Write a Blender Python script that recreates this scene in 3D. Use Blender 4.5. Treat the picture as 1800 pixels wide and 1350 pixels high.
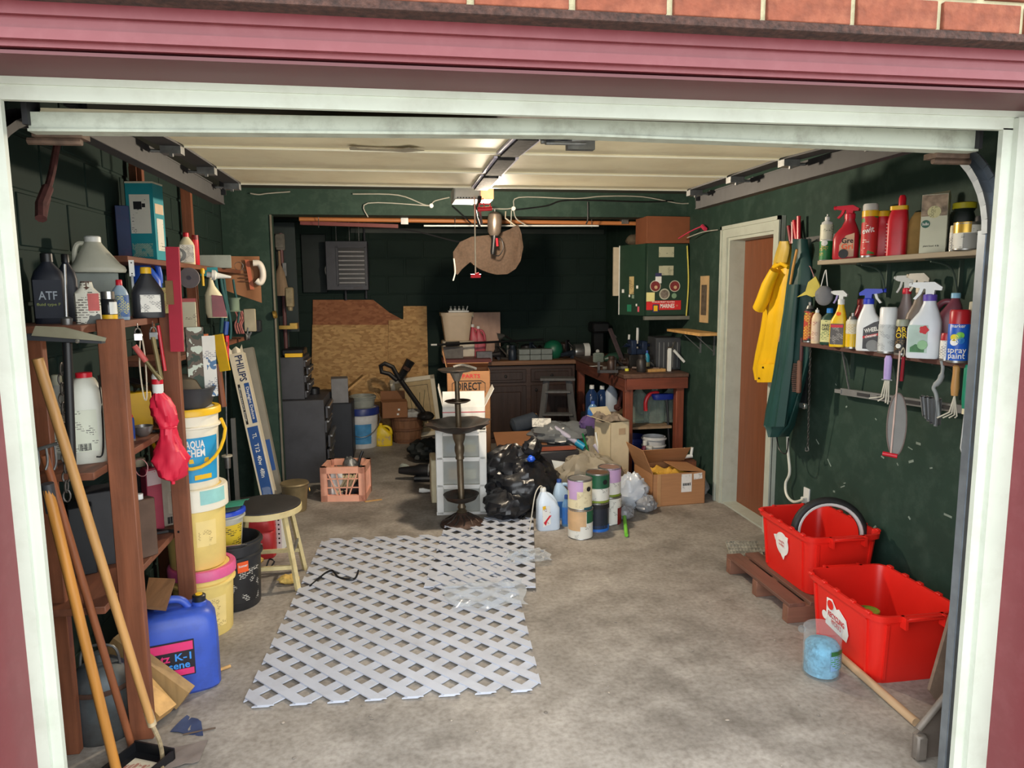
import bpy, bmesh, math, random
from math import sin, cos, pi, radians as rad
from mathutils import Vector, Matrix, noise
for o in list(bpy.data.objects): bpy.data.objects.remove(o)
SC = bpy.context.scene; COL = SC.collection
random.seed(7)
# ------------------------------------------------------------------ camera
FPX, EYE = 1260.0, 1.634                      # focal length in pixels of the 1800x1350 frame, eye height
_d = Vector((700 - 900, 511 - 675, FPX)).normalized()           # world +Y seen in camera axes (x right, y down, z forward)
_r = rad(-1.6); _u = Vector((sin(_r), -cos(_r), 0)); _z = (_u - _d * _u.dot(_d)).normalized(); _x = _d.cross(_z)
RW = Matrix((_x, _d, _z))                     # rows: camera vector -> world vector
cam = bpy.data.cameras.new('camera'); camo = bpy.data.objects.new('camera', cam); COL.objects.link(camo)
cam.sensor_fit = 'HORIZONTAL'; cam.sensor_width = 36; cam.lens = FPX * 36 / 1800; cam.clip_start = .02; cam.clip_end = 200
cx, cy, cz = RW @ Vector((1, 0, 0)), RW @ Vector((0, -1, 0)), RW @ Vector((0, 0, -1))
camo.matrix_world = Matrix(((cx.x, cy.x, cz.x, 0), (cx.y, cy.y, cz.y, 0), (cx.z, cy.z, cz.z, EYE), (0, 0, 0, 1)))
SC.camera = camo
def _ray(px, py): return RW @ Vector((px - 900, py - 675, FPX))
def W(px, py, Y):                             # point of the place seen at a pixel, Y metres in front of the viewer
    v = _ray(px, py); return Vector((0, 0, EYE)) + v * (Y / v.y)
def WX(px, py, X):
    v = _ray(px, py); return Vector((0, 0, EYE)) + v * (X / v.x)
def G(px, py, z=0.0):                         # point at height z
    v = _ray(px, py); return Vector((0, 0, EYE)) + v * ((z - EYE) / v.z)
# ------------------------------------------------------------------ light
def lin(c):
    return tuple(((v / 255) / 12.92 if v / 255 <= .04045 else ((v / 255 + .055) / 1.055) ** 2.4) for v in c) + (1,)
wd = bpy.data.worlds.new('overcast_sky'); SC.world = wd; wd.use_nodes = True
bg = wd.node_tree.nodes['Background']; bg.inputs[0].default_value = (.93, .97, 1.0, 1); bg.inputs[1].default_value = 2.4
pl = bpy.data.lights.new('opening_portal', 'AREA'); pl.shape = 'RECTANGLE'; pl.size = 2.6; pl.size_y = 2.1
pl.cycles.is_portal = True
plo = bpy.data.objects.new('opening_portal', pl); plo.location = (.41, 1.6, 1.05); plo.rotation_euler = (rad(90), 0, 0); COL.objects.link(plo)
vs = SC.view_settings; vs.view_transform = 'Standard'; vs.look = 'None'; vs.gamma = 1; vs.use_curve_mapping = False; vs.exposure = 0.95
SC.cycles.use_denoising = True; SC.cycles.max_bounces = 10; SC.cycles.diffuse_bounces = 6; SC.cycles.transparent_max_bounces = 12
SC.cycles.sample_clamp_indirect = 6
# ------------------------------------------------------------------ materials
MATS = {}
def mat(name, c=None, rough=.6, metal=0, var=.12, sc=14, bump=0, dirt=None, dirtamt=.35, dsc=5, stretch=None, emit=None, alpha=None, trans=0, spec=.5, coat=0):
    if name in MATS: return MATS[name]
    m = bpy.data.materials.new(name); m.use_nodes = True; nt = m.node_tree; N = nt.nodes; L = nt.links
    b = N['Principled BSDF']; b.inputs['Roughness'].default_value = rough; b.inputs['Metallic'].default_value = metal
    b.inputs['Specular IOR Level'].default_value = spec; b.inputs['Coat Weight'].default_value = coat
    col = lin(c); tc = N.new('ShaderNodeTexCoord'); mp = N.new('ShaderNodeMapping'); L.new(tc.outputs['Object'], mp.inputs[0])
    if stretch: mp.inputs['Scale'].default_value = stretch
    nz = N.new('ShaderNodeTexNoise'); nz.inputs['Scale'].default_value = sc; nz.inputs['Detail'].default_value = 5; L.new(mp.outputs[0], nz.inputs['Vector'])
    rp = N.new('ShaderNodeValToRGB'); e = rp.color_ramp.elements
    e[0].position = .3; e[1].position = .7
    e[0].color = tuple(v * (1 - var) for v in col[:3]) + (1,); e[1].color = tuple(min(1, v * (1 + var)) for v in col[:3]) + (1,)
    L.new(nz.outputs[0], rp.inputs[0]); out = rp.outputs[0]
    if dirt:
        n2 = N.new('ShaderNodeTexNoise'); n2.inputs['Scale'].default_value = dsc; n2.inputs['Detail'].default_value = 8; n2.inputs['Roughness'].default_value = .65
        L.new(tc.outputs['Object'], n2.inputs['Vector'])
        r2 = N.new('ShaderNodeValToRGB'); r2.color_ramp.elements[0].position = .48; r2.color_ramp.elements[1].position = .72
        r2.color_ramp.elements[1].color = (dirtamt,) * 3 + (1,); r2.color_ramp.elements[0].color = (0, 0, 0, 1); L.new(n2.outputs[0], r2.inputs[0])
        mx = N.new('ShaderNodeMix'); mx.data_type = 'RGBA'; L.new(r2.outputs[0], mx.inputs[0]); L.new(out, mx.inputs[6]); mx.inputs[7].default_value = lin(dirt); out = mx.outputs[2]
    L.new(out, b.inputs['Base Color'])
    if bump:
        bp = N.new('ShaderNodeBump'); bp.inputs['Strength'].default_value = bump; bp.inputs['Distance'].default_value = .01; L.new(nz.outputs[0], bp.inputs['Height']); L.new(bp.outputs[0], b.inputs['Normal'])
    if emit: b.inputs['Emission Color'].default_value = lin(emit[0]); b.inputs['Emission Strength'].default_value = emit[1]
    if trans: b.inputs['Transmission Weight'].default_value = trans; b.inputs['IOR'].default_value = 1.3
    if alpha is not None: b.inputs['Alpha'].default_value = alpha
    MATS[name] = m; return m
def printed(name, base=None, ink=None, sc=1.0, density=.5, extra=None):
    """paper or plastic covered with rows of small print: base colour, ink colour, optional picture-blotch colour"""
    if name in MATS: return MATS[name]
    m = mat(name, base, .5, var=.04); nt = m.node_tree; N = nt.nodes; L = nt.links; b = N['Principled BSDF']
    src = b.inputs['Base Color'].links[0].from_socket
    tc = N.new('ShaderNodeTexCoord'); mp = N.new('ShaderNodeMapping'); L.new(tc.outputs['Object'], mp.inputs[0]); mp.inputs['Rotation'].default_value = (rad(90), 0, 0)
    br = N.new('ShaderNodeTexBrick'); br.inputs['Scale'].default_value = 34 * sc; br.inputs['Mortar Size'].default_value = .07; br.inputs['Mortar Smooth'].default_value = 0; br.inputs['Row Height'].default_value = .26; br.inputs['Brick Width'].default_value = .62
    br.inputs['Color1'].default_value = (1, 1, 1, 1); br.inputs['Color2'].default_value = (.6, .6, .6, 1); br.inputs['Mortar'].default_value = (0, 0, 0, 1); L.new(mp.outputs[0], br.inputs['Vector'])
    nz = N.new('ShaderNodeTexNoise'); nz.inputs['Scale'].default_value = 22 * sc; nz.inputs['Detail'].default_value = 3; L.new(tc.outputs['Object'], nz.inputs['Vector'])
    gt = N.new('ShaderNodeMath'); gt.operation = 'LESS_THAN'; gt.inputs[1].default_value = density; L.new(nz.outputs[0], gt.inputs[0])
    mu = N.new('ShaderNodeMath'); mu.operation = 'MULTIPLY'; L.new(br.outputs[0], mu.inputs[0]); L.new(gt.outputs[0], mu.inputs[1])
    if extra:
        n3 = N.new('ShaderNodeTexNoise'); n3.inputs['Scale'].default_value = 16 * sc; L.new(tc.outputs['Object'], n3.inputs['Vector'])
        g3 = N.new('ShaderNodeMath'); g3.operation = 'GREATER_THAN'; g3.inputs[1].default_value = .58; L.new(n3.outputs[0], g3.inputs[0])
        m3 = N.new('ShaderNodeMix'); m3.data_type = 'RGBA'; L.new(g3.outputs[0], m3.inputs[0]); L.new(src, m3.inputs[6]); m3.inputs[7].default_value = lin(extra); src = m3.outputs[2]
    mx = N.new('ShaderNodeMix'); mx.data_type = 'RGBA'; L.new(mu.outputs[0], mx.inputs[0]); L.new(src, mx.inputs[6]); mx.inputs[7].default_value = lin(ink); L.new(mx.outputs[2], b.inputs['Base Color'])
    return m
def glassy(name, c=(235, 240, 240), op=.25, rough=.08, edge=.6):
    """thin clear plastic or glass: mostly see-through with a glossy skin"""
    if name in MATS: return MATS[name]
    m = mat(name, c, rough, var=.05); N = m.node_tree.nodes; L = m.node_tree.links; b = N['Principled BSDF']
    tr = N.new('ShaderNodeBsdfTransparent'); tr.inputs[0].default_value = lin(tuple(min(255, v + 8) for v in c)); mx = N.new('ShaderNodeMixShader')
    fr = N.new('ShaderNodeLayerWeight'); fr.inputs[0].default_value = .35
    ma = N.new('ShaderNodeMath'); ma.operation = 'MULTIPLY_ADD'; ma.use_clamp = True; ma.inputs[1].default_value = edge; ma.inputs[2].default_value = op; L.new(fr.outputs['Facing'], ma.inputs[0])
    L.new(ma.outputs[0], mx.inputs[0]); L.new(tr.outputs[0], mx.inputs[1]); L.new(b.outputs[0], mx.inputs[2])
    L.new(mx.outputs[0], N['Material Output'].inputs['Surface']); return m
def wood(name, c, rough=.55, var=.28, ax='z', dirt=None, sc=9):
    s = {'x': (.12, 1.4, 1.4), 'y': (1.4, .12, 1.4), 'z': (1.4, 1.4, .12)}[ax]
    return mat(name, c, rough, var=var, sc=sc * 2.2, stretch=s, bump=.25, dirt=dirt)
# ------------------------------------------------------------------ geometry: every builder returns (verts, faces)
def join(*gs):
    V, F = [], []
    for g in gs:
        n = len(V); V += list(g[0]); F += [tuple(i + n for i in f) for f in g[1]]
    return V, F
def mv(g, t=(0, 0, 0), r=(0, 0, 0), s=(1, 1, 1)):
    from mathutils import Euler
    M = Matrix.Translation(t) @ Euler(r).to_matrix().to_4x4() @ Matrix.Diagonal((*s, 1))
    return [tuple(M @ Vector(v)) for v in g[0]], g[1]
def _bm(b):
    b.verts.index_update(); r = [tuple(v.co) for v in b.verts], [tuple(v.index for v in f.verts) for f in b.faces]; b.free(); return r
def box(x, y, z, c=(0, 0, 0), bev=0, seg=1, taper=1):
    """x by y by z, standing on c"""
    V = [(c[0] + sx * x / 2 * k, c[1] + sy * y / 2 * k, c[2] + h) for h, k in ((0, taper), (z, 1)) for sx, sy in ((-1, -1), (1, -1), (1, 1), (-1, 1))]
    F = [(3, 2, 1, 0), (4, 5, 6, 7), (0, 1, 5, 4), (1, 2, 6, 5), (2, 3, 7, 6), (3, 0, 4, 7)]
    if not bev: return V, F
    b = bmesh.new(); vs_ = [b.verts.new(v) for v in V]; [b.faces.new([vs_[i] for i in f]) for f in F]
    bmesh.ops.bevel(b, geom=list(b.edges), offset=bev, segments=seg, affect='EDGES', profile=.5); return _bm(b)
def span(a, b, bev=0):
    """box between two corners"""
    a, b = Vector(a), Vector(b); lo = Vector(map(min, a, b)); hi = Vector(map(max, a, b)); d = hi - lo
    return box(d.x, d.y, d.z, ((lo.x + hi.x) / 2, (lo.y + hi.y) / 2, lo.z), bev)
def bar(p, q, w, h, up=(0, 0, 1)):
    """rectangular beam from p to q"""
    p, q = Vector(p), Vector(q); d = (q - p).normalized(); s = d.cross(Vector(up))
    if s.length < 1e-4: s = d.cross(Vector((0, 1, 0)))
    s.normalize(); u = s.cross(d); V = [tuple(e + s * (a * w / 2) + u * (b_ * h / 2)) for e in (p, q) for a, b_ in ((-1, -1), (1, -1), (1, 1), (-1, 1))]
    return V, [(0, 1, 2, 3), (7, 6, 5, 4), (0, 4, 5, 1), (1, 5, 6, 2), (2, 6, 7, 3), (3, 7, 4, 0)]
def tube(pts, r, n=8, closed=False):
    pts = [Vector(p) for p in pts]; m = len(pts); R_ = r if isinstance(r, (list, tuple)) else [r] * m; V, F = [], []; prev = None
    for i, p in enumerate(pts):
        a = pts[i - 1] if (i or closed) else p; b = pts[(i + 1) % m] if (i < m - 1 or closed) else p; d = (b - a).normalized()
        if prev is None: s = d.cross(Vector((0, 0, 1))); s = s if s.length > .05 else d.cross(Vector((0, 1, 0)))
        else: s = prev - d * prev.dot(d)
        s.normalize(); prev = s; u = d.cross(s)
        V += [tuple(p + (s * cos(2 * pi * k / n) + u * sin(2 * pi * k / n)) * R_[i]) for k in range(n)]
    for i in range(m if closed else m - 1):
        j = (i + 1) % m; F += [(i * n + k, i * n + (k + 1) % n, j * n + (k + 1) % n, j * n + k) for k in range(n)]
    if not closed: F += [tuple(range(n))[::-1], tuple((m - 1) * n + k for k in range(n))]
    return V, F
def curve(pts, k=6):
    """smooth path through points"""
    P_ = [Vector(p) for p in pts]; out = []
    for i in range(len(P_) - 1):
        p0, p1, p2, p3 = P_[max(i - 1, 0)], P_[i], P_[i + 1], P_[min(i + 2, len(P_) - 1)]
        for s in range(k):
            t = s / k; out.append(.5 * ((2 * p1) + (p2 - p0) * t + (2 * p0 - 5 * p1 + 4 * p2 - p3) * t * t + (3 * p1 - p0 - 3 * p2 + p3) * t ** 3))
    return out + [P_[-1]]
def lathe(prof, n=24, a0=0, a1=360, wob=None):
    """revolve (radius, height) pairs about z"""
    V, F = [], []; full = abs(a1 - a0) >= 360; m = n if full else n + 1
    for r, z in prof:
        for k in range(m):
            a = rad(a0 + (a1 - a0) * k / n); rr = r * (1 + (wob(a, z) if wob else 0)); V.append((rr * sin(a), -rr * cos(a), z))
    for i in range(len(prof) - 1):
        for k in range(n):
            a, b = k, (k + 1) % m; F.append((i * m + a, i * m + b, (i + 1) * m + b, (i + 1) * m + a))
    if full:
        if prof[0][0] > 1e-5: F.append(tuple(range(m))[::-1])
        if prof[-1][0] > 1e-5: F.append(tuple((len(prof) - 1) * m + k for k in range(m)))
    return V, F
def loft(secs, n=24, cap=(1, 1), wob=None):
    """stack of rounded-rectangle slices (z, half x, half y, shift x, shift y, squareness)"""
    V, F = [], []
    for i, s in enumerate(secs):
        z, rx, ry = s[:3]; ox, oy, p = (tuple(s[3:]) + (0, 0, 2)[len(s) - 3:])[:3]
        for k in range(n):
            a = 2 * pi * (k + .5) / n; ca, sa = cos(a), sin(a); q = (abs(ca) ** p + abs(sa) ** p) ** (-1 / p); w = 1 + (wob(a, z) if wob else 0); V.append((ox + rx * ca * q * w, oy + ry * sa * q * w, z))
    for i in range(len(secs) - 1): F += [(i * n + k, i * n + (k + 1) % n, (i + 1) * n + (k + 1) % n, (i + 1) * n + k) for k in range(n)]
    if cap[0]: F.append(tuple(range(n))[::-1])
    if cap[1]: F.append(tuple((len(secs) - 1) * n + k for k in range(n)))
    return V, F
def prism(o, d, c=(0, 0, 0)):
    """outline of (x, z) points, d thick along y"""
    n = len(o); V = [(c[0] + x, c[1] - d / 2, c[2] + z) for x, z in o] + [(c[0] + x, c[1] + d / 2, c[2] + z) for x, z in o]
    return V, [tuple(range(n)), tuple(range(2 * n - 1, n - 1, -1))] + [(i, i + n, (i + 1) % n + n, (i + 1) % n) for i in range(n)]
def grid(nx, ny, fn, th=0):
    """sheet of points fn(u, v); th gives it thickness"""
    V = [tuple(fn(i / nx, j / ny)) for j in range(ny + 1) for i in range(nx + 1)]; m = nx + 1
    F = [(j * m + i, j * m + i + 1, (j + 1) * m + i + 1, (j + 1) * m + i) for j in range(ny) for i in range(nx)]
    return solid((V, F), th) if th else (V, F)
def solid(g, th):
    b = bmesh.new(); vs_ = [b.verts.new(v) for v in g[0]]
    for f in g[1]:
        try: b.faces.new([vs_[i] for i in f])
        except ValueError: pass
    bmesh.ops.recalc_face_normals(b, faces=b.faces); bmesh.ops.solidify(b, geom=list(b.faces), thickness=th); return _bm(b)
def blob(rx, ry, rz, amp=.12, seed=1, fr=3., n=28, flat=.0, ridged=1):
    """crumpled lump sitting on z=0"""
    V, F = [], []; m = n // 2
    for j in range(m + 1):
        t = pi * j / m
        for k in range(n):
            a = 2 * pi * k / n; d = Vector((sin(t) * cos(a), sin(t) * sin(a), -cos(t))); q = d * fr + Vector((seed * 7.1, seed * 3.3, 0))
            w = noise.noise(q) * 1.0 + (1 - abs(noise.noise(q * 2.3)) * 2) * .5 * ridged + noise.noise(q * 5) * .3; w = 1 + amp * w
            V.append((d.x * rx * w, d.y * ry * w, max(0, rz * (1 + d.z * (w if d.z > 0 else 1))) if not flat else max(0, rz * (d.z * w + 1) - flat)))
    F += [(j * n + k, j * n + (k + 1) % n, (j + 1) * n + (k + 1) % n, (j + 1) * n + k) for j in range(m) for k in range(n)]
    return V, F
_TX = {}
def text(s, h, bold=0.0, ax='c'):
    """flat lettering in the x-z plane, facing -y, letters h high"""
    k = (s, bold, ax)
    if k not in _TX:
        c = bpy.data.curves.new('t', 'FONT'); c.body = s; c.size = 1; c.offset = bold; c.align_x = 'CENTER'; c.align_y = 'CENTER'; c.resolution_u = 2
        o = bpy.data.objects.new('t', c); COL.objects.link(o); me = bpy.data.meshes.new_from_object(o)
        _TX[k] = [tuple(v.co) for v in me.vertices], [tuple(p.vertices) for p in me.polygons]; bpy.data.objects.remove(o); bpy.data.meshes.remove(me); bpy.data.curves.remove(c)
    g = _TX[k]; s_ = h / .7; return [(v[0] * s_, 0, v[1] * s_) for v in g[0]], g[1]
def fit(g, w):
    """squeeze a flat lettering to width w"""
    xs = [v[0] for v in g[0]]; k = w / (max(xs) - min(xs)); return [(v[0] * k, v[1], v[2]) for v in g[0]], g[1]
def bend(g, r):
    """wrap a flat x-z print around a cylinder of radius r, facing -y"""
    return [((r - v[1]) * sin(v[0] / r), -(r - v[1]) * cos(v[0] / r), v[2]) for v in g[0]], g[1]
def patch(r0, r1, z0, z1, a0, a1, n=12):
    return lathe([(r0, z0), (r1, z1)], n, a0, a1)
def plate(w, h, c=(0, 0, 0), t=.0012):
    return box(w, t, h, (c[0], c[1], c[2]))
# ------------------------------------------------------------------ scene objects
def mk(name, g, m, parent=None, loc=(0, 0, 0), rot=(0, 0, 0), sm=38):
    me = g if isinstance(g, bpy.types.Mesh) else None
    if me is None:
        me = bpy.data.meshes.new(name); me.from_pydata(g[0], [], g[1]); me.validate()
        b = bmesh.new(); b.from_mesh(me); bmesh.ops.recalc_face_normals(b, faces=b.faces); b.to_mesh(me); b.free()
        if sm: me.shade_smooth(); me.set_sharp_from_angle(angle=rad(sm))
        me.materials.append(m)
    o = bpy.data.objects.new(name, me); COL.objects.link(o); o.parent = parent; o.location = loc; o.rotation_euler = rot; return o
def tag(o, label, cat=None, group=None, kind=None):
    o['label'] = label
    if cat: o['category'] = cat
    if group: o['group'] = group
    if kind: o['kind'] = kind
    return o
def T(name, label, cat, loc=(0, 0, 0), rz=0, group=None, rot=None):
    o = bpy.data.objects.new(name, None); o.empty_display_size = .05; COL.objects.link(o); o.location = loc
    o.rotation_euler = rot if rot else (0, 0, rad(rz)); return tag(o, label, cat, group)
def P(par, name, g, m, loc=(0, 0, 0), rot=(0, 0, 0), label=None, sm=38):
    o = mk(name, g, m, par, loc, rot, sm)
    if label: o['label'] = label
    return o
def S(name, label, cat, g, m, loc=(0, 0, 0), rz=0, group=None, rot=None, sm=38):
    return tag(mk(name, g, m, None, loc, rot if rot else (0, 0, rad(rz)), sm), label, cat, group)
def ST(name, g, m, label=None, loc=(0, 0, 0), sm=38):
    o = mk(name, g, m, None, loc, sm=sm); o['kind'] = 'structure'; o['label'] = label or name.replace('_', ' ').replace('wall', 'garage wall'); return o
# ================================================================== THE SETTING
XL, XR, YB, ZC = -1.32, 2.42, 8.25, 2.42
GREEN = mat('green_wall_paint', (38, 60, 51), .7, var=.14, sc=3, spec=.3, bump=.06, dirt=(104, 124, 112), dirtamt=.16, dsc=11)
GREEND = mat('green_block_paint', (31, 48, 43), .75, var=.16, sc=3, bump=.12, spec=.25)
MAROON = mat('maroon_paint', (108, 44, 50), .42, var=.06, sc=3, dirt=(150, 96, 100), dirtamt=.12, dsc=20)
WHITEP = mat('white_trim_paint', (182, 188, 176), .5, var=.05, sc=6, dirt=(150, 150, 135), dirtamt=.35, dsc=9)
def concrete():
    m = mat('concrete_floor', (160, 154, 146), .72, var=.12, sc=2.2, dirt=(88, 81, 74), dirtamt=.75, dsc=1.3); N = m.node_tree.nodes; L = m.node_tree.links; b = N['Principled BSDF']
    src = b.inputs['Base Color'].links[0].from_socket; tc = N.new('ShaderNodeTexCoord')
    n = N.new('ShaderNodeTexNoise'); n.inputs['Scale'].default_value = 45; n.inputs['Detail'].default_value = 8; L.new(tc.outputs['Object'], n.inputs[0])
    v = N.new('ShaderNodeTexNoise'); v.inputs['Scale'].default_value = 5; v.inputs['Detail'].default_value = 10; v.inputs['Roughness'].default_value = .7; L.new(tc.outputs['Object'], v.inputs[0])
    r = N.new('ShaderNodeValToRGB'); r.color_ramp.elements[0].position = .3; r.color_ramp.elements[1].position = .7; r.color_ramp.elements[0].color = (.62, .6, .575, 1); r.color_ramp.elements[1].color = (1.12, 1.12, 1.12, 1); L.new(v.outputs[0], r.inputs[0])
    r2 = N.new('ShaderNodeValToRGB'); r2.color_ramp.elements[0].position = .25; r2.color_ramp.elements[1].position = .6; r2.color_ramp.elements[0].color = (.72, .7, .68, 1); r2.color_ramp.elements[1].color = (1.05, 1.05, 1.05, 1); L.new(n.outputs[0], r2.inputs[0])
    a = N.new('ShaderNodeMix'); a.data_type = 'RGBA'; a.blend_type = 'MULTIPLY'; a.inputs[0].default_value = 1; L.new(src, a.inputs[6]); L.new(r.outputs[0], a.inputs[7])
    c = N.new('ShaderNodeMix'); c.data_type = 'RGBA'; c.blend_type = 'MULTIPLY'; c.inputs[0].default_value = 1; L.new(a.outputs[2], c.inputs[6]); L.new(r2.outputs[0], c.inputs[7]); L.new(c.outputs[2], b.inputs['Base Color'])
    bp = N.new('ShaderNodeBump'); bp.inputs['Strength'].default_value = .12; bp.inputs['Distance'].default_value = .005; L.new(n.outputs[0], bp.inputs['Height']); L.new(bp.outputs[0], b.inputs['Normal']); return m
ST('floor', span((XL - .2, 1.5, -.12), (XR + .3, YB + .2, 0)), concrete(), 'stained grey concrete garage floor')
ST('driveway', span((-14, -16, -.15), (15, 1.5, -.015)), mat('driveway_concrete', (180, 175, 164), .85, var=.12, sc=2, bump=.2), 'pale concrete driveway outside the garage')
ST('ceiling', span((XL - .2, 1.6, ZC), (XR + .3, YB + .2, ZC + .1)), mat('ceiling_board', (58, 60, 52), .8, var=.15, sc=2), 'dark garage ceiling above the open door')
# block walls: a backing with single painted blocks standing proud of the joints
def blocks(par, n, m, place):
    me = None
    for j in range(m):
        for i in range(n + 1):
            a = place(i - (.5 if j % 2 else 0), j)
            if a is None: continue
            loc, L_, rz = a
            if me is None or abs(L_ - .39) > .01:
                o = mk('block', box(L_ - .01, .012, .188, bev=.004), GREEND, par, loc, (0, 0, rz))
                if abs(L_ - .39) <= .01: me = o.data
            else: mk('block', me, None, par, loc, (0, 0, rz))
wl = ST('wall_left', span((XL - .15, 1.8, 0), (XL - .004, YB, ZC)), GREEND, 'dark green painted block wall on the left')
def _pl(i, j):
    a, b = max(1.82 + i * .4, 1.82), min(1.82 + i * .4 + .4, 5.8)
    return None if b - a < .08 else ((XL - .004, (a + b) / 2, .003 + j * .2), b - a - .01, pi / 2)
blocks(wl, 10, 12, _pl)
wb = ST('wall_back', span((XL - .1, YB + .004, 0), (XR + .2, YB + .15, ZC)), GREEND, 'dark green painted block wall at the back')
def _pb(i, j):
    a, b = max(XL + i * .4, XL), min(XL + i * .4 + .4, XR)
    return None if b - a < .08 else (((a + b) / 2, YB + .004, .003 + j * .2), b - a - .01, 0)
blocks(wb, 10, 12, _pb)
DY0, DY1, DZ = 4.36, 5.03, 2.0
ST('wall_right', join(span((XR, 1.8, 0), (XR + .13, DY0, ZC)), span((XR, DY1, 0), (XR + .13, YB, ZC)), span((XR, DY0, DZ), (XR + .13, DY1, ZC))), GREEN, 'scuffed dark green painted wall on the right')
ST('wall_stub', span((XL, 5.86, 0), (-.955, 5.98, 2.225)), GREEN, 'short green wall return before the back alcove')
ST('trim_1', bar((-.955, 5.855, 0), (-.955, 5.855, 2.22), .014, .014), mat('old_corner_bead', (118, 112, 98), .5, dirt=(70, 45, 30)), 'bare metal corner strip on the wall return')
ST('header_beam', span((XL, 5.86, 2.225), (XR, 6.06, ZC)), GREEN, 'green header beam across the middle of the garage')
# inner door with frame
d1 = ST('door_1', span((XR + .1, DY0, .012), (XR + .135, DY1, DZ)), wood('brown_door', (122, 72, 46), .45, .12), 'flat brown wooden inner door in the right wall')
fr = ST('door_frame', join(span((XR - .035, DY1, 0), (XR - .001, DY1 + .085, DZ + .085)), span((XR - .035, DY0 - .085, 0), (XR - .001, DY0, DZ + .085)), span((XR - .035, DY0, DZ), (XR - .001, DY1, DZ + .085))), WHITEP, 'white door casing around the brown inner door')
mk('jamb', span((XR - .02, DY1 - .022, 0), (XR + .12, DY1 - .001, DZ)), WHITEP, fr); mk('jamb', span((XR - .02, DY0 + .001, 0), (XR + .12, DY0 + .02, DZ)), WHITEP, fr)
mk('jamb', span((XR - .02, DY0 + .02, DZ - .022), (XR + .12, DY1 - .022, DZ - .001)), WHITEP, fr)
mk('moulding', join(span((XR - .047, DY1 + .06, 0), (XR - .03, DY1 + .085, DZ + .085)), span((XR - .047, DY0 - .085, DZ + .06), (XR - .03, DY1 + .085, DZ + .085)), span((XR - .047, DY0 - .085, 0), (XR - .03, DY0 - .06, DZ + .085))), WHITEP, fr)
ST('threshold', span((XR - .01, DY0, 0), (XR + .1, DY1, .012)), WHITEP, 'pale threshold under the inner door')
# front wall with brick facing
BR = mat('red_brick', (114, 59, 39), .9, var=.22, sc=40, bump=.5, dirt=(160, 120, 92), dirtamt=.12, dsc=20)
MORTAR = mat('mortar', (176, 170, 138), .9, var=.1, sc=60, bump=.5)
wf = ST('wall_front', join(span((-1.6, 1.562, 0), (-1.02, 1.8, ZC)), span((1.86, 1.562, 0), (2.7, 1.8, ZC)), span((-1.02, 1.562, 2.214), (1.86, 1.8, 2.75)), span((XL, 1.74, 2.205), (XR, 1.8, ZC))), MORTAR, 'brick front wall over the garage opening')
BL, BH = .2145, .0725; bme = mk('brick', box(BL - .016, .024, BH - .011, (0, 0, 0), .002), BR, wf, (-.159 - BL, 1.562, 2.2145)).data
for j in range(3):
    for i in range(-7, 14):
        if (j, i) != (0, -1): mk('brick', bme, None, wf, (-.159 + BL * (i + (.5 if j % 2 else 0)), 1.562, 2.2145 + j * BH))
for j in range(30):
    for xx in (-1.13, -1.345, 1.97, 2.185): mk('brick', bme, None, wf, (xx + (.02 if j % 2 else 0), 1.562, .02 + j * BH))
RUST = mat('rusty_lintel', (62, 40, 33), .95, var=.5, sc=70, bump=.8, dirt=(26, 20, 18), dirtamt=.8, dsc=45)
ST('lintel', join(span((-1.3, 1.551, 2.197), (2.2, 1.557, 2.2142)), span((-1.3, 1.553, 2.196), (2.2, 1.65, 2.205))), RUST, 'rusty steel lintel under the bricks')
JL, JR, HT = -.902, 1.735, 2.108
ST('trim_2', join(span((JL - .12, 1.60, 2.172), (JR + .12, 1.66, 2.196)), span((JL - .12, 1.612, 2.148), (JR + .12, 1.66, 2.172)), span((JL - .12, 1.604, 2.128), (JR + .12, 1.66, 2.148)), span((JL - .12, 1.618, 2.117), (JR + .12, 1.66, 2.128)), span((JL, 1.66, HT + .004), (JR, 1.80, 2.19))), MAROON, 'maroon painted moulded head of the garage opening')
ST('trim_8', span((JL, 1.622, HT - .004), (JR, 1.80, HT + .003)), mat('maroon_shaded', (82, 34, 38), .5, var=.08, sc=4), 'maroon underside board of the opening head, darkened as in shade')  # same maroon made darker: the underside's shade is put into its colour
for nm, x0, x1 in (('trim_3', JL - .12, JL), ('trim_4', JR, JR + .12)):
    ST(nm, join(span((x0, 1.612, -.01), (x1, 1.80, HT + .01)), span((x0 + (.05 if x0 < 0 else 0), 1.604, -.01), (x1 - (0 if x0 < 0 else .05), 1.62, HT))), MAROON, 'maroon painted jamb on the %s of the opening' % ('left' if x0 < 0 else 'right'))
ST('trim_5', join(span((JL, 1.79, 2.056), (JR, 1.806, HT - .004)), span((JL, 1.784, 2.088), (JR, 1.80, HT - .004))), WHITEP, 'white stop board across the top of the opening')
ST('trim_6', join(span((JL, 1.79, 0), (-.849, 1.806, 2.06)), span((JL, 1.778, 0), (-.874, 1.80, 2.075))), WHITEP, 'white stop board down the left jamb')
ST('trim_7', join(span((1.638, 1.79, 0), (JR, 1.806, 2.06)), span((1.668, 1.772, 0), (JR, 1.80, 2.085))), WHITEP, 'white stop board down the right jamb')
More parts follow.
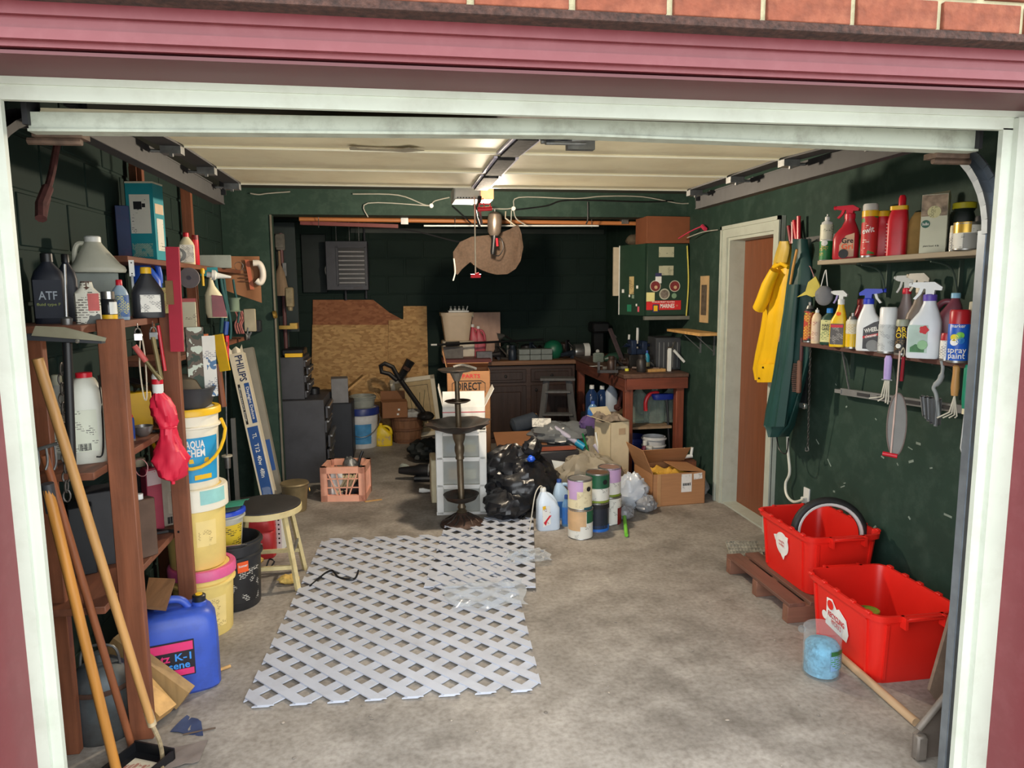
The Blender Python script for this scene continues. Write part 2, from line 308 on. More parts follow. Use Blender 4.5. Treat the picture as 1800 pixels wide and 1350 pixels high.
# ================================================================== OVERHEAD DOOR, TRACKS, OPENER
CREAM = mat('cream_door_steel', (228, 219, 186), .55, var=.06, sc=3, dirt=(170, 140, 90), dirtamt=.3, dsc=4)
DOORW = mat('door_edge_paint', (168, 174, 160), .5, var=.08, sc=5, dirt=(90, 86, 70), dirtamt=.5, dsc=14)
STEEL = mat('dull_galvanised', (120, 122, 122), .45, .6, var=.25, sc=25, dirt=(60, 55, 50), dirtamt=.5, dsc=12)
DSTEEL = mat('dark_track_steel', (40, 41, 44), .6, .2, var=.25, sc=20, dirt=(38, 36, 36), dirtamt=.6, dsc=10)
CHROME = mat('bright_metal', (190, 190, 188), .25, .9, var=.1)
BLACK = mat('black_plastic', (22, 23, 26), .4, var=.2)
BLACKM = mat('black_iron', (38, 37, 37), .5, .4, var=.3, sc=18)
gd = T('garage_door', 'cream sectional garage door rolled up overhead', 'garage door', (.405, 2.85, 2.1))
X0, X1 = -.82, 1.632; path = [(1.905, 2.048), (2.37, 2.142), (2.86, 2.163), (3.34, 2.166), (3.82, 2.168)]
def rel(g): return [(v[0] - .405, v[1] - 2.85, v[2] - 2.1) for v in g[0]], g[1]
for i in range(4):
    (ya, za), (yb, zb) = path[i], path[i + 1]; yb -= .013
    g = [bar((X0, (ya + yb) / 2, (za + zb) / 2 + .006), (X1, (ya + yb) / 2, (za + zb) / 2 + .006), math.hypot(yb - ya, zb - za), .012, up=Vector((0, -(zb - za), yb - ya)))]; LE = mat('joint_highlight', (236, 232, 214), .5, var=.03)
    for y, z, s in ((ya, za, 1), (yb, zb, -1)): g.append(bar((X0, y + s * .008, z + .008), (X1, y + s * .008, z + .008), .012, .022))
    sc_ = P(gd, 'section', rel(join(*g)), CREAM); P(sc_, 'highlight_strip', rel(bar((X0, yb - .004, zb - .005), (X1, yb - .004, zb - .005), .008, .008)), LE)  # pale strip paints a white highlight along each section joint
    for x in (X0 + .03, X1 - .03):
        st_ = P(gd, 'end_stile', rel(bar((x, ya, za - .001), (x, yb, zb - .001), .075, .014)), DSTEEL)
        hx = x + (.0 if x < 0 else 0); hg = P(gd, 'hinge', rel(join(box(.07, .05, .03, (hx, yb - .02, zb - .036)), tube([(hx + (-.02 if x < 0 else .02), yb - .02, zb - .024), (x + (-.1 if x < 0 else .1), yb - .02, zb - .024)], .006), box(.012, .012, .014, (hx, yb - .035, zb - .046)))), STEEL)
        P(hg, 'roller', rel(mv(lathe([(.02, -.008), (.02, .008)], 14), (x + (-.095 if x < 0 else .095), yb - .02, zb - .024), (0, pi / 2, 0))), BLACK)
    y0, y1 = ya + .03, yb - .03
P(gd, 'bottom_rail', rel(join(prism([(-.84, 2.014), (.45, 2.036), (1.645, 2.022), (1.645, 2.074), (.45, 2.072), (-.84, 2.053)], .036, (0, 1.905, 0)), prism([(-.84, 2.008), (.45, 2.030), (1.645, 2.016), (1.645, 2.022), (.45, 2.036), (-.84, 2.014)], .05, (0, 1.905, 0)))), DOORW)
for s, x in ((-1, X0 - .02), (1, X1 + .012)):
    P(gd, 'end_cap', rel(span((x - .006, 1.872, 2.022), (x + .006, 1.94, 2.092))), DSTEEL)
    P(gd, 'corner_bracket', rel(join(span((x - s * .1, 1.92, 2.004), (x + s * .01, 1.97, 2.02)), tube([(x - s * .09, 1.945, 1.998), (x + s * .03, 1.945, 1.998)], .009))), mat('rusty_bracket', (92, 74, 62), .7, .4, var=.4, sc=30))
P(gd, 'brace', rel(join(*[bar((.44, path[i][0] + .05, path[i][1] - .012), (.44, path[i + 1][0] - (.02 if i < 3 else 0), path[i + 1][1] - .012), .07, .012) for i in (0, 1, 2, 3)])), mat('black_strut', (34, 34, 36), .8, 0, var=.3, sc=40, dirt=(150, 150, 150), dirtamt=.25, dsc=30, spec=.2))
P(gd, 'tape_edge', rel(join(*[bar((.44 + dx, path[i][0] + .05, path[i][1] - .006), (.44 + dx, path[i + 1][0] - .02, path[i + 1][1] - .006), .014, .008) for i in (1, 2, 3) for dx in (-.043, .043)])), mat('pale_tape', (196, 192, 212), .5, var=.1))
P(gd, 'lock_plate', rel(join(box(.085, .03, .05, (.56, 2.2, 2.055)), tube([(.43, 2.16, 2.07), (.62, 2.16, 2.085)], .008), tube([(.44, 2.14, 2.062), (.6, 2.2, 2.075)], .006))), STEEL)
lb = P(gd, 'torn_label', rel(mv(prism([(0, .02), (.16, .035), (.2, .05), (.27, .0), (.21, -.06), (.18, -.02), (.1, -.005), (.03, -.02), (.02, -.05), (0, -.03)], .002), (-.16, 2.75, 2.146), (rad(-88), 0, 0))), mat('torn_brown_paper', (150, 142, 120), .8, var=.3, sc=20), label='torn brown paper label')
for k, s in ((-1, -.862), (1, 1.672)):
    t = T('door_track', 'grey steel door track on the %s side with curved end' % ('left' if k < 0 else 'right'), 'track', (s, 1.94, 0), group=None)
    def rt(g): return [(v[0] - s, v[1] - 1.94, v[2]) for v in g[0]], g[1]
    P(t, 'horizontal_rail', rt(join(bar((s, 2.22, 2.115), (s + k * .012, 3.95, 2.118), .008, .075), bar((s + k * .02, 2.22, 2.082), (s + k * .03, 3.95, 2.082), .05, .006), bar((s + k * .016, 2.22, 2.15), (s + k * .02, 3.95, 2.15), .035, .006))), DSTEEL)
    tx = -1.01 if k < 0 else 1.762
    arc = [((tx - k * .05 * (1 - sin(a))), 2.26 - .32 * sin(a), 1.79 + .32 * cos(a)) for a in [pi / 2 * i / 12 for i in range(13)]]
    cv = []
    for dx, w in ((0, .045), (k * .022, .006), (-k * .022, .005)):
        for i in range(12): cv.append(bar((arc[i][0] + dx, arc[i][1], arc[i][2]), (arc[i + 1][0] + dx, arc[i + 1][1], arc[i + 1][2]), w, .006 if w > .01 else (.05 if w > .0055 else .022), up=Vector((0, arc[i][1] - 2.26, arc[i][2] - 1.79))))
    GALV = mat('galvanised_track', (150, 160, 170), .35, .75, var=.15, sc=15)
    P(t, 'curved_rail', rt(join(*cv)), DSTEEL if k < 0 else GALV)  # left curve gets dark steel, so its shade is painted into the material
    P(t, 'vertical_rail', rt(join(bar((tx, 1.94, .02), (tx, 1.94, 1.80), .035, .006, up=(0, 1, 0)), bar((tx + k * .017, 1.96, .02), (tx + k * .017, 1.96, 1.80), .006, .05, up=(0, 1, 0)), bar((tx - k * .017, 1.955, .02), (tx - k * .017, 1.955, 1.80), .005, .03, up=(0, 1, 0)))), GALV)
    for y in (2.25, 3.9): P(t, 'hanger', rt(bar((s, y, 2.12), (s, y, 2.42), .03, .005)), DSTEEL)
    for z in (.5, 1.1, 1.7): P(t, 'bracket', rt(box(.04, .05, .04, (tx + k * .03, 1.9, z))), STEEL)
# opener with its lit lamp
op = T('door_opener', 'small white door opener box with a lit warm lamp', 'door opener', (.44, 4.2, 2.3))
P(op, 'housing', box(.15, .26, .075, (-.045, 0, -.165), .008), mat('opener_white', (196, 196, 190), .5))
LAMP = mat('lamp_lens', (250, 214, 170), .4, var=.03, emit=((255, 190, 130), .55))
P(op, 'lamp_lens', box(.07, .22, .07, (.07, 0, -.163), .006), LAMP, label='glowing amber lamp lens')
for x in (-.1, .1): P(op, 'bracket', bar((x, 0, -.09), (x, 0, .12), .025, .004), STEEL)
P(op, 'arm', join(bar((.02, -.16, -.16), (.02, -.02, -.2), .02, .02), bar((.02, -.1, -.19), (.035, -.1, -.3), .022, .012), tube([(.0, -.05, -.18), (.01, -.05, -.25), (.03, -.05, -.31)], .008)), BLACK)
P(op, 'vent', join(*[box(.008, .004, .006, (-.1 + .016 * i, -.131, -.16)) for i in range(7)]), BLACK)
ll = bpy.data.lights.new('opener_lamp', 'POINT'); ll.energy = 66; ll.color = (1, .84, .64); ll.shadow_soft_size = .05
lo = bpy.data.objects.new('opener_lamp', ll); lo.parent = op; lo.location = (.1, .22, -.21); COL.objects.link(lo)
pc = T('pull_cord', 'white release cord with a red knob hanging from the opener', 'cord', W(836, 485, 4.05))
top = W(836, 345, 4.05).z - W(836, 485, 4.05).z
P(pc, 'cord', tube([(0, 0, .01), (0, 0, top)], .004, 6), mat('cord_white', (190, 180, 160), .8)); P(pc, 'knob', join(tube([(-.028, 0, 0), (.028, 0, 0)], .011), tube([(-.02, 0, -.004), (.02, 0, .012)], .009)), mat('red_plastic', (200, 30, 48), .35, var=.08))
S('release_handle', 'small red release handle below the opener box', 'handle', join(tube([(-.04, 0, 0), (.04, 0, .005)], .012), tube([(0, 0, 0), (-.01, 0, .06)], .003), tube([(.03, 0, .01), (.03, 0, .03), (-.03, 0, .03), (-.03, 0, .0)], .005)), mat('red_plastic'), W(852, 368, 4.02))
# ================================================================== BUILDERS FOR HOUSEHOLD THINGS
RT = RW.transposed()
def at(px, z, X=None, Y=None):                # point at height z on the plane X= or Y= below a column of the photograph
    b = RT @ Vector((X or 0, Y or 0, z - EYE)); d = Vector((1, 0, 0)) if X is None else Vector((0, 1, 0)); c = RT @ d; k = (px - 900) / FPX
    return Vector((X or 0, Y or 0, z)) + d * ((k * b.z - b.x) / (c.x - k * c.z))
def mp(p): return (RT @ (Vector(p) - Vector((0, 0, EYE)))).z / FPX      # metres per pixel at a point
def face(p): return math.degrees(math.atan2(-p[0], p[1]))                # turn (about z) that makes a front look towards the viewer
WPL = mat('white_plastic', (222, 224, 220), .4, var=.05); CREAMP = mat('cream_plastic', (222, 212, 178), .45, var=.06); REDP = mat('red_plastic')
YEL = mat('yellow_plastic', (232, 184, 32), .4, var=.06); BLUEP = mat('blue_plastic', (40, 74, 150), .4, var=.08); GRNP = mat('green_plastic', (22, 116, 62), .4, var=.08)
GREYP = mat('grey_plastic', (120, 122, 122), .5, var=.1); DGREY = mat('dark_grey_plastic', (52, 54, 58), .5, var=.15); PAPER = printed('white_print', (232, 230, 222), (70, 70, 72), 1.3)
BROWN = wood('stained_brown_wood', (124, 74, 50), .55, .3, 'z', dirt=(70, 42, 30)); BROWNX = wood('stained_brown_wood_level', (112, 68, 48), .6, .3, 'y', dirt=(62, 40, 30)); PINE = wood('yellow_pine', (196, 152, 92), .6, .2, 'z')
HANDLE = wood('ash_handle', (176, 132, 78), .45, .22, 'z'); CARD = mat('cardboard', (172, 124, 84), .8, var=.07, sc=6, stretch=(1, 1, 12)); CARDD = mat('brown_cardboard', (138, 94, 62), .8, var=.1, sc=6)
TIN = mat('tin', (150, 150, 148), .35, .8, var=.2, sc=12); RUBBER = mat('black_rubber', (26, 26, 27), .6, var=.15); BRASS = mat('brass', (196, 160, 84), .35, .8, var=.15)
def aerosol(name, label, loc, r, h, body, cap, rz=0, lab=None, cat='spray can', caph=.2, nozzle=False, group=None, words=None, wc=None):
    t = T(name, label, cat, loc, rz, group); c = h * caph
    P(t, 'can', lathe([(r * .92, 0), (r, .006), (r, h - c - .012), (r * .82, h - c)], 20), body); P(t, 'rim', lathe([(r * 1.02, .0), (r * 1.03, .004), (r * 1.02, .009)], 20), TIN)
    if nozzle: P(t, 'nozzle', lathe([(r * .8, h - c - .004), (r * .55, h - c * .55), (r * .3, h - c * .5), (r * .3, h), (0, h)], 16), cap)
    else: P(t, 'cap', lathe([(r * .97, h - c - .01), (r * .96, h - .008), (r * .85, h), (0, h)], 20), cap)
    lo_ = t
    if lab: lo_ = P(t, 'label', patch(r * 1.012, r * 1.012, h * .06, (h - c) * .92, -125, 125, 20), lab)
    for i, w in enumerate(words or ()): P(lo_, 'lettering', bend(mv(fit(text(w[0], w[1], .01), w[3]), (0, -.002, w[2])), r * 1.02), wc[i % len(wc)])
    return t
def spray(name, label, loc, h, w, d, body, trig, lab=None, rz=0, neck=None, flip=1, words=(), wc=None, group=None, cat='spray bottle', trig2=None):
    """trigger bottle; flip=1 nozzle to the left"""
    t = T(name, label, cat, loc, rz, group); hb = h * .78; f = -flip
    P(t, 'bottle', loft([(0, w * .47, d * .47, 0, 0, 4), (.008, w / 2, d / 2, 0, 0, 4), (hb * .5, w / 2, d / 2, 0, 0, 4), (hb * .62, w * .46, d * .46, -f * w * .03, 0, 3.4), (hb * .78, w * .3, d * .34, -f * w * .1, 0, 2.6), (hb * .92, w * .2, d * .26, -f * w * .1, 0, 2), (hb, w * .18, w * .18, -f * w * .1, 0, 2)], 24), body)
    P(t, 'collar', lathe([(w * .21, hb - .008), (w * .21, hb + .016), (w * .17, hb + .02)], 16), neck or trig, (-f * w * .1, 0, 0))
    hh = h - hb; x0 = -f * w * .1
    hd = P(t, 'spray_head', join(mv(prism([(-w * .55, hh * .74), (-w * .5, hh * .98), (w * .12, hh), (w * .36, hh * .7), (w * .34, hh * .5), (w * .14, hh * .52), (w * .12, .015), (-w * .12, .015), (-w * .13, hh * .6), (-w * .42, hh * .66)], w * .3), (x0, 0, hb), s=(flip, 1, 1)), tube([(x0 - flip * w * .55, 0, hb + hh * .86), (x0 - flip * w * .64, 0, hb + hh * .86)], w * .08)), trig)
    P(hd, 'trigger', mv(prism([(-w * .3, hh * .66), (-w * .2, hh * .62), (-w * .26, hh * .3), (-w * .42, -.004), (-w * .5, .0), (-w * .36, hh * .32)], w * .14), (x0, 0, hb), s=(flip, 1, 1)), trig2 or trig)
    lo_ = P(t, 'label', plate(w * .8, hb * .47, (0, -d / 2 - .0012, hb * .06)), lab) if lab else t
    for i, q in enumerate(words): P(lo_, 'lettering', mv(fit(text(q[0], q[1], .012), q[3]), (q[4] if len(q) > 4 else 0, -d / 2 - .0028, q[2])), wc[i % len(wc)])
    return t
def bottle(name, label, loc, h, w, d, body, cap, lab=None, rz=0, sq=4, shoulder=.7, capr=.32, cat='bottle', nozzle=None, words=(), wc=None, labh=(.08, .62), group=None):
    t = T(name, label, cat, loc, rz, group); hc = h * .1; hb = h - hc
    P(t, 'bottle', loft([(0, w * .47, d * .47, 0, 0, sq), (.006, w / 2, d / 2, 0, 0, sq), (hb * shoulder, w / 2, d / 2, 0, 0, sq), (hb * (shoulder + .12), w * .42, d * .42, 0, 0, max(2, sq - 1)), (hb * .96, w * capr * .55, w * capr * .55), (hb, w * capr * .5, w * capr * .5)], 24), body)
    P(t, 'cap', lathe([(w * capr * .62, hb - .006), (w * capr * .6, h - .003), (w * capr * .5, h), (0, h)] if not nozzle else [(w * capr * .62, hb - .006), (w * capr * .6, hb + hc * .4), (w * capr * .2, hb + hc * .6), (w * capr * .16, h), (0, h)], 16), cap)
    lo_ = t
    if lab:
        if sq > 3: lo_ = P(t, 'label', plate(w * .84, h * (labh[1] - labh[0]), (0, -d / 2 - .0012, h * labh[0])), lab)
        else: lo_ = P(t, 'label', patch(w * .51, w * .51, h * labh[0], h * labh[1], -110, 110, 18), lab)
    for i, q in enumerate(words):
        g = mv(fit(text(q[0], q[1], .012), q[3]), (q[4] if len(q) > 4 else 0, -.003 if sq <= 3 else -d / 2 - .003, q[2])); P(lo_, 'lettering', bend(g, w * .512) if sq <= 3 else g, wc[i % len(wc)])
    return t
def jug(name, label, loc, h, w, d, body, cap, rz=0, lab=None, cat='jug', side=1, capx=0, capr=.018, words=(), wc=None, group=None):
    """flat-sided jug whose handle is moulded into one shoulder"""
    t = T(name, label, cat, loc, rz, group); s = side
    P(t, 'bottle', loft([(0, w * .47, d * .46, 0, 0, 4), (.01, w / 2, d / 2, 0, 0, 4), (h * .52, w / 2, d / 2, 0, 0, 4), (h * .64, w * .4, d * .47, -s * w * .08, 0, 3.5), (h * .8, w * .24, d * .36, -s * w * .17 + capx * .5, 0, 3), (h * .9, w * .13, d * .22, -s * w * .2 + capx, 0, 2), (h * .93, capr * .85, capr * .85, -s * w * .2 + capx, 0, 2)], 28), body)
    P(t, 'handle', tube(curve([(-s * w * .12, 0, h * .86), (s * w * .14, 0, h * .86), (s * w * .36, 0, h * .76), (s * w * .43, 0, h * .62), (s * w * .42, 0, h * .48)], 5), [.012 + .004 * (i / 20) for i in range(21)], 10), body)
    P(t, 'cap', lathe([(capr, h * .92), (capr, h - .003), (capr * .9, h), (0, h)], 16), cap, (-s * w * .2 + capx, 0, 0))
    lo_ = P(t, 'label', plate(w * .8, h * .42, (0, -d / 2 - .0012, h * .06)), lab) if lab else t
    for i, q in enumerate(words): P(lo_, 'lettering', mv(fit(text(q[0], q[1], .012), q[3]), (q[4] if len(q) > 4 else 0, -d / 2 - .003, q[2])), wc[i % len(wc)])
    return t
def paint_can(name, label, loc, r, h, body, lid, rz=0, prints=(), group=None, bail=True, cat='paint can'):
    """prints: (z0, z1, a0, a1, material, part name)"""
    t = T(name, label, cat, loc, rz, group)
    cn = P(t, 'can', lathe([(r * .96, 0), (r, .004), (r, h - .01)], 28), body); P(cn, 'rim', lathe([(r * .86, h - .008), (r * 1.01, h - .012), (r * 1.03, h - .005), (r * 1.01, h), (r * .9, h), (r * .86, h - .006)], 28), TIN)
    P(t, 'lid', lathe([(0, h - .012), (r * .62, h - .012), (r * .66, h - .007), (r * .8, h - .007), (r * .88, h - .003)], 28), lid); P(t, 'base_rim', lathe([(r * 1.0, 0), (r * 1.02, .003), (r * 1.0, .007)], 28), TIN)
    for z0, z1, a0, a1, m, nm in prints: P(cn, nm, patch(r * 1.008 + .0006 * (nm != 'label'), r * 1.008 + .0006 * (nm != 'label'), z0 * h, z1 * h, a0, a1, 20), m)
    if bail: P(t, 'bail', tube(curve([(-r * 1.02, 0, h * .8), (-r * .9, r * .5, h * .62), (0, r * 1.06, h * .5), (r * .9, r * .5, h * .62), (r * 1.02, 0, h * .8)], 5), .0018, 5), TIN)
    return t
def bucket(name, label, loc, r0, r1, h, body, lid=None, rz=0, ribs=2, lab=None, handle=None, drop=.3, cat='bucket', lidh=.03, group=None, hcol=None, open_=False, side=1):
    t = T(name, label, cat, loc, rz, group); R_ = lambda z: r0 + (r1 - r0) * z / h
    pr = [(r0 * .97, 0), (r0, .006)]
    for i in range(ribs):
        z = h * (.80 + .17 * i / max(1, ribs - 1) if ribs > 1 else .9); pr += [(R_(z - .016), z - .016), (R_(z) + .011, z - .012), (R_(z) + .011, z - .004), (R_(z), z)]
    pr += [(r1, h)] + ([(r1 * .95, h), (R_(h * .1) * .95, h * .1), (0, h * .1)] if open_ else [])
    pail = P(t, 'pail', lathe(pr, 32), body)
    if lid: P(t, 'lid', lathe([(r1 + .004, h - lidh), (r1 + .012, h - lidh + .003), (r1 + .012, h - .004), (r1 + .006, h + .004), (r1 * .9, h + .004), (r1 * .86, h - .004), (0, h - .004)], 32), lid)
    if lab: P(pail, 'label', lathe([(R_(lab[0] * h) + .0012, lab[0] * h), (R_(lab[1] * h) + .0012, lab[1] * h)], 22, lab[2], lab[3]), lab[4])
    if handle:
        z = h * .82; a = [(-(R_(z) + .012), 0, z)] + [(-(R_(z) + .03) * cos(q), -side * (R_(z) + .03) * sin(q), z - drop * h * sin(q)) for q in [pi * i / 14 for i in range(1, 14)]] + [((R_(z) + .012), 0, z)]
        P(t, 'handle', tube(a, .0045 if hcol is None else .008, 8), hcol or TIN)
    return t
def carton(name, label, loc, x, y, z, m, rz=0, flaps=(), inner=None, cat='cardboard box', group=None, rot=None):
    """open or closed box; flaps: (side, angle out of vertical) with side in 'f b l r'"""
    t = T(name, label, cat, loc, rz, group, rot)
    if not flaps: P(t, 'body', box(x, y, z, bev=.003), m); return t
    th = .005; P(t, 'body', join(box(x, y, th), *[span(*q) for q in (((-x / 2, -y / 2, 0), (x / 2, -y / 2 + th, z)), ((-x / 2, y / 2 - th, 0), (x / 2, y / 2, z)), ((-x / 2, -y / 2, 0), (-x / 2 + th, y / 2, z)), ((x / 2 - th, -y / 2, 0), (x / 2, y / 2, z)))]), m)
    for s, a in flaps:
        L_ = (x if s in 'fb' else y) - .006; dp = (y if s in 'fb' else x) * .48; q = {'f': 0, 'r': pi / 2, 'b': pi, 'l': -pi / 2}[s]; off = (y if s in 'fb' else x) / 2
        g = mv(box(L_, .004, dp), (0, 0, 0), (rad(a), 0, 0)); g = mv(g, (0, -off + .003, z)); P(t, 'flap', mv(g, (0, 0, 0), (0, 0, q)), m)
    return t
# ================================================================== LEFT SIDE
sh = T('storage_shelf', 'brown wooden shelving unit along the left wall', 'shelf', (-1.12, 3.0, 0))
def rs(g, o=(-1.12, 3.0, 0)): return [(v[0] - o[0], v[1] - o[1], v[2] - o[2]) for v in g[0]], g[1]
S1, S2, S3, S4 = 1.53, 1.04, .57, 1.79
P(sh, 'post', rs(span((-1.018, 2.63, 0), (-.938, 2.668, 1.545), .003)), BROWN); P(sh, 'post', rs(span((-1.015, 3.27, 0), (-.945, 3.306, 1.545), .003)), BROWN)
P(sh, 'post', rs(span((-1.31, 2.58, 0), (-1.17, 2.615, 1.52), .003)), BROWN); P(sh, 'post', rs(span((-1.3, 3.9, 0), (-1.24, 3.936, 2.36), .003)), BROWN); P(sh, 'post', rs(span((-1.3, 4.75, 0), (-1.24, 4.79, 2.36), .003)), BROWN)
for z in (S1, S2, S3): P(sh, 'board', rs(span((-1.31, 2.52, z - .026), (-1.02, 3.45, z), .002)), BROWNX)
P(sh, 'board', rs(span((-1.31, 3.3, S4 - .026), (-1.13, 5.6, S4), .002)), BROWNX)
P(sh, 'board', rs(span((-1.31, 3.46, 1.30), (-1.06, 5.2, 1.325), .002)), BROWNX)
NAVY = mat('navy_bottle', (20, 25, 38), .5, var=.2); INK = mat('black_ink', (24, 24, 28), .6); WINK = mat('white_ink', (235, 235, 230), .6); RINK = mat('red_ink', (200, 40, 50), .6); BINK = mat('blue_ink', (40, 70, 160), .6); YINK = mat('yellow_ink', (240, 205, 40), .6)
p = at(92, S1, X=-1.19); m = mp(p); bottle('oil_bottle', 'dark transmission fluid bottle marked ATF on the left shelf', p, 122 * m, 50 * m, 34 * m, NAVY, BLACK, mat('dark_label', (30, 36, 50), .5), face(p) - 8, words=(('ATF', .028, .095, .055), ('fluid type F', .009, .066, .07)), wc=(mat('grey_ink', (170, 180, 190), .6), mat('olive_ink', (150, 160, 90), .6)))
p = at(124, S1, X=-1.21); bottle('oil_bottle', 'plain black oil bottle standing behind a steel rod', p, 125 * m, 34 * m, 30 * m, NAVY, BLACK, None, face(p))
p = at(118, S1, X=-1.1); S('socket_handle', 'thin steel rod with round foot beside the ATF bottle', 'tool', join(tube([(0, 0, .015), (0, .02, .2)], .005), lathe([(.016, 0), (.018, .02), (.008, .026)], 12)), TIN, p)
p = at(176, S1, X=-1.2); m = mp(p); q = p.copy(); carton('storage_box', 'pale grey box under the white plastic jug', p, 66 * m, 40 * m, 80 * m, mat('pale_grey_card', (140, 148, 142), .7), face(p), cat='box')
q.z += 80 * m; t = T('plastic_jug', 'cloudy white plastic jug with a sloping shoulder on a grey box', 'jug', q + Vector((.02, -.03, 0)), face(p))
OFFW = mat('cloudy_plastic', (188, 188, 172), .45, var=.08)
P(t, 'bottle', loft([(0, .096, .06, 0, 0, 3.5), (.01, .1, .064, 0, 0, 3.5), (.022, .096, .062, 0, 0, 3.2), (.036, .082, .057, -.004, 0, 2.6), (.11, .034, .034, -.012, 0, 2), (.122, .028, .028, -.012, 0, 2)], 28), OFFW); P(t, 'cap', lathe([(.03, .119), (.03, .138), (.026, .142), (0, .142)], 18), WPL, (-.012, 0, 0)); P(t, 'handle', tube(curve([(-.03, 0, .112), (-.062, 0, .112), (-.076, 0, .085), (-.08, 0, .025)], 4), .01, 8), OFFW)
p = at(157, S1, X=-1.06); m = mp(p); t = T('old_tin', 'battered tin with torn red and white label and rusty neck', 'tin', p, face(p)); P(t, 'can', loft([(0, 20 * m, 16 * m, 0, 0, 5), (52 * m, 20 * m, 16 * m, 0, 0, 5), (62 * m, 11 * m, 10 * m, 0, 0, 3), (72 * m, 9 * m, 9 * m)], 20), printed('torn_label', (206, 204, 190), (60, 50, 44), .9, .5, (70, 74, 70)))
P(t, 'label', plate(17 * m, 30 * m, (9 * m, -16 * m - .001, 22 * m)), mat('faded_red', (190, 88, 84), .6, var=.2)); P(t, 'cap', lathe([(14 * m, 54 * m), (10 * m, 64 * m), (9 * m, 73 * m), (0, 73 * m)], 14), mat('rust', (82, 56, 44), .85, var=.3))
p = at(193, S1, X=-1.05); m = mp(p); t = T('polish_jar', 'small dark glass jar with chrome lid and yellow base', 'jar', p, face(p)); P(t, 'jar', lathe([(12 * m, 0), (13 * m, .004), (13 * m, 36 * m), (10 * m, 40 * m)], 18), mat('dark_glass', (34, 36, 40), .15, var=.2)); P(t, 'lid', lathe([(10.5 * m, 38 * m), (11 * m, 52 * m), (0, 53 * m)], 18), CHROME); P(t, 'label', patch(13.3 * m, 13.3 * m, 1 * m, 12 * m, -120, 120), YEL); P(t, 'side_label', patch(13.3 * m, 13.3 * m, 13 * m, 34 * m, 5, 80), WPL)
p = at(214, S1, X=-1.06); m = mp(p); bottle('additive_bottle', 'blue and white additive bottle with small red cap', p, 70 * m, 27 * m, 22 * m, mat('pale_blue_print', (150, 172, 190), .4), REDP, printed('blue_yellow_label', (60, 96, 150), (225, 220, 90), 1.4, .5), face(p), sq=2.2)
p = at(262, S1, X=-1.03); m = mp(p); bottle('motor_oil_bottle', 'black motor oil bottle with yellow cap and white label', p, 88 * m, 52 * m, 30 * m, mat('charcoal_bottle', (38, 40, 46), .4), YEL, None, face(p) + 8, shoulder=.55, capr=.28); o = P(bpy.data.objects['motor_oil_bottle'], 'label', plate(32 * m, 30 * m, (2 * m, -15 * m - .0014, 10 * m)), PAPER)
p = at(262, S1, X=-1.22); m = mp(p); jug('washer_jug', 'bright blue jug behind the motor oil bottle', p, 112 * m, 48 * m, 40 * m, mat('bright_blue', (34, 84, 190), .4), BLUEP, face(p))
p = at(238, S1 + .05, X=-1.0); m = mp(p); t = T('hasp', 'small white hinge hasp propped above the motor oil bottle', 'hasp', at(238, S1, X=-1.075) , face(p)); P(t, 'plate', plate(9 * m, 30 * m, (0, 0, 78 * m)), WPL); P(t, 'stem', box(4 * m, .004, 80 * m), STEEL); P(t, 'screw_hole', join(*[mv(lathe([(.003, 0), (.003, .002), (0, .002)], 10), (0, -.001, z * m), (pi / 2, 0, 0)) for z in (83, 103)]), BLACK)
p = at(291, S1, X=-1.12); m = mp(p); carton('small_packet', 'little yellow, red and white packet beside the red stake', p, 22 * m, 12 * m, 46 * m, printed('packet_print', (206, 196, 120), (170, 40, 40), 1.2, .45), face(p), cat='packet')
p = at(333, 1.325, X=-1.1); m = mp(p); t = carton('seed_box', 'cream printed box with red top right of the red stake', p, 30 * m, 20 * m, 88 * m, printed('cream_print', (206, 200, 168), (90, 70, 50), 1.1, .45), face(p), cat='box'); P(t, 'lid', box(31 * m, 21 * m, 6 * m, (0, 0, 86 * m)), mat('faded_red'))
# top shelf
p = at(262, S4, X=-1.19); m = mp(p); t = T('teal_box', 'tall teal printed carton on the top left shelf', 'box', p, face(p) - 24); TEAL = mat('teal_card', (30, 138, 150), .5, var=.06)
bw, bd, bh = 46 * m, 40 * m, 131 * m; P(t, 'carton', box(bw, bd, bh), TEAL); P(t, 'panel', plate(bw * .74, bh * .5, (0, -bd / 2 - .001, bh * .34)), printed('panel_print', (214, 212, 200), (40, 48, 50), 1.0, .38)); P(t, 'lower_print', plate(bw * .74, bh * .17, (0, -bd / 2 - .001, bh * .04)), printed('teal_lower', (44, 140, 146), (214, 210, 170), 1.6, .6)); P(t, 'top_edge', box(bw * 1.01, bd * 1.01, .008, (0, 0, bh - .006)), mat('card_edge', (205, 200, 180), .7))
P(t, 'side_panel', mv(plate(bd * .62, bh * .42, (0, 0, 0)), (bw / 2 + .001, 0, bh * .12), (0, 0, pi / 2)), printed('panel_print')); P(t, 'side_stripe', mv(plate(bd * .8, bh * .13), (bw / 2 + .001, 0, bh * .6), (0, 0, pi / 2)), mat('tan_stripe', (206, 180, 150), .6))
P(t, 'motor_picture', join(box(bw * .3, .001, bh * .1, (-bw * .08, -bd / 2 - .002, bh * .65)), box(bw * .12, .001, bh * .05, (bw * .14, -bd / 2 - .002, bh * .675))), INK)
p = at(221, S4, X=-1.275); m = mp(p); carton('blue_box', 'dark blue box left of the teal carton', p, 22 * m, 24 * m, 92 * m, mat('dusty_blue_card', (40, 58, 100), .6, dirt=(150, 60, 90), dirtamt=.3), face(p), cat='box')
p = at(246, S4, X=-1.28); m = mp(p); S('wooden_stake', 'short wooden stake upright behind the teal carton', 'stake', box(.035, .03, .46), BROWN, p)
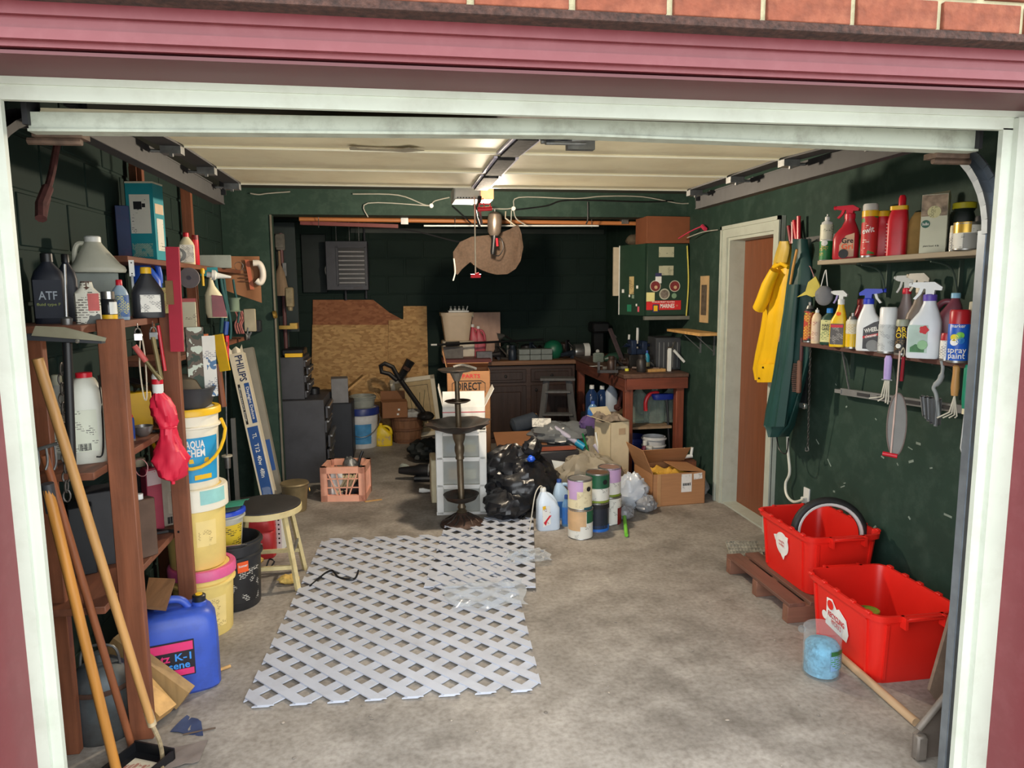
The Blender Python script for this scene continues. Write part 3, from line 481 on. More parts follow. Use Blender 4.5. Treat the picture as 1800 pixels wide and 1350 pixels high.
p = at(330, S4, X=-1.2); m = mp(p); bottle('glue_bottle', 'cream glue bottle with red cap on the top shelf', p, 56 * m, 26 * m, 20 * m, CREAMP, REDP, PAPER, face(p), shoulder=.66)
p = at(310, S4, X=-1.16); m = mp(p); S('cable_coil', 'loose grey wire coil beside the teal carton', 'wire', join(*[tube([(12 * m * cos(a) * (1 + .1 * k), .004 * k, 14 * m + 12 * m * sin(a)) for a in [2 * pi * i / 16 for i in range(16)]], .003, 5, True) for k in range(4)]), GREYP, p)
p = at(346, S4, X=-1.16); m = mp(p); t = T('marker_tube', 'upright red tube standing on the top shelf', 'tube', p, face(p)); P(t, 'tube', lathe([(5 * m, 0), (5.5 * m, .003), (5.5 * m, 50 * m), (0, 50 * m)], 14), REDP); P(t, 'cap', lathe([(5.7 * m, 44 * m), (5.7 * m, 52 * m), (0, 52 * m)], 14), mat('dark_red', (120, 24, 26), .4))
p = at(378, S4, X=-1.18); m = mp(p); carton('parts_box', 'long pale grey parts box lying on the top shelf', p, 54 * m, 30 * m, 22 * m, mat('pale_grey_card'), face(p), cat='box')
p = at(368, S4 - .06, X=-1.12); S('teal_packet', 'small teal packet hanging below the grey parts box', 'packet', plate(26 * m, 14 * m, t=.008), TEAL, p, face(p))
p = at(424, S4 - .04, X=-1.128); m = mp(p); t = T('cardboard_hanger', 'creased brown cardboard sleeve hanging over the shelf edge', 'cardboard', p + Vector((.004, 0, -.1)), face(p)); P(t, 'sleeve', grid(8, 8, lambda u, v: ((u - .5) * 62 * m, -.01 * sin(u * 9), (v - .45 * u * (1 - v) * .9) * 58 * m), .004), CARDD); P(t, 'strap', mv(grid(2, 6, lambda u, v: ((u - .5) * 7 * m + v * -6 * m, -.016, v * 52 * m), .003), (16 * m, 0, 0)), mat('orange_strap', (176, 92, 60), .6)); P(t, 'print', join(*[plate(16 * m, 2 * m, (4 * m, -.014, z * m)) for z in (14, 20, 26)]), mat('tan_ink', (96, 62, 40), .8))
p = bpy.data.objects['cardboard_hanger'].location + Vector((.004, 0, .14)); S('key_rings', 'two thin wire rings on the cardboard sleeve', 'ring', join(*[tube([(x + r * cos(a), 0, r + r * sin(a)) for a in [2 * pi * i / 18 for i in range(18)]], .0016, 5, True) for x, r in ((-.02, .03), (.022, .02))]), STEEL, p, face(p))
p = at(455, S4 - .09, Y=bpy.data.objects['cardboard_hanger'].location.y - .02); m = mp(p); S('walking_cane', 'white hooked cane head at the end of the top shelf', 'cane', tube(curve([(-8 * m, 0, 34 * m), (2 * m, 0, 33 * m), (7 * m, 0, 22 * m), (7 * m, 0, 8 * m), (2 * m, 0, 0), (-4 * m, 0, 4 * m)], 6), [5.5 * m] * 31, 12), mat('ivory', (226, 220, 208), .4), p, face(p))
p = bpy.data.objects['cardboard_hanger'].location + Vector((.008, .03, .03)); S('scissors', 'old scissors hanging below the cardboard sleeve', 'scissors', join(bar((0, 0, 0), (.012, 0, -.09), .012, .004), bar((.014, .004, 0), (.004, .004, -.09), .012, .004), tube([(-.015 + .014 * cos(a), 0, .014 + .014 * sin(a)) for a in [2 * pi * i / 12 for i in range(12)]], .004, 5, True), tube([(.028 + .014 * cos(a), 0, .014 + .014 * sin(a)) for a in [2 * pi * i / 12 for i in range(12)]], .004, 5, True)), mat('rust'), p, face(p))
p = at(333, S4 - .08, X=-1.1); m = mp(p); t = T('grinding_disc', 'round grey grinding disc hanging at the red stake', 'disc', p, face(p) - 40); P(t, 'disc', mv(lathe([(0, -.004), (18 * m, -.004), (18 * m, .004), (0, .004)], 24), (0, 0, 0), (pi / 2, 0, .3)), mat('abrasive', (128, 120, 120), .8)); P(t, 'hub', mv(lathe([(4 * m, -.007), (4 * m, .007), (0, .007)], 12), (0, 0, 0), (pi / 2, 0, .3)), TIN); P(t, 'arm', tube([(0, .01, 0), (-.05, .02, .05)], .007), TIN)
p = at(372, S4 - .055, X=-1.09); m = mp(p); S('caulk_nozzle', 'white caulking nozzle pointing out over the shelf edge', 'nozzle', join(mv(lathe([(9 * m, 0), (9 * m, 6 * m), (6 * m, 8 * m), (5 * m, 12 * m), (2 * m, 32 * m), (0, 32 * m)], 14), (0, 0, 0), (0, rad(97), 0)), mv(lathe([(5 * m, -8 * m), (5 * m, 2 * m)], 10), (0, 0, 0), (0, rad(97), 0))), WPL, p, face(p))
p = at(356, S4 - .05, X=-1.11); S('screwdriver', 'short screwdriver with yellow collar on the shelf edge', 'screwdriver', join(tube([(0, 0, 0), (0, 0, -.07)], .007), lathe([(.012, 0), (.013, .02), (.008, .03)], 10)), YEL, p)
# things hanging over the shelf
p = at(378, 1.5, X=-1.1); m = mp(p); t = T('seed_bag', 'white and maroon plastic bag hanging from the top shelf', 'bag', p + Vector((0, 0, -.02)), face(p)); P(t, 'bag', loft([(0, 16 * m, 6 * m, 4 * m, 0, 3), (.03, 17 * m, 9 * m, 2 * m, 0, 3), (40 * m, 14 * m, 8 * m, -1 * m, 0, 3), (55 * m, 6 * m, 5 * m, -3 * m, 0, 2), (72 * m, 2 * m, 2 * m, -4 * m)], 20), CREAMP); P(t, 'panel', mv(prism([(-4 * m, 2 * m), (20 * m, 1 * m), (14 * m, 38 * m), (-4 * m, 40 * m)], .002), (0, -9.5 * m, 0)), mat('maroon_panel', (120, 40, 48), .35, var=.2))
STRAP = mat('teal_strap', (34, 82, 84), .7, var=.15)
for k, (px, z0, z1, r) in enumerate(((388, 1.38, 1.74, .012), (396, 1.44, 1.74, .011), (404, 1.30, 1.72, .009), (418, 1.42, 1.72, .008))):
    p = at(px, z0, X=-1.11); h = z1 - z0; S('hanging_strap', ['thick teal strap hanging left of the others', 'second teal strap hanging beside the maroon bag', 'longest thin teal strap below the top shelf', 'rightmost dark teal strap with frayed end'][k], 'strap', tube(curve([(0, 0, 0), (.01, .01, h * .3), (-.006, 0, h * .7), (-.014, 0, h)], 5), r, 8), STRAP, p, group='straps over the left shelf edge')
p = at(412, 1.5, X=-1.12); m = mp(p); S('spool', 'pale green string spool among the straps', 'spool', join(lathe([(12 * m, 0), (9 * m, .01), (9 * m, 20 * m), (12 * m, 24 * m)], 14)), mat('sage', (120, 140, 122), .8), p)
p = at(420, 1.40, X=-1.12); m = mp(p); S('cord_bundle', 'red and white cord bundle hanging under the spool', 'cord', join(*[tube(curve([(dx, 0, .1), (dx + .012, .006, .05), (dx - .008, 0, 0), (dx + .004, .01, -.06)], 4), .006, 6) for dx in (-.02, -.004, .012, .024)]), mat('pink_cord', (176, 110, 106), .7, var=.5, sc=50), p)
t = T('red_stake', 'flat red painted stake tied upright on the shelf post', 'stake', W(312, 618, 3.24)); P(t, 'board', bar((0, 0, 0), W(303, 434, 3.24) - W(312, 618, 3.24), .052, .014, up=(0, 1, 0)), mat('red_paint', (170, 36, 58), .5, var=.12, sc=8)); P(t, 'hinge_plate', mv(box(.03, .004, .1), (-.012, -.011, .2)), mat('worn_brass', (140, 110, 76), .5, .5))
p = at(352, 1.10, X=-1.02); m = mp(p); t = T('camo_box', 'camouflage patterned box standing on the grey tub', 'box', W(352, 705, 3.52), face(p) + 6); h = 130 * mp(W(352, 705, 3.52)); w = 30 * mp(W(352, 705, 3.52))
CAMO = mat('camo_base', (60, 82, 60), .6, var=.3, sc=14); N_ = CAMO.node_tree.nodes
rp = [n for n in N_ if n.type == 'VALTORGB'][0].color_ramp; rp.interpolation = 'CONSTANT'; rp.elements[0].color = lin((44, 62, 48)); rp.elements[1].color = lin((196, 206, 190)); rp.elements[1].position = .56; e = rp.elements.new(.47); e.color = lin((92, 80, 66))
P(t, 'carton', box(w * .95, .05, h, (-w * .1, 0, 0)), CAMO); P(t, 'label', mv(plate(w * .75, h * .82), (w * .62, -.02, h * .06), (0, 0, rad(14))), printed('blue_picture_label', (214, 212, 204), (88, 90, 110), .9, .45, (70, 110, 150)))
# padlocks and hooks on the shelf edge
for px, z, lab, c in ((241, 1.515, 'bright steel padlock hanging nearest the front post', CHROME), (268, 1.512, 'dull dark padlock hanging behind the bright one', STEEL)):
    p = at(px, z, X=-1.005); m = mp(p); t = T('padlock', lab, 'padlock', p + Vector((0, 0, -30 * m)), face(p), group='padlocks on the shelf edge'); P(t, 'body', box(14 * m, 6 * m, 13 * m, bev=.002), c); P(t, 'shackle', tube([(5 * m * cos(a), 0, 13 * m + 9 * m * max(0, sin(a)) ) for a in [pi * i / 10 for i in range(11)]], 1.4 * m, 6), CHROME); P(t, 'hook', tube([(0, 0, 21 * m), (0, .01, 30 * m)], .002, 5), STEEL)
p = W(236, 608, 2.98); q = W(282, 668, 3.0); t = T('bolt_cutter', 'bolt cutters with one red grip hanging under the shelf', 'bolt cutters', q); d = p - q
P(t, 'grip', tube([tuple(d * .55), tuple(d)], .011, 10), mat('faded_red')); P(t, 'handle', tube([(0, 0, 0), tuple(d * .56)], .008), mat('old_brass', (112, 100, 66), .5, .5)); P(t, 'second_handle', tube([(0, .01, 0), (-.02, .01, .17)], .009), mat('old_brass'))
S('red_rod', 'thin red rod hanging down the second post', 'rod', tube([W(290, 652, 3.22) - W(278, 572, 3.22), (0, 0, 0)], .007), REDP, W(278, 572, 3.22))
S('cord_loop', 'thin pale cord loop hanging behind the first post', 'cord', tube(curve([(0, 0, 0), (-.012, 0, -.12), (-.006, 0, -.25), (.006, 0, -.25), (.01, 0, -.1), (.002, 0, 0)], 5), .0028, 5), mat('cord_white'), W(247, 585, 3.0))
p = W(302, 845, 3.1); t = T('umbrella', 'folded red umbrella with striped handle hanging by the second post', 'umbrella', p); m = mp(p); RF = mat('red_fabric', (216, 36, 66), .5, var=.12, sc=10); tp = W(286, 655, 3.1) - p
def _fold(a, z): return .13 * sin(a * 7 + z * 60) + .1 * sin(a * 3 + z * 35) + .22 * noise.noise((2 * cos(a), 2 * sin(a), z * 22))
cy_ = lambda f: tp.x * f
P(t, 'canopy', loft([*[(0, 6 * m, 5 * m, 2 * m, 0, 2), (5 * m, 16 * m, 12 * m, 1 * m, 0, 2), (10 * m, 21 * m, 15 * m, 0, 0, 2), (24 * m, 27 * m, 19 * m, 1 * m, 0, 2), (40 * m, 28 * m, 20 * m, 1 * m, 0, 2), (55 * m, 24 * m, 17 * m, 0, 0, 2), (70 * m, 18 * m, 14 * m, 0, 0, 2), (84 * m, 14 * m, 12 * m, 0, 0, 2), (95 * m, 12 * m, 10 * m, 0, 0, 2), (106 * m, 17 * m, 13 * m, -1 * m, 0, 2), (118 * m, 20 * m, 15 * m, -3 * m, 0, 2), (132 * m, 19 * m, 14 * m, -6 * m, 0, 2), (145 * m, 16 * m, 12 * m, -9 * m, 0, 2), (157 * m, 7 * m, 7 * m, -12 * m, 0, 2)]], 40, wob=_fold), RF); P(t, 'strap', tube([(13.5 * m * cos(a), 11.5 * m * sin(a), 96 * m) for a in [2 * pi * i / 20 for i in range(20)]], .004, 6, True), RF)
P(t, 'handle', lathe([(8 * m, 156 * m), (9 * m, 160 * m), (9 * m, 172 * m)], 16), WPL, (-12 * m, 0, 0)); P(t, 'handle_band', lathe([(9.3 * m, 172 * m), (9.3 * m, 181 * m)], 16), REDP, (-12 * m, 0, 0)); P(t, 'handle_end', lathe([(9 * m, 181 * m), (9 * m, 186 * m), (6 * m, 192 * m), (0, 194 * m)], 16), WPL, (-12 * m, 0, 0)); P(t, 'tip', lathe([(3 * m, -6 * m), (4 * m, 2 * m)], 10), RF, (2 * m, 0, 0))
# second shelf
p = at(160, S2, X=-1.1); m = mp(p); t = T('weed_jug', 'tall white plastic jug with red cap on the middle shelf', 'jug', p, face(p))
P(t, 'bottle', loft([(0, 29 * m, 22 * m, 0, 0, 4), (4 * m, 31 * m, 24 * m, 0, 0, 4), (100 * m, 30 * m, 24 * m, 0, 0, 4), (125 * m, 26 * m, 21 * m, 0, 0, 3.5), (145 * m, 17 * m, 16 * m, 0, 0, 2.5), (148 * m, 13 * m, 13 * m)], 28), mat('jug_white', (206, 208, 196), .4, var=.05, dirt=(150, 140, 110), dirtamt=.2)); P(t, 'cap', lathe([(13 * m, 146 * m), (13 * m, 156 * m), (0, 157 * m)], 18), REDP); P(t, 'label', plate(40 * m, 72 * m, (-6 * m, -24.6 * m, 22 * m)), printed('jug_print', (200, 204, 186), (92, 92, 86), 1.0, .46)); P(t, 'barcode', join(*[plate((1 + (i * 7) % 3) * .5 * m, 12 * m, ((-16 + i * 2.2) * m, -25.4 * m, 24 * m)) for i in range(9)]), INK)
p = at(112, S2, X=-1.22); bottle('chemical_bottle', 'grey-white bottle half hidden behind the black pole', p, 150 * m, 44 * m, 30 * m, mat('grey_white', (150, 154, 146), .5), mat('pale_cap', (170, 172, 150), .5), printed('jug_print'), face(p))
S('hanging_wire', 'black wire looped down the white jug', 'wire', tube(curve([W(173, 660, 2.7) - W(173, 660, 2.7), W(180, 730, 2.68) - W(173, 660, 2.7), W(181, 795, 2.66) - W(173, 660, 2.7), W(170, 803, 2.64) - W(173, 660, 2.7)], 5), .003, 5), BLACK, W(173, 660, 2.7))
p = at(245, S2, X=-1.16); m = mp(p); carton('yellow_box', 'small yellow box on the middle shelf behind the post', p, 44 * m, 30 * m, 62 * m, YEL, face(p), cat='box')
S('funnel', 'black funnel lying on the small yellow box', 'funnel', lathe([(.004, -.0), (.01, .02), (.05, .045), (.052, .05), (.046, .05), (.006, .02)], 18), BLACK, p + Vector((-.01, 0, 62 * m)), rot=(0, rad(20), 0))
p = at(252, S2, X=-1.07); m = mp(p); S('steel_bowl', 'small dented steel bowl on the middle shelf', 'bowl', lathe([(8 * m, 0), (14 * m, 6 * m), (17 * m, 18 * m), (16 * m, 18 * m), (12 * m, 6 * m), (0, 3 * m)], 20), TIN, p)
p = at(233, S2, X=-1.08); aerosol('spray_lubricant', 'thin blue and red spray can beside the steel bowl', p, 5 * m, 50 * m, mat('blue_can', (40, 70, 140), .35), REDP, face(p), nozzle=True)
p = at(268, S2, X=-1.05); S('pliers', 'dark pliers lying on the edge of the middle shelf', 'pliers', join(bar((-.05, 0, .008), (.05, .02, .008), .014, .01), bar((-.05, .03, .008), (.05, .0, .008), .014, .01)), BLACKM, p)
S('wire_coil', 'pale wire coil hanging under the middle shelf', 'wire', tube([(.035 * cos(a) * (1 + .05 * sin(3 * a)), 0, .035 * sin(a)) for a in [2 * pi * i / 24 for i in range(24)]], .0018, 5, True), mat('pink_wire', (170, 120, 120), .6), W(248, 822, 2.95), -30)
# black T-handled scraper hanging at the front
t = T('floor_scraper', 'black-handled scraper with wide pale blade hung at the shelf front', 'scraper', W(126, 815, 2.42)); b0 = W(126, 815, 2.42)
P(t, 'handle', tube([(0, 0, 0), W(118, 602, 2.42) - b0], .0135, 12), BLACK); P(t, 'head', bar(W(50, 592, 2.42) - b0, W(182, 598, 2.42) - b0, .03, .02), DGREY); a = W(60, 575, 2.4) - b0
P(t, 'blade', join((lambda o: ([tuple(v) for v in o] + [tuple(v + Vector((0, .006, 0))) for v in o], [(0, 1, 2, 3, 4), (9, 8, 7, 6, 5)] + [(i, i + 5, (i + 1) % 5 + 5, (i + 1) % 5) for i in range(5)]))([W(x, y, 2.4) - b0 for x, y in ((55, 590), (62, 573), (112, 575), (186, 594), (184, 600))])), mat('worn_steel', (150, 146, 124), .5, .4, var=.15)); P(t, 'screw', mv(lathe([(.006, -.004), (.006, .004), (0, .005)], 8), W(136, 600, 2.39) - b0, (pi / 2, 0, 0)), CHROME)
def chain(a, b, n, r, w):
    g = []; d = (Vector(b) - Vector(a)); L_ = d.length / n
    for i in range(n):
        c = Vector(a) + d * ((i + .5) / n); ax = Vector((1, 0, 0)) if i % 2 else Vector((0, 1, 0)); dd = d.normalized()
        g.append(tube([c + dd * (L_ * .62 * cos(q)) + ax * (w * sin(q)) for q in [2 * pi * k / 10 for k in range(10)]], r, 5, True))
    return join(*g)
c0 = W(108, 640, 2.47); S('steel_chain', 'rusty steel chain hanging left of the black pole', 'chain', chain((0, 0, 0), W(118, 880, 2.47) - c0, 14, .0032, .011), mat('chain_steel', (92, 88, 84), .5, .6), c0)
# long handles leaning in the front corner
def pole(name, label, a, b, r, m, cat='garden tool', r2=None):
    t = T(name, label, cat, b); P(t, 'shaft', tube([(0, 0, 0), a - b], [r2 or r, r], 12), m); return t
t = pole('hoe', 'long-handled hoe with rusty neck, longest pole by the shelf', W(66, 630, 2.3), W(268, 1275, 2.42), .0155, HANDLE, r2=.013); b0 = Vector(t.location)
P(t, 'ferrule', tube([(0, 0, 0), W(260, 1250, 2.42) - b0], .0145, 12), mat('worn_ferrule', (178, 160, 128), .6, .2, var=.3, sc=40)); P(t, 'neck', tube(curve([(0, 0, 0), W(281, 1305, 2.44) - b0, G(286, 1340) + Vector((0, 0, .012)) - b0, G(284, 1372) + Vector((0, 0, .02)) - b0], 5), .0075, 8), mat('rusty_cream', (168, 150, 118), .7, .2, var=.4, sc=50)); P(t, 'blade', mv(box(.1, .004, .05), G(284, 1380) - b0), mat('rust'))
t = pole('garden_fork_handle', 'honey-coloured pole, leftmost of the leaning handles', W(84, 860, 2.36), G(208, 1368), .016, wood('honey_handle', (186, 128, 60), .3, .2)); b0 = Vector(t.location); P(t, 'grip_sleeve', tube([W(83, 850, 2.36) - b0, W(92, 900, 2.37) - b0], .018, 12), DGREY)
t = pole('rake', 'brown-handled rake with curled tines upward, middle of the leaning handles', W(78, 800, 2.42), G(232, 1312), .0125, wood('dark_handle', (140, 84, 54), .35, .25)); b0 = Vector(t.location)
P(t, 'head', tube([W(60, 792, 2.42) - b0, W(103, 779, 2.42) - b0], .006), STEEL)
for i in range(3): x = 66 + 15 * i; P(t, 'tine', tube(curve([W(x, 790 - 4 * i, 2.42) - b0, W(x + 3, 812, 2.40) - b0, W(x - 1, 826, 2.39) - b0], 4), .0035, 6), STEEL)
# floor under the shelf
p = at(186, 0, Y=2.72); t = T('gas_can', 'old galvanised fuel can on the floor under the shelf', 'fuel can', p); GAL = mat('old_galvanised', (92, 100, 104), .55, .5, var=.3, sc=14, dirt=(90, 70, 50), dirtamt=.6); P(t, 'can', lathe([(.105, 0), (.11, .01), (.11, .2), (.1, .235), (.06, .27), (.03, .28)], 28), GAL); P(t, 'band', lathe([(.112, .188), (.115, .197), (.112, .206)], 28), mat('rust')); P(t, 'spout', lathe([(.024, .27), (.024, .31), (0, .312)], 14), GAL); P(t, 'handle', tube(curve([(-.07, 0, .25), (-.05, 0, .33), (.05, 0, .33), (.07, 0, .25)], 5), .005, 7), STEEL)
p = at(330, 0, Y=3.0); p.x = -.955; t = T('kerosene_jug', 'large blue kerosene jug with pink and black label', 'jug', p, 16); JB = mat('kerosene_blue', (52, 82, 178), .42, var=.1, sc=8, dirt=(40, 48, 78), dirtamt=.5, dsc=6)
P(t, 'bottle', loft([(0, .155, .09, 0, 0, 5), (.012, .165, .1, 0, 0, 5), (.22, .165, .1, 0, 0, 5), (.29, .16, .097, 0, 0, 5), (.325, .145, .085, 0, 0, 4), (.34, .12, .065, 0, 0, 4)], 32), JB); P(t, 'spout', lathe([(.03, .33), (.03, .352), (.026, .356)], 18), JB, (.1, 0, 0)); P(t, 'cap', lathe([(.026, .35), (.027, .378), (.022, .382), (0, .382)], 18), BLACK, (.1, 0, 0)); P(t, 'cap_top', lathe([(.014, .381), (.014, .386), (0, .386)], 14), YEL, (.1, 0, 0)); P(t, 'handle', tube(curve([(-.12, 0, .32), (-.1, 0, .375), (-.02, 0, .38), (.03, 0, .37), (.06, 0, .335)], 5), .016, 10), JB)
ly = -.1022; kl = P(t, 'label', plate(.2, .15, (-.03, ly, .09)), mat('kero_black', (30, 26, 34), .5)); P(kl, 'upper_band', plate(.19, .036, (-.03, ly - .0015, .198)), mat('kero_pink', (214, 50, 110), .5)); P(kl, 'lower_band', plate(.19, .026, (-.03, ly - .0015, .095)), mat('kero_pink')); P(kl, 'lettering', mv(fit(text('heatz', .034, .02), .095), (-.07, ly - .003, .174)), mat('kero_pink')); P(kl, 'lettering', mv(fit(text('K-1', .03, .02), .06), (.03, ly - .003, .172)), mat('kero_blue', (60, 140, 220), .5)); P(kl, 'lettering', mv(fit(text('kerosene', .03, .02), .16), (-.03, ly - .003, .138)), mat('kero_blue'))
b0 = Vector((-1.03, 2.9, .36)); S('loose_board', 'brown board lying across the top of the blue jug', 'board', join(([tuple(v) for v in (W(252, 1070, 2.86), W(292, 1074, 2.86), W(308, 1022, 3.1), W(262, 1020, 3.1))] + [tuple(v + Vector((0, 0, .012))) for v in (W(252, 1070, 2.86), W(292, 1074, 2.86), W(308, 1022, 3.1), W(262, 1020, 3.1))], [(3, 2, 1, 0), (4, 5, 6, 7), (0, 1, 5, 4), (1, 2, 6, 5), (2, 3, 7, 6), (3, 0, 4, 7)])), wood('old_panel', (112, 80, 52), .6, .25, 'y'))
p = at(262, 0, Y=2.75); S('wood_wedge', 'square pine offcut leaning under the shelf, nearer the front', 'wood block', bar((-.09, .05, .19), (.07, -.03, .04), .085, .05), PINE, p); S('wood_wedge', 'longer grey-brown offcut leaning on the pine block', 'wood block', bar((-.16, .12, .27), (.12, .06, .05), .05, .09), wood('grey_offcut', (158, 128, 84), .7, .2), p)
p = G(318, 1222); S('orange_bung', 'small orange plastic bung on the floor beside the wood offcuts', 'bung', mv(lathe([(.02, 0), (.02, .018), (.015, .022), (0, .022)], 16), (0, 0, .02), (rad(70), 0, 0)), mat('orange', (236, 92, 34), .4), p)
p = G(338, 1270); S('blue_scrap', 'flat torn scrap of dark blue plastic on the floor', 'scrap', grid(4, 3, lambda u, v: ((u - .5) * .13 * (1 - .5 * v), (v - .5) * .1 - .05 * u, .003 + .004 * sin(7 * u + 3 * v)), .002), mat('scrap_blue', (56, 70, 104), .6), p)
p = G(320, 1335); S('paper_scrap', 'crumpled grey paper scrap beside the hoe', 'scrap', grid(6, 5, lambda u, v: ((u - .5) * .13, (v - .5) * .12 + .03 * u, .008 + .014 * noise.noise((u * 5, v * 5, 3))), .0015), mat('grey_scrap', (120, 110, 104), .8, var=.2), p)
p = G(388, 1180); S('wood_peg', 'short pale wooden peg lying by the blue jug', 'peg', tube([(-.03, -.02, .008), (.035, .025, .008)], .007), PINE, p)
p = G(245, 1352); t = T('dustpan', 'black dustpan with a white sticker at the pole feet', 'dustpan', p, -25); P(t, 'pan', join(box(.17, .15, .006), span((-.085, -.075, 0), (-.079, .075, .04)), span((.079, -.075, 0), (.085, .075, .04)), span((-.085, .069, 0), (.085, .075, .045))), BLACK); P(t, 'sticker', box(.1, .09, .002, (0, -.01, .007)), printed('sticker_print', (196, 190, 170), (150, 60, 50), 1.2, .45))
S('straw_broom_stub', 'short broken twig lying on the floor near the wood offcuts', 'twig', tube([(-.06, 0, .004), (.05, .02, .006)], .003, 6), mat('twig', (92, 74, 60), .8), G(352, 1290))
# shelf 3
for k, (px, w, h, X, c, lab) in enumerate(((181, 44, 130, -1.2, DGREY, 'dark grey tool case on the lowest shelf, left of the post'), (150, 36, 120, -1.23, mat('black_case', (34, 38, 42), .6), 'black case against the wall on the lowest shelf'))):
    p = at(px, S3, X=X); m = mp(p); carton('tool_case', lab, p, w * m, 60 * m, h * m, c, face(p), cat='case')
p = at(257, S3, X=-1.045); m = mp(p); t = T('solvent_tin', 'brown rectangular solvent tin with white cap on the lowest shelf', 'tin', p, face(p) + 30); P(t, 'can', box(34 * m, 22 * m, 104 * m, bev=.004), mat('brown_tin', (96, 76, 64), .45, .3, var=.2)); P(t, 'cap', lathe([(6 * m, 103 * m), (6 * m, 113 * m), (0, 114 * m)], 12), WPL, (-4 * m, 0, 0)); P(t, 'edge', box(2 * m, 22.4 * m, 104 * m, (-16.5 * m, 0, 0)), mat('tan_edge', (190, 150, 110), .5))
p = at(272, S3, X=-1.12); m = mp(p); t = carton('red_can_box', 'red and grey printed box between two tins on the lowest shelf', p, 26 * m, 22 * m, 112 * m, mat('pink_red_card', (140, 42, 62), .6), face(p) + 24, cat='box'); P(t, 'top_print', plate(24 * m, 26 * m, (0, -11.4 * m, 82 * m)), printed('grey_pink', (170, 150, 150), (170, 50, 70), 1.0, .5))
p = at(287, S3, X=-1.1); m = mp(p); t = carton('silver_carton', 'silver-grey carton with a barcode on the lowest shelf', p, 30 * m, 24 * m, 116 * m, mat('silver_card', (170, 164, 150), .4, .2), face(p) + 18, cat='box'); P(t, 'label', plate(20 * m, 22 * m, (0, -12.4 * m, 84 * m)), printed('silver_print', (180, 174, 160), (90, 86, 80), 1.4, .5)); P(t, 'barcode', join(*[plate((1 + (i * 5) % 3) * .5 * m, 12 * m, ((4 + i * 1.5) * m, -12.6 * m, 4 * m)) for i in range(6)]), INK)
for px, X, h, lab in ((252, -1.2, 118, 'jar with a yellowed cap behind the brown tin'), (300, -1.18, 60, 'short jar behind the silver carton')):
    p = at(px, S3, X=X); m = mp(p); bottle('storage_jar', lab, p, h * m, 22 * m, 22 * m, DGREY, CREAMP, None, face(p), sq=2, capr=.8, cat='jar')
p = at(290, S3, X=-1.05); S('hand_tools', 'black pliers lying on the edge of the lowest shelf', 'pliers', join(bar((-.06, 0, .008), (.06, .05, .008), .012, .01), bar((-.05, .05, .008), (.06, .01, .008), .012, .01)), BLACKM, p)
# bucket tower behind the second post
bx, by = -.985, 3.52; YB_ = mat('butter_plastic', (236, 208, 122), .45, var=.05, dirt=(190, 160, 100), dirtamt=.2); WB = mat('offwhite_plastic', (232, 226, 206), .45, var=.04, dirt=(170, 160, 130), dirtamt=.2)
t = bucket('yellow_bucket', 'cream bucket with a pink lid, lowest of the bucket tower', (bx + .01, by, 0), .125, .142, .335, YB_, mat('pink_lid', (214, 92, 140), .45), 15, lidh=.045, lab=(.15, .6, -15, 45, printed('cream_small_print', (240, 214, 140), (150, 120, 70), 1.1, .4)))
t = bucket('yellow_bucket', 'tall butter-yellow bucket with white rim, middle of the bucket tower', (bx - .005, by, .34), .125, .14, .385, YB_, WB, 15, lidh=.1, lab=(.3, .62, 0, 40, printed('cream_small_print')), ribs=3); P(t, 'drip', lathe([(.1535, .32), (.1535, .386)], 8, 10, 60), mat('teal_drip', (150, 205, 200), .5))
t = bucket('pool_bucket', 'white pool chemical bucket with yellow lid, top of the bucket tower', (bx - .012, by, .725), .122, .138, .375, WB, YEL, 18, ribs=2, lidh=.03, lab=(.1, .66, -90, 62, mat('aqua_label', (40, 150, 200), .45, var=.12, sc=10)), handle=True, drop=.52, hcol=YEL)
for w, h, z, L_ in (('AQUA', .034, .216, .085), ('CHEM', .034, .176, .085)): P(t, 'lettering', bend(mv(fit(text(w, h, .03), L_), (.02, -.002, z)), .134), WINK)
P(t, 'yellow_strip', bend(mv(box(.09, .0005, .02), (.035, -.001, .13)), .133), YEL); P(t, 'lower_strip', bend(mv(box(.08, .0005, .022), (.05, -.001, .05)), .131), YEL)
p = Vector((bx - .01, by, 1.105)); t = T('grey_tub', 'dark grey plastic tub set on the yellow bucket lid', 'tub', p); P(t, 'tub', loft([(0, .1, .1, 0, 0, 4), (.075, .125, .115, 0, 0, 4), (.09, .135, .122, 0, 0, 4), (.092, .12, .11, 0, 0, 4), (.03, .1, .09, 0, 0, 4)], 28), DGREY)
S('hard_hat', 'dusty brown domed cap lying in the grey tub', 'hat', lathe([(.095, 0), (.09, .03), (.07, .075), (.03, .1), (0, .104)], 20), mat('dusty_brown', (84, 74, 58), .8, var=.2), p + Vector((-.01, -.015, .05)))
t = bucket('black_bucket', 'black bucket with an orange and white label on the floor', at(412, 0, Y=3.81), .135, .15, .36, mat('black_bucket_plastic', (36, 37, 40), .45, var=.15), None, 12, ribs=2, lab=(.12, .62, -20, 62, printed('black_label', (28, 28, 30), (210, 206, 196), .8, .47)), open_=True); P(t, 'orange_tag', bend(mv(box(.055, .0005, .055), (.055, -.004, .21)), .146), mat('orange')); P(t, 'lettering', bend(mv(fit(text('homer', .014, .01), .045), (.055, -.006, .245)), .147), WINK); P(t, 'handle', tube([(-.155, 0, .3), (-.1, -.14, .36), (.05, -.17, .37), (.155, 0, .3)], .003, 6), CHROME)
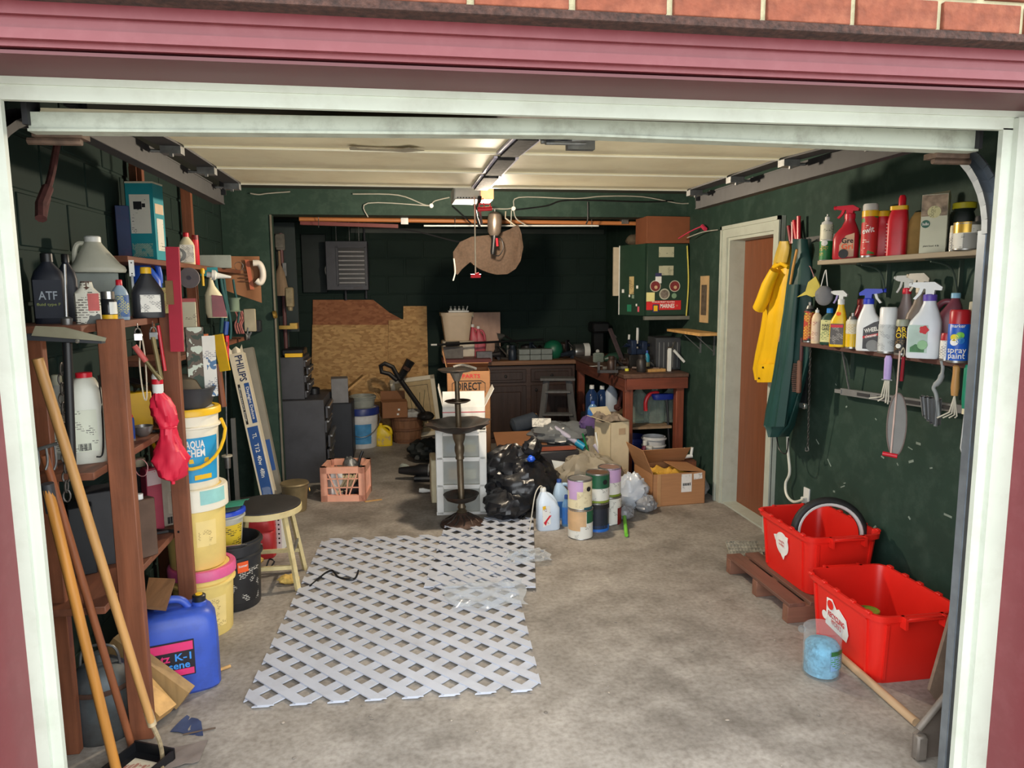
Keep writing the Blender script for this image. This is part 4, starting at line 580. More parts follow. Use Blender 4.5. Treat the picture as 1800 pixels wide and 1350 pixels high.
t = bucket('feed_pail', 'grey and yellow pail with a blue lid standing in the black bucket', at(398, .24, Y=3.82), .075, .098, .27, mat('grey_pail', (176, 176, 166), .5), mat('royal_blue', (36, 70, 190), .4), 20, ribs=1, lab=(.15, .75, -10, 60, printed('yellow_black', (214, 184, 50), (40, 40, 40), .7, .5)), lidh=.02); S('green_tray', 'thin clear green tray on top of the blue-lidded pail', 'tray', grid(6, 4, lambda u, v: ((u - .5) * .2, (v - .5) * .16, .02 + .02 * u + .012 * sin(5 * v)), .003), mat('sea_green', (60, 140, 120), .3), at(398, .512, Y=3.81))
# leaning long boxes, pipes and rods before the wall return
def leanbox(name, label, a, b, w, d, m, cat, top=0):
    """box of width w, depth d from foot a to head b; local z runs up the box, -y is its front"""
    v = b - a; L_ = v.length; z = v.normalized(); f = Vector((.0, -1, 0)); f = (f - z * f.dot(z)).normalized(); x = (-f).cross(z); t = T(name, label, cat, a); t.rotation_euler = Matrix((x, -f, z)).transposed().to_euler(); P(t, 'carton', box(w, d, L_), m); return t, L_
a = W(478, 905, 5.45); a.z = .03; b = W(417, 622, 5.70); IV = mat('ivory_card', (226, 216, 192), .6, var=.04)
t, L_ = leanbox('tube_box', 'white and blue fluorescent tube carton leaning behind the stool', a, b, .105, .075, IV, 'carton'); BL_ = mat('tube_blue', (42, 84, 150), .5, var=.05); y = -.0385
P(t, 'blue_panel', plate(.078, L_ * .5, (0, y, L_ * .02)), BL_); P(t, 'blue_strip', plate(.036, L_ * .26, (.026, y, L_ * .54)), BL_); P(t, 'black_strip', plate(.016, L_ * .26, (-.03, y, L_ * .54)), INK)
def down(s, h, L2, c, z, x=0): P(t, 'lettering', mv(mv(fit(text(s, h, .015), L2), (0, 0, 0), (0, rad(90), 0)), (x, y - .002, z)), c)
down('PHILIPS', .05, .2, mat('navy_ink', (38, 52, 92), .6), L_ * .90, .01); down('Daylight Deluxe', .02, .25, WINK, L_ * .67, .026); down('fluorescent lamp', .009, .26, WINK, L_ * .67, -.03); down('T12  40w  48in', .03, .26, WINK, L_ * .3); down('TL', .03, .04, WINK, L_ * .46); P(t, 'fine_print', plate(.06, L_ * .1, (0, y - .001, L_ * .03)), printed('blue_fine', (42, 84, 150), (190, 205, 225), 1.6, .6)); P(t, 'torn_end', mv(grid(5, 4, lambda u, v: ((u - .5) * .105, -.03 + .01 * sin(9 * u), v * .07 * (1 - .6 * abs(sin(6 * u)))), .002), (0, 0, L_)), IV)
a2 = W(492, 893, 5.6); a2.z = .03; t2, L2 = leanbox('tube_box', 'plain grey long carton leaning behind the tube carton', a2, W(437, 612, 5.80), .07, .06, mat('grey_card', (138, 134, 122), .7, var=.12, sc=6), 'carton'); P(t2, 'side_print', plate(.05, L2 * .2, (0, -.0305, L2 * .2)), BL_)
a = at(419, 0, Y=5.5); S('grey_pipe', 'upright square grey pipe left of the tube carton', 'pipe', bar((0, 0, 0), (0, 0, W(419, 735, 5.5).z), .028, .028), mat('pipe_grey', (120, 120, 118), .5, .3), a)
t = T('plunger', 'thin rod with a pale disc standing left of the grey pipe', 'rod', W(399, 800, 5.0)); P(t, 'rod', tube([(0, 0, -W(399, 800, 5.0).z), (0, 0, 0), W(396, 650, 5.0) - W(399, 800, 5.0)], .006), STEEL); P(t, 'disc', lathe([(.035, -.01), (.035, 0), (0, .0)], 16), mat('pale_disc', (190, 184, 166), .5)); P(t, 'cup', lathe([(.02, -.09), (.022, -.01)], 14), TIN)
S('hand_saw', 'flat yellow hand saw hanging hanging beside the camouflage box', 'saw', bar((0, 0, 0), W(383, 588, 4.3) - W(396, 652, 4.3), .055, .02, up=(0, 1, 0)), YEL, W(396, 652, 4.3))
S('wooden_mallet', 'brown wooden mallet shaft below the yellow saw', 'mallet', tube([(0, 0, 0), W(382, 640, 4.62) - W(392, 715, 4.62)], .022), BROWN, W(392, 715, 4.62))
S('red_screwdriver', 'red-handled screwdriver hanging right of the yellow handle', 'screwdriver', tube([(0, 0, 0), W(398, 590, 4.7) - W(400, 635, 4.7)], [.009, .015]), REDP, W(400, 635, 4.7)); S('blue_tool', 'dark blue tool hanging above the red screwdriver', 'tool', tube([(0, 0, 0), W(398, 565, 4.7) - W(396, 588, 4.7)], .016), BLUEP, W(396, 588, 4.7))
p = W(440, 572, 5.0); S('thermostat_box', 'old beige metal box hanging near the wall return', 'box', box(.075, .05, .15, (0, 0, -.04), .004), mat('beige_metal', (150, 142, 118), .5, .2, var=.15), p, 8)
p = W(434, 592, 4.95); S('pulley', 'small steel pulley hanging below the beige box', 'pulley', join(mv(lathe([(.026, -.012), (.02, 0), (.026, .012)], 16), (0, 0, 0), (0, rad(90), .5)), tube([(0, 0, .0), (.01, 0, .06)], .005), bar((.0, 0, -.02), (.03, 0, .03), .01, .01)), STEEL, p)
p = W(460, 535, 5.84); S('brass_pulley', 'round brass pulley wheel on the wall return edge', 'pulley', join(mv(lathe([(.022, -.015), (.03, -.01), (.03, .01), (.022, .015)], 18), (0, 0, 0), (0, rad(80), 0))), BRASS, W(483, 553, 5.83))
S('tool_box_lid', 'dark tool tray on the shelf by the wall return', 'tray', box(.2, .14, .09, bev=.006), mat('black_case'), at(438, 1.325, X=-1.16) + Vector((0, 0, 0)))
S('grey_cloth', 'crumpled grey cloth draped over the lower board', 'cloth', grid(10, 8, lambda u, v: ((u - .5) * .12, (v - .5) * .5, .01 + .05 * noise.noise((u * 3, v * 5, 1.3)) + .03), .004), mat('grey_cloth', (86, 84, 80), .9), Vector((-1.16, 4.1, 1.325)))
S('orange_carton', 'small orange-brown carton at the edge of the lower board', 'box', box(.07, .09, .085), mat('orange_card', (160, 92, 58), .7), at(341, 1.325, X=-1.06) + Vector((0, .12, 0)))
# stool with things around it
c = Vector((-.77, 4.06, 0)); t = T('stool', 'round-topped stool with black seat and cream legs', 'stool', c); CL = mat('cream_paint', (206, 190, 140), .5, var=.1, dirt=(120, 90, 50), dirtamt=.4, dsc=12)
P(t, 'seat', lathe([(.0, .425), (.182, .425), (.194, .44), (.194, .455), (.182, .46), (0, .46)], 36), mat('black_seat', (46, 44, 43), .55, var=.2)); P(t, 'seat_edge', lathe([(.188, .412), (.198, .416), (.198, .446), (.192, .45)], 36), CL)
for sx, sy in ((1, -1), (-1, -1), (1, 1), (-1, 1)): P(t, 'leg', bar((sx * .115, sy * .1, .43), (sx * .18, sy * .15, .0), .026, .02), CL)
for sy, z in ((-1, .13), (1, .13)): P(t, 'stretcher', bar((-.16, sy * .135, z), (.16, sy * .135, z), .016, .022), CL)
for sx in (-1, 1): P(t, 'side_stretcher', bar((sx * .15, -.12, .2), (sx * .15, .12, .2), .012, .018), STEEL)
p = at(455, 0, Y=4.5); t = T('gas_can', 'red plastic petrol can on the floor behind the stool', 'fuel can', p, 5); RG = mat('petrol_red', (176, 40, 44), .4, var=.1); P(t, 'can', loft([(0, .1, .08, 0, 0, 5), (.01, .108, .086, 0, 0, 5), (.16, .108, .086, 0, 0, 5), (.17, .1, .08, 0, 0, 5), (.18, .108, .086, 0, 0, 5), (.25, .1, .08, 0, 0, 4), (.3, .07, .06, 0, 0, 3)], 28), RG); P(t, 'handle', tube(curve([(-.06, 0, .28), (-.04, 0, .34), (.04, 0, .34), (.06, 0, .28)], 5), .012, 8), RG); P(t, 'spout', lathe([(.02, .26), (.018, .33), (0, .331)], 12), BLACK, (.07, 0, 0))
p = at(490, 0, Y=4.62); t = T('perforated_box', 'white box with punched holes behind the stool leg', 'box', p, -12); P(t, 'carton', box(.085, .1, .3), WPL); P(t, 'hole', join(*[mv(lathe([(.006, 0), (.006, .0015), (0, .0015)], 8), (.005 + .022 * i, -.0505, .05 + .03 * j), (pi / 2, 0, 0)) for i in range(2) for j in range(7)]), BLACK)
p = G(508, 1027); S('yellow_sponge', 'torn yellow sponge on the floor at the stool foot', 'sponge', blob(.055, .035, .025, .35, 3, 3, 20), mat('sponge', (206, 172, 92), .9, var=.2, sc=40, bump=.8), p + Vector((.0, .01, 0))); S('yellow_sponge', 'second torn yellow sponge behind the stool stretcher', 'sponge', blob(.05, .04, .028, .3, 9, 3, 20), mat('sponge'), G(440, 1005) + Vector((0, .1, 0)))
S('extension_cable', 'black cable curled on the floor across the lattice edge', 'cord', tube(curve([G(545, 1030, .012), G(580, 1003, .016), G(596, 1015, .016), G(622, 1018, .016), G(630, 1003, .016)], 6), .006, 6), BLACK)
S('extension_cable', 'black cable coiled in the shadow under the stool', 'cord', tube(curve([(0, 0, 0), (.02, .01, .05), (.05, 0, .04), (.03, -.02, .01), (.05, .02, .004)], 6), .005, 6), BLACK, G(462, 1012) + Vector((0, .1, .004)))
p = at(520, 0, Y=5.42); t = T('brass_planter', 'tarnished brass planter beside the leaning cartons', 'planter', p); P(t, 'pot', lathe([(.075, 0), (.08, .01), (.098, .205), (.102, .215), (.095, .215), (.08, .03), (0, .03)], 28), mat('tarnished_brass', (136, 120, 88), .5, .3, var=.35, sc=8)); P(t, 'rim', lathe([(.1, .2), (.106, .208), (.1, .218)], 28), mat('tarnished_brass')); P(t, 'ring', tube([(.108 , -.01 + .012 * cos(a), .16 + .015 * sin(a)) for a in [2 * pi * i / 12 for i in range(12)]], .003, 5, True), BRASS)
S('red_rag', 'dark red rag on the floor behind the brass planter', 'rag', blob(.05, .05, .07, .3, 5, 3, 18), mat('dark_red_rag', (120, 30, 48), .8), at(503, 0, Y=5.72))
# rusty strap high on the left wall
b0 = W(72, 384, 2.62); S('rusty_pry_bar', 'rusty red bar hanging high on the left wall', 'bar', join(tube(curve([W(103, 236, 2.88) - b0, W(92, 300, 2.8) - b0, W(80, 345, 2.7) - b0, (0, 0, 0)], 5), [.012] * 10 + [.017] * 6, 8), tube([W(84, 330, 2.7) - b0, W(72, 360, 2.65) - b0, (0, 0, 0)], .018, 8)), mat('rust_red', (86, 48, 46), .8, var=.3, sc=30), b0)
# ================================================================== MIDDLE OF THE FLOOR
LAT = mat('lattice_vinyl', (184, 189, 200), .5, var=.06, sc=5, dirt=(140, 135, 135), dirtamt=.25, dsc=7)
def lattice(label, c, w, h, rz, z0, off=(0, 0), sag=False):
    """panel of crossed diagonal slats lying flat; every slat is cut by the panel edge"""
    t = T('lattice_panel', label, 'lattice', (c[0], c[1], z0), rz); pit, sw = .104, .0455
    for layer, d in ((0, Vector((1, 1)).normalized()), (1, Vector((1, -1)).normalized())):
        n = Vector((-d.y, d.x)); k = -40
        for k in range(-40, 41):
            o = n * (k * pit + off[layer]); poly = [o + d * a + n * b for a, b in ((-3, -sw / 2), (3, -sw / 2), (3, sw / 2), (-3, sw / 2))]
            for ax, lim in ((0, w / 2), (1, h / 2)):                       # clip to the panel rectangle
                for s in (1, -1):
                    q = []
                    for i in range(len(poly)):
                        A, B = poly[i], poly[(i + 1) % len(poly)]; fa, fb = lim - s * A[ax], lim - s * B[ax]
                        if fa >= 0: q.append(A)
                        if (fa >= 0) != (fb >= 0): q.append(A + (B - A) * (fa / (fa - fb)))
                    poly = q
                    if not poly: break
                if not poly: break
            if len(poly) < 3: continue
            if max((a - b).length for a in poly for b in poly) < .05: continue
            zz = .004 + .005 * layer; m = len(poly); V = [(p.x, p.y, zz) for p in poly] + [(p.x, p.y, zz + .005) for p in poly]
            P(t, 'slat', (V, [tuple(range(m))[::-1], tuple(range(m, 2 * m))] + [(i, (i + 1) % m, (i + 1) % m + m, i + m) for i in range(m)]), LAT, sm=0)
    return t
lattice('large white vinyl lattice panel lying flat on the floor', (.0, 3.70), 1.2, 1.935, -3.6, 0)
lattice('smaller white lattice panel overlapping the far corner of the large one', (.50, 4.32), .612, 1.2, -10, .013)
FILM = mat('clear_film', (196, 206, 218), .25, var=.1); FILM = glassy('thin_film', (228, 234, 240), .1, .15)
def crumple(sx, sy, hgt, seed, n=18): return grid(n, n, lambda u, v: ((u - .5) * sx * (1 + .3 * noise.noise((seed, v * 3, 0))), (v - .5) * sy * (1 + .3 * noise.noise((u * 3, seed, 1))), max(.0, hgt * (.5 + .9 * noise.noise((u * 4 + seed, v * 4, 2)) + .5 * noise.noise((u * 9, v * 9, seed)))) * min(1, 5 * min(u, 1 - u, v, 1 - v) + .15)))
S('plastic_film', 'torn clear plastic film crumpled on the lattice overlap', 'plastic film', crumple(.42, .3, .03, 4.2), FILM, (.42, 3.62, .026)); S('plastic_film', 'clear film scrap poking off the right edge of the small lattice', 'plastic film', crumple(.26, .2, .04, 8.1), FILM, (.74, 4.12, .028))
# iron tiered stand
b0 = Vector((.40, 4.86, 0)); t = T('iron_stand', 'tall black iron stand with scalloped dishes and ornate round base', 'plant stand', b0, rot=(0, rad(-1.2), 0)); IRON = mat('weathered_iron', (58, 54, 50), .5, .5, var=.35, sc=16, dirt=(110, 70, 52), dirtamt=.5, dsc=9); POLE = mat('worn_bronze', (104, 92, 74), .4, .6, var=.3, sc=12)
P(t, 'base', lathe([(.15, 0), (.155, .012), (.14, .03), (.09, .05), (.05, .075), (.035, .09)], 36, wob=lambda a, z: .03 * sin(a * 16) if z < .04 else 0), mat('rusty_iron', (74, 56, 48), .6, .4, var=.4, sc=30, bump=.6)); P(t, 'base_rim', tube([(.148 * cos(a), .148 * sin(a), .012) for a in [2 * pi * i / 40 for i in range(40)]], .008, 6, True), IRON)
for i in range(12): a = 2 * pi * i / 12; P(t, 'base_rib', tube([(.13 * cos(a), .13 * sin(a), .03), (.09 * cos(a + .12), .09 * sin(a + .12), .055), (.05 * cos(a), .05 * sin(a), .08)], .006, 5), IRON)
P(t, 'lower_pole', lathe([(.03, .085), (.038, .1), (.024, .115), (.03, .13), (.022, .15), (.023, .47), (.03, .475), (.03, .49), (.026, .5), (.034, .53), (.034, .56), (.028, .58), (.042, .62), (.046, .66)], 20), POLE); P(t, 'low_dish', lathe([(.02, .165), (.06, .17), (.105, .19), (.122, .22), (.126, .224), (.118, .222), (.1, .2), (.05, .185), (.02, .185)], 32), IRON)
P(t, 'scalloped_dish', lathe([(.04, .655), (.1, .67), (.17, .70), (.215, .73), (.222, .735), (.21, .735), (.16, .71), (.09, .685), (.03, .68)], 48, wob=lambda a, z: (.07 * sin(a * 8)) if z > .69 else 0), IRON)
P(t, 'upper_pole', lathe([(.02, .68), (.021, .86), (.026, .865), (.026, .885), (.017, .89), (.017, 1.03), (.024, 1.035), (.024, 1.05)], 18), POLE); P(t, 'small_dish', lathe([(.02, .868), (.07, .872), (.09, .882), (.088, .885), (.06, .879), (.02, .876)], 28), IRON); P(t, 'cone', lathe([(.02, 1.02), (.045, 1.075), (.048, 1.08)], 20), mat('dull_tin', (140, 136, 128), .4, .6)); P(t, 'top_dish', lathe([(.03, 1.075), (.1, 1.085), (.13, 1.1), (.128, 1.104), (.06, 1.092), (.0, 1.09)], 28), IRON)
S('silver_wrench', 'bent silver tool lying on the top dish of the iron stand', 'tool', tube(curve([(-.05, -.05, .02), (.0, -.04, .03), (.05, -.02, .02), (.11, -.01, .0)], 4), .009, 8), CHROME, b0 + Vector((.0, -.03, 1.105)))
# white drawer tower and boxes on it
p = at(813, 0, Y=5.26); t = T('drawer_tower', 'white plastic drawer tower with see-through fronts', 'drawers', p, -6); w, d, h = .37, .34, .63; WD = mat('drawer_white', (226, 226, 222), .45, var=.04)
P(t, 'frame', join(*[box(.055, .06, h, (sx * (w / 2 - .028), sy * (d / 2 - .03), 0), .006) for sx in (-1, 1) for sy in (-1, 1)], box(w, d, .022, (0, 0, h - .022), .004), box(w, d, .02, (0, 0, .0)), *[box(w - .02, d, .014, (0, 0, z)) for z in (.21, .415)], *[box(.006, d - .06, h, (sx * (w / 2 - .008), 0, 0)) for sx in (-1, 1)], box(w, .006, h, (0, d / 2 - .006, 0))), WD)
CLR = glassy('drawer_clear', (232, 234, 230), .3, .25, .25)
for i, (z, hh) in enumerate(((.022, .185), (.227, .185), (.432, .17))):
    o = P(t, 'drawer', join(box(w - .11, .006, hh, (0, -d / 2 + .02, z)), box(w - .115, d - .08, .005, (0, 0, z)), *[box(.004, d - .08, hh * .8, (sx * (w / 2 - .06), 0, z)) for sx in (-1, 1)]), CLR); P(o, 'drawer_lip', box(w - .11, .014, .018, (0, -d / 2 + .014, z + hh - .014)), WD)
for i, (x, z, sx, hh, c) in enumerate(((-.05, .44, .13, .07, (90, 140, 190)), (.06, .44, .1, .06, (222, 190, 60)), (.0, .5, .18, .04, (170, 190, 180)), (-.04, .235, .12, .09, (200, 150, 70)), (.06, .235, .1, .08, (220, 215, 190)), (.02, .32, .14, .04, (120, 150, 160)), (.0, .03, .2, .08, (96, 92, 88)))): S('drawer_contents', ['blue packet in the top see-through drawer', 'yellow packet in the top see-through drawer', 'pale bundle on the packets in the top drawer', 'amber bottle lying in the middle see-through drawer', 'cream carton in the middle see-through drawer', 'grey-blue pack on top in the middle drawer', 'dark bundle in the lowest see-through drawer'][i], 'packet', box(sx, .16, hh, bev=.01), mat('contents_%d' % i, c, .5, var=.25, sc=20), p + Vector((x, -.02, z + .006)), -6, 'things in the white drawer tower')
p2 = p + Vector((.02, .0, h + .001)); t = carton('shipping_box', 'white shipping box with red line standing open on the drawer tower', p2, .31, .24, .16, mat('white_card', (226, 224, 216), .6), -4, flaps=(('f', -6), ('r', 28), ('l', 12))); P(t, 'red_line', box(.312, .001, .006, (0, -.1212, .12)), mat('thin_red', (190, 60, 70), .5)); P(t, 'logo', join(*[plate(.03, .012, (-.08 + .02 * i, -.1214, .05 + .02 * i)) for i in range(2)]), INK); P(t, 'contents', box(.28, .2, .12, (0, 0, .006)), WPL)
p3 = at(826, 0, Y=5.75); t = carton('lettered_box', 'tall brown carton with bold black lettering behind the drawer tower', p3, .34, .3, 1.0, CARD, -4, flaps=(('b', -70), ('l', 12))); P(t, 'lettering', mv(fit(text('DIRECT', .06, .02), .2), (0, -.152, .877)), INK); P(t, 'outline', join(*[bar((a, -.1525, b), (c, -.1525, e_), .004, .004) for a, b, c, e_ in ((-.13, .83, -.13, .905), (.13, .83, .13, .905), (-.13, .905, -.1, .925), (.13, .905, .1, .925), (-.1, .925, .1, .925))]), INK); P(t, 'red_print', mv(fit(text('PARTS', .03, .02), .14), (.02, -.1525, .96)), RINK)
# milk crate
p = (G(562, 882) + G(640, 884)) / 2; p.z = 0; t = T('milk_crate', 'peach plastic milk crate full of odds and ends', 'crate', p + Vector((.03, .17, 0)), -7); PE = mat('peach_plastic', (236, 172, 146), .5, var=.08); w, d, h = .345, .31, .275
rim = [box(w, .03, .05, (0, sy * (d / 2 - .015), z)) for sy in (-1, 1) for z in (0, h - .05)] + [box(.03, d, .05, (sx * (w / 2 - .015), 0, z)) for sx in (-1, 1) for z in (0, h - .05)] + [box(.05, .03, h, (sx * (w / 2 - .025), sy * (d / 2 - .015), 0)) for sx in (-1, 1) for sy in (-1, 1)] + [box(.03, .05, h, (sx * (w / 2 - .015), sy * (d / 2 - .025), 0)) for sx in (-1, 1) for sy in (-1, 1)]
P(t, 'frame', join(*rim, box(w - .02, d - .02, .008)), PE)
for sy in (-1, 1):
    for i in range(4): x = (-.09, -.04, .04, .09)[i]; P(t, 'lattice_bar', bar((x * 1.25, sy * (d / 2 - .012), h - .05), (x * .5, sy * (d / 2 - .012), .05), .009, .01), PE)
    for z in (.11, .18): P(t, 'lattice_bar', bar((-w / 2 + .05, sy * (d / 2 - .012), z), (w / 2 - .05, sy * (d / 2 - .012), z), .009, .008), PE)
for sx in (-1, 1):
    for i in range(6): y = -.1 + .04 * i; P(t, 'lattice_bar', bar((sx * (w / 2 - .012), y, h - .05), (sx * (w / 2 - .012), y * .75, .05), .009, .009), PE)
c0 = p + Vector((.03, .17, .02))
S('crate_junk', 'grey metal gearbox lump in the milk crate', 'machine part', blob(.06, .06, .075, .2, 2), STEEL, c0 + Vector((.03, .02, .14))); S('crate_junk', 'white folded carton tucked in the milk crate', 'carton', box(.1, .09, .2, bev=.004), WPL, c0 + Vector((-.09, -.04, .01)), 30); S('crate_junk', 'black handled tool sticking out of the milk crate', 'tool', tube([(0, 0, .0), (.07, .02, .26), (.09, .03, .31)], .012), BLACK, c0 + Vector((.04, .03, .02))); S('crate_junk', 'bundle of pale sticks in the milk crate', 'sticks', join(*[tube([(-.1 + .03 * i, -.08, .02 + .008 * i), (-.02 + .03 * i, -.03, .16)], .012) for i in range(5)]), mat('pale_stick', (190, 176, 140), .7, var=.3), c0); S('crate_junk', 'dark rag at the bottom of the milk crate', 'rag', blob(.12, .1, .05, .25, 6), DGREY, c0 + Vector((.02, .02, 0)))
S('floor_slip', 'thin tan slip of wood under the crate corner', 'wood slip', bar((-.06, 0, .004), (.07, .04, .004), .02, .006), PINE, G(655, 882))
# trash bag
p = G(915, 912); t = T('trash_bag', 'full black trash bag with a blue tie', 'trash bag', p + Vector((.06, .2, 0))); BAG = mat('black_bag_film', (27, 28, 32), .3, var=.2, sc=14, bump=.3)
P(t, 'bag', join(blob(.27, .24, .2, .15, 11, 2.6, 56), mv(blob(.2, .18, .14, .25, 5, 3.0, 44), (-.08, .03, .2))), BAG); P(t, 'gathered_neck', mv(blob(.06, .05, .07, .4, 8, 4, 20), (.02, -.06, .42), (0, rad(25), 0)), BAG); P(t, 'tie', mv(blob(.026, .026, .022, .4, 2, 3, 16), (.03, -.14, .4)), mat('tie_blue', (30, 90, 220), .4)); P(t, 'tail', mv(blob(.15, .14, .1, .3, 21, 3, 28), (-.15, -.18, 0)), BAG)
# jugs and paint cans
p = at(963, 0, Y=4.68); t = T('cleaner_jug', 'pale blue jug with red label and a trailing hose', 'jug', p, 4); JW = mat('pale_jug', (206, 220, 236), .4, var=.04)
P(t, 'bottle', loft([(0, .075, .05, .0, 0, 4), (.01, .08, .055, 0, 0, 4), (.15, .078, .055, 0, 0, 4), (.2, .062, .05, -.015, 0, 3.5), (.25, .03, .03, -.03, 0, 2.5), (.27, .018, .018, -.033)], 28), JW); P(t, 'handle', tube(curve([(-.02, 0, .25), (.015, 0, .235), (.05, 0, .19), (.066, 0, .13)], 5), .014, 10), JW); P(t, 'cap', lathe([(.021, .262), (.021, .286), (.017, .292), (0, .292)], 16), WPL, (-.033, 0, 0)); P(t, 'label', mv(prism([(-.045, 0), (.01, .02), (.005, .15), (-.05, .14)], .001), (-.005, -.0575, .03)), printed('jug_label', (226, 226, 222), (120, 40, 60), .9, .42)); P(t, 'red_swoosh', mv(prism([(-.045, .02), (-.005, .07), (.01, .07), (-.02, .03), (-.03, .0)], .001), (0, -.0585, .04)), REDP); P(t, 'yellow_spot', mv(prism([(-.05, .0), (-.03, .01), (-.032, .03), (-.052, .025)], .001), (0, -.0585, .15)), YEL); P(t, 'hose', tube(curve([(-.033, 0, .29), (-.06, -.02, .31), (-.1, -.04, .26), (-.13, -.06, .12), (-.16, -.1, .02), (-.2, -.12, .03)], 6), .004, 6), mat('clear_hose', (190, 184, 170), .3))
p = at(990, 0, Y=4.88); jug('washer_jug', 'pale blue plastic jug just behind the cleaner jug', p, .29, .15, .1, mat('ice_blue', (176, 204, 232), .3, var=.05), BLUEP, 0, lab=mat('blue_panel', (60, 120, 200), .4))
p = at(995, 0, Y=4.72); bottle('water_bottle', 'slim clear blue water bottle between jug and paint cans', p, .22, .06, .06, glassy('blue_clear', (130, 180, 226), .5), BLUEP, mat('blue_panel'), 0, sq=2)
CB = mat('can_cream', (226, 214, 176), .45, var=.04); CW = printed('can_white', (224, 224, 216), (120, 124, 120), 1.0, .4); CG = mat('can_green', (30, 92, 64), .45); LIDT = mat('lid_grey', (140, 134, 126), .4, .6, var=.2); LIL = mat('lilac_paint', (198, 164, 206), .4, var=.04)
r, h = .083, .2; pA = at(1020, 0, Y=4.49); pB = at(1049, 0, Y=4.62); pC = at(1071, 0, Y=4.74); rz = face(pA); gp = 'paint cans stacked in twos on the floor'
TAN = mat('tan_drip', (206, 170, 128), .5)
paint_can('paint_can', 'white paint can with tan drips, bottom of the front stack', pA, r, h, CW, LIDT, rz, ((.45, 1.0, -90, 28, TAN, 'drip'), (.3, .5, -70, 0, TAN, 'drip_tongue'), (.55, .98, 30, 90, CG, 'green_panel')), gp)
t = paint_can('paint_can', 'cream paint can with lilac drips, top of the front stack', pA + Vector((-.004, .0, h + .001)), r * .97, h, CB, mat('lid_bright', (176, 172, 168), .35, .6), rz, ((.1, .9, -20, 70, printed('cream_can_label', (226, 214, 176), (170, 150, 110), 1.2, .45), 'label'), (.62, .97, -90, 15, LIL, 'drip'), (.35, .65, -60, -14, LIL, 'drip_tongue'), (.0, .09, 20, 90, mat('can_teal', (40, 84, 96), .4), 'base_band')), gp); P(t, 'badge', bend(mv(lathe([(.016, 0), (.016, .001), (0, .001)], 18), (.06, -.004, .14), (pi / 2, 0, 0)), r * .97), INK)
paint_can('paint_can', 'dark and silver paint can with a blue base, bottom of the middle stack', pB, r, h, mat('can_grey', (120, 122, 126), .4, .3, var=.2), LIDT, rz, ((.1, .8, -30, 60, printed('dark_label', (60, 62, 70), (200, 200, 205), .8, .5), 'print'), (.0, .22, -90, 90, mat('can_blue', (40, 110, 200), .4), 'base_band'), (.8, 1, -90, 90, INK, 'top_band')), gp)
t = paint_can('paint_can', 'green and white paint can with brown lid, top of the middle stack', pB + Vector((.003, 0, h + .001)), r * .97, h, CW, mat('lid_brown', (112, 84, 68), .5, .3), rz, ((.5, .96, -120, 90, CG, 'green_panel'), (.0, .08, -90, 90, mat('can_olive', (130, 150, 50), .4), 'base_band')), gp); P(t, 'badge', bend(mv(lathe([(.017, 0), (.017, .001), (0, .001)], 18), (.05, -.004, .145), (pi / 2, 0, 0)), r * .97), INK)
paint_can('paint_can', 'white can with dark red streaks, bottom of the rear stack', pC, r, h, CW, LIDT, rz, ((.0, .6, 40, 80, mat('dark_red'), 'drip'), (.0, .3, -40, -20, mat('dark_red'), 'drip_tongue')), gp)
paint_can('paint_can', 'white can splashed lilac, top of the rear stack', pC + Vector((.0, .01, h + .001)), r * .97, h, CW, mat('lid_rose', (150, 120, 110), .5, .3), rz, ((.5, 1, -10, 80, LIL, 'drip'), (.0, .08, -90, 90, mat('can_olive'), 'base_band')), gp)
WBAG = glassy('milky_bag', (214, 222, 232), .62, .25)
S('plastic_bag', 'milky white plastic bag slumped in front of the cardboard box', 'plastic bag', blob(.12, .1, .13, .28, 7, 3, 32), WBAG, at(1108, 0, Y=5.0)); S('plastic_bag', 'small grey crumpled plastic bag beside the milky one', 'plastic bag', blob(.075, .07, .06, .35, 14, 4, 26), glassy('grey_bag', (150, 152, 156), .7, .25), at(1134, 0, Y=4.92)); S('plastic_bag', 'grey film bag behind the lilac paint can', 'plastic bag', blob(.07, .06, .05, .35, 17, 4, 24), glassy('grey_bag'), at(1096, 0, Y=4.78))
a, b = G(1101, 945), G(1096, 905); S('green_stick', 'bright green garden stake lying on the floor', 'stake', tube([(0, 0, .016), (b.x - a.x, b.y - a.y, .05)], .013, 10), mat('lime', (110, 190, 50), .4), (a.x, a.y, 0)); S('cord_loop', 'thin pale cord loop at the end of the green stake', 'cord', tube(curve([(0, 0, .05), (-.03, .02, .07), (-.05, .04, .03), (-.04, .03, .006)], 5), .003, 5), mat('clear_hose'), b)
# open cardboard box by the inner door
p = (G(1150, 893) + G(1232, 882)) / 2; t = carton('moving_box', 'open brown cardboard box with shipping labels by the inner door', (p.x - .01, p.y + .17, 0), .43, .36, .25, CARD, 4, flaps=(('l', 24), ('r', -84), ('b', -40)));
P(t, 'shipping_label', plate(.085, .14, (.06, -.1815, .1)), printed('ship_label', (228, 226, 222), (60, 60, 64), 1.5, .4)); P(t, 'barcode', join(*[plate((1 + (i * 5) % 3) * .0016, .02, (.03 + i * .006, -.183, .15)) for i in range(11)]), INK); P(t, 'small_label', mv(plate(.07, .045), (.155, -.1815, .195), (0, rad(-4), 0)), printed('ship_label')); P(t, 'tape', plate(.03, .25, (-.165, -.1815, 0)), mat('kraft_tape', (186, 142, 98), .5))
S('yellow_packing', 'crumpled yellow packing paper inside the open cardboard box', 'paper', crumple(.34, .26, .05, 2.2), mat('mustard_paper', (206, 160, 60), .7, var=.2), (p.x - .01, p.y + .17, .2))
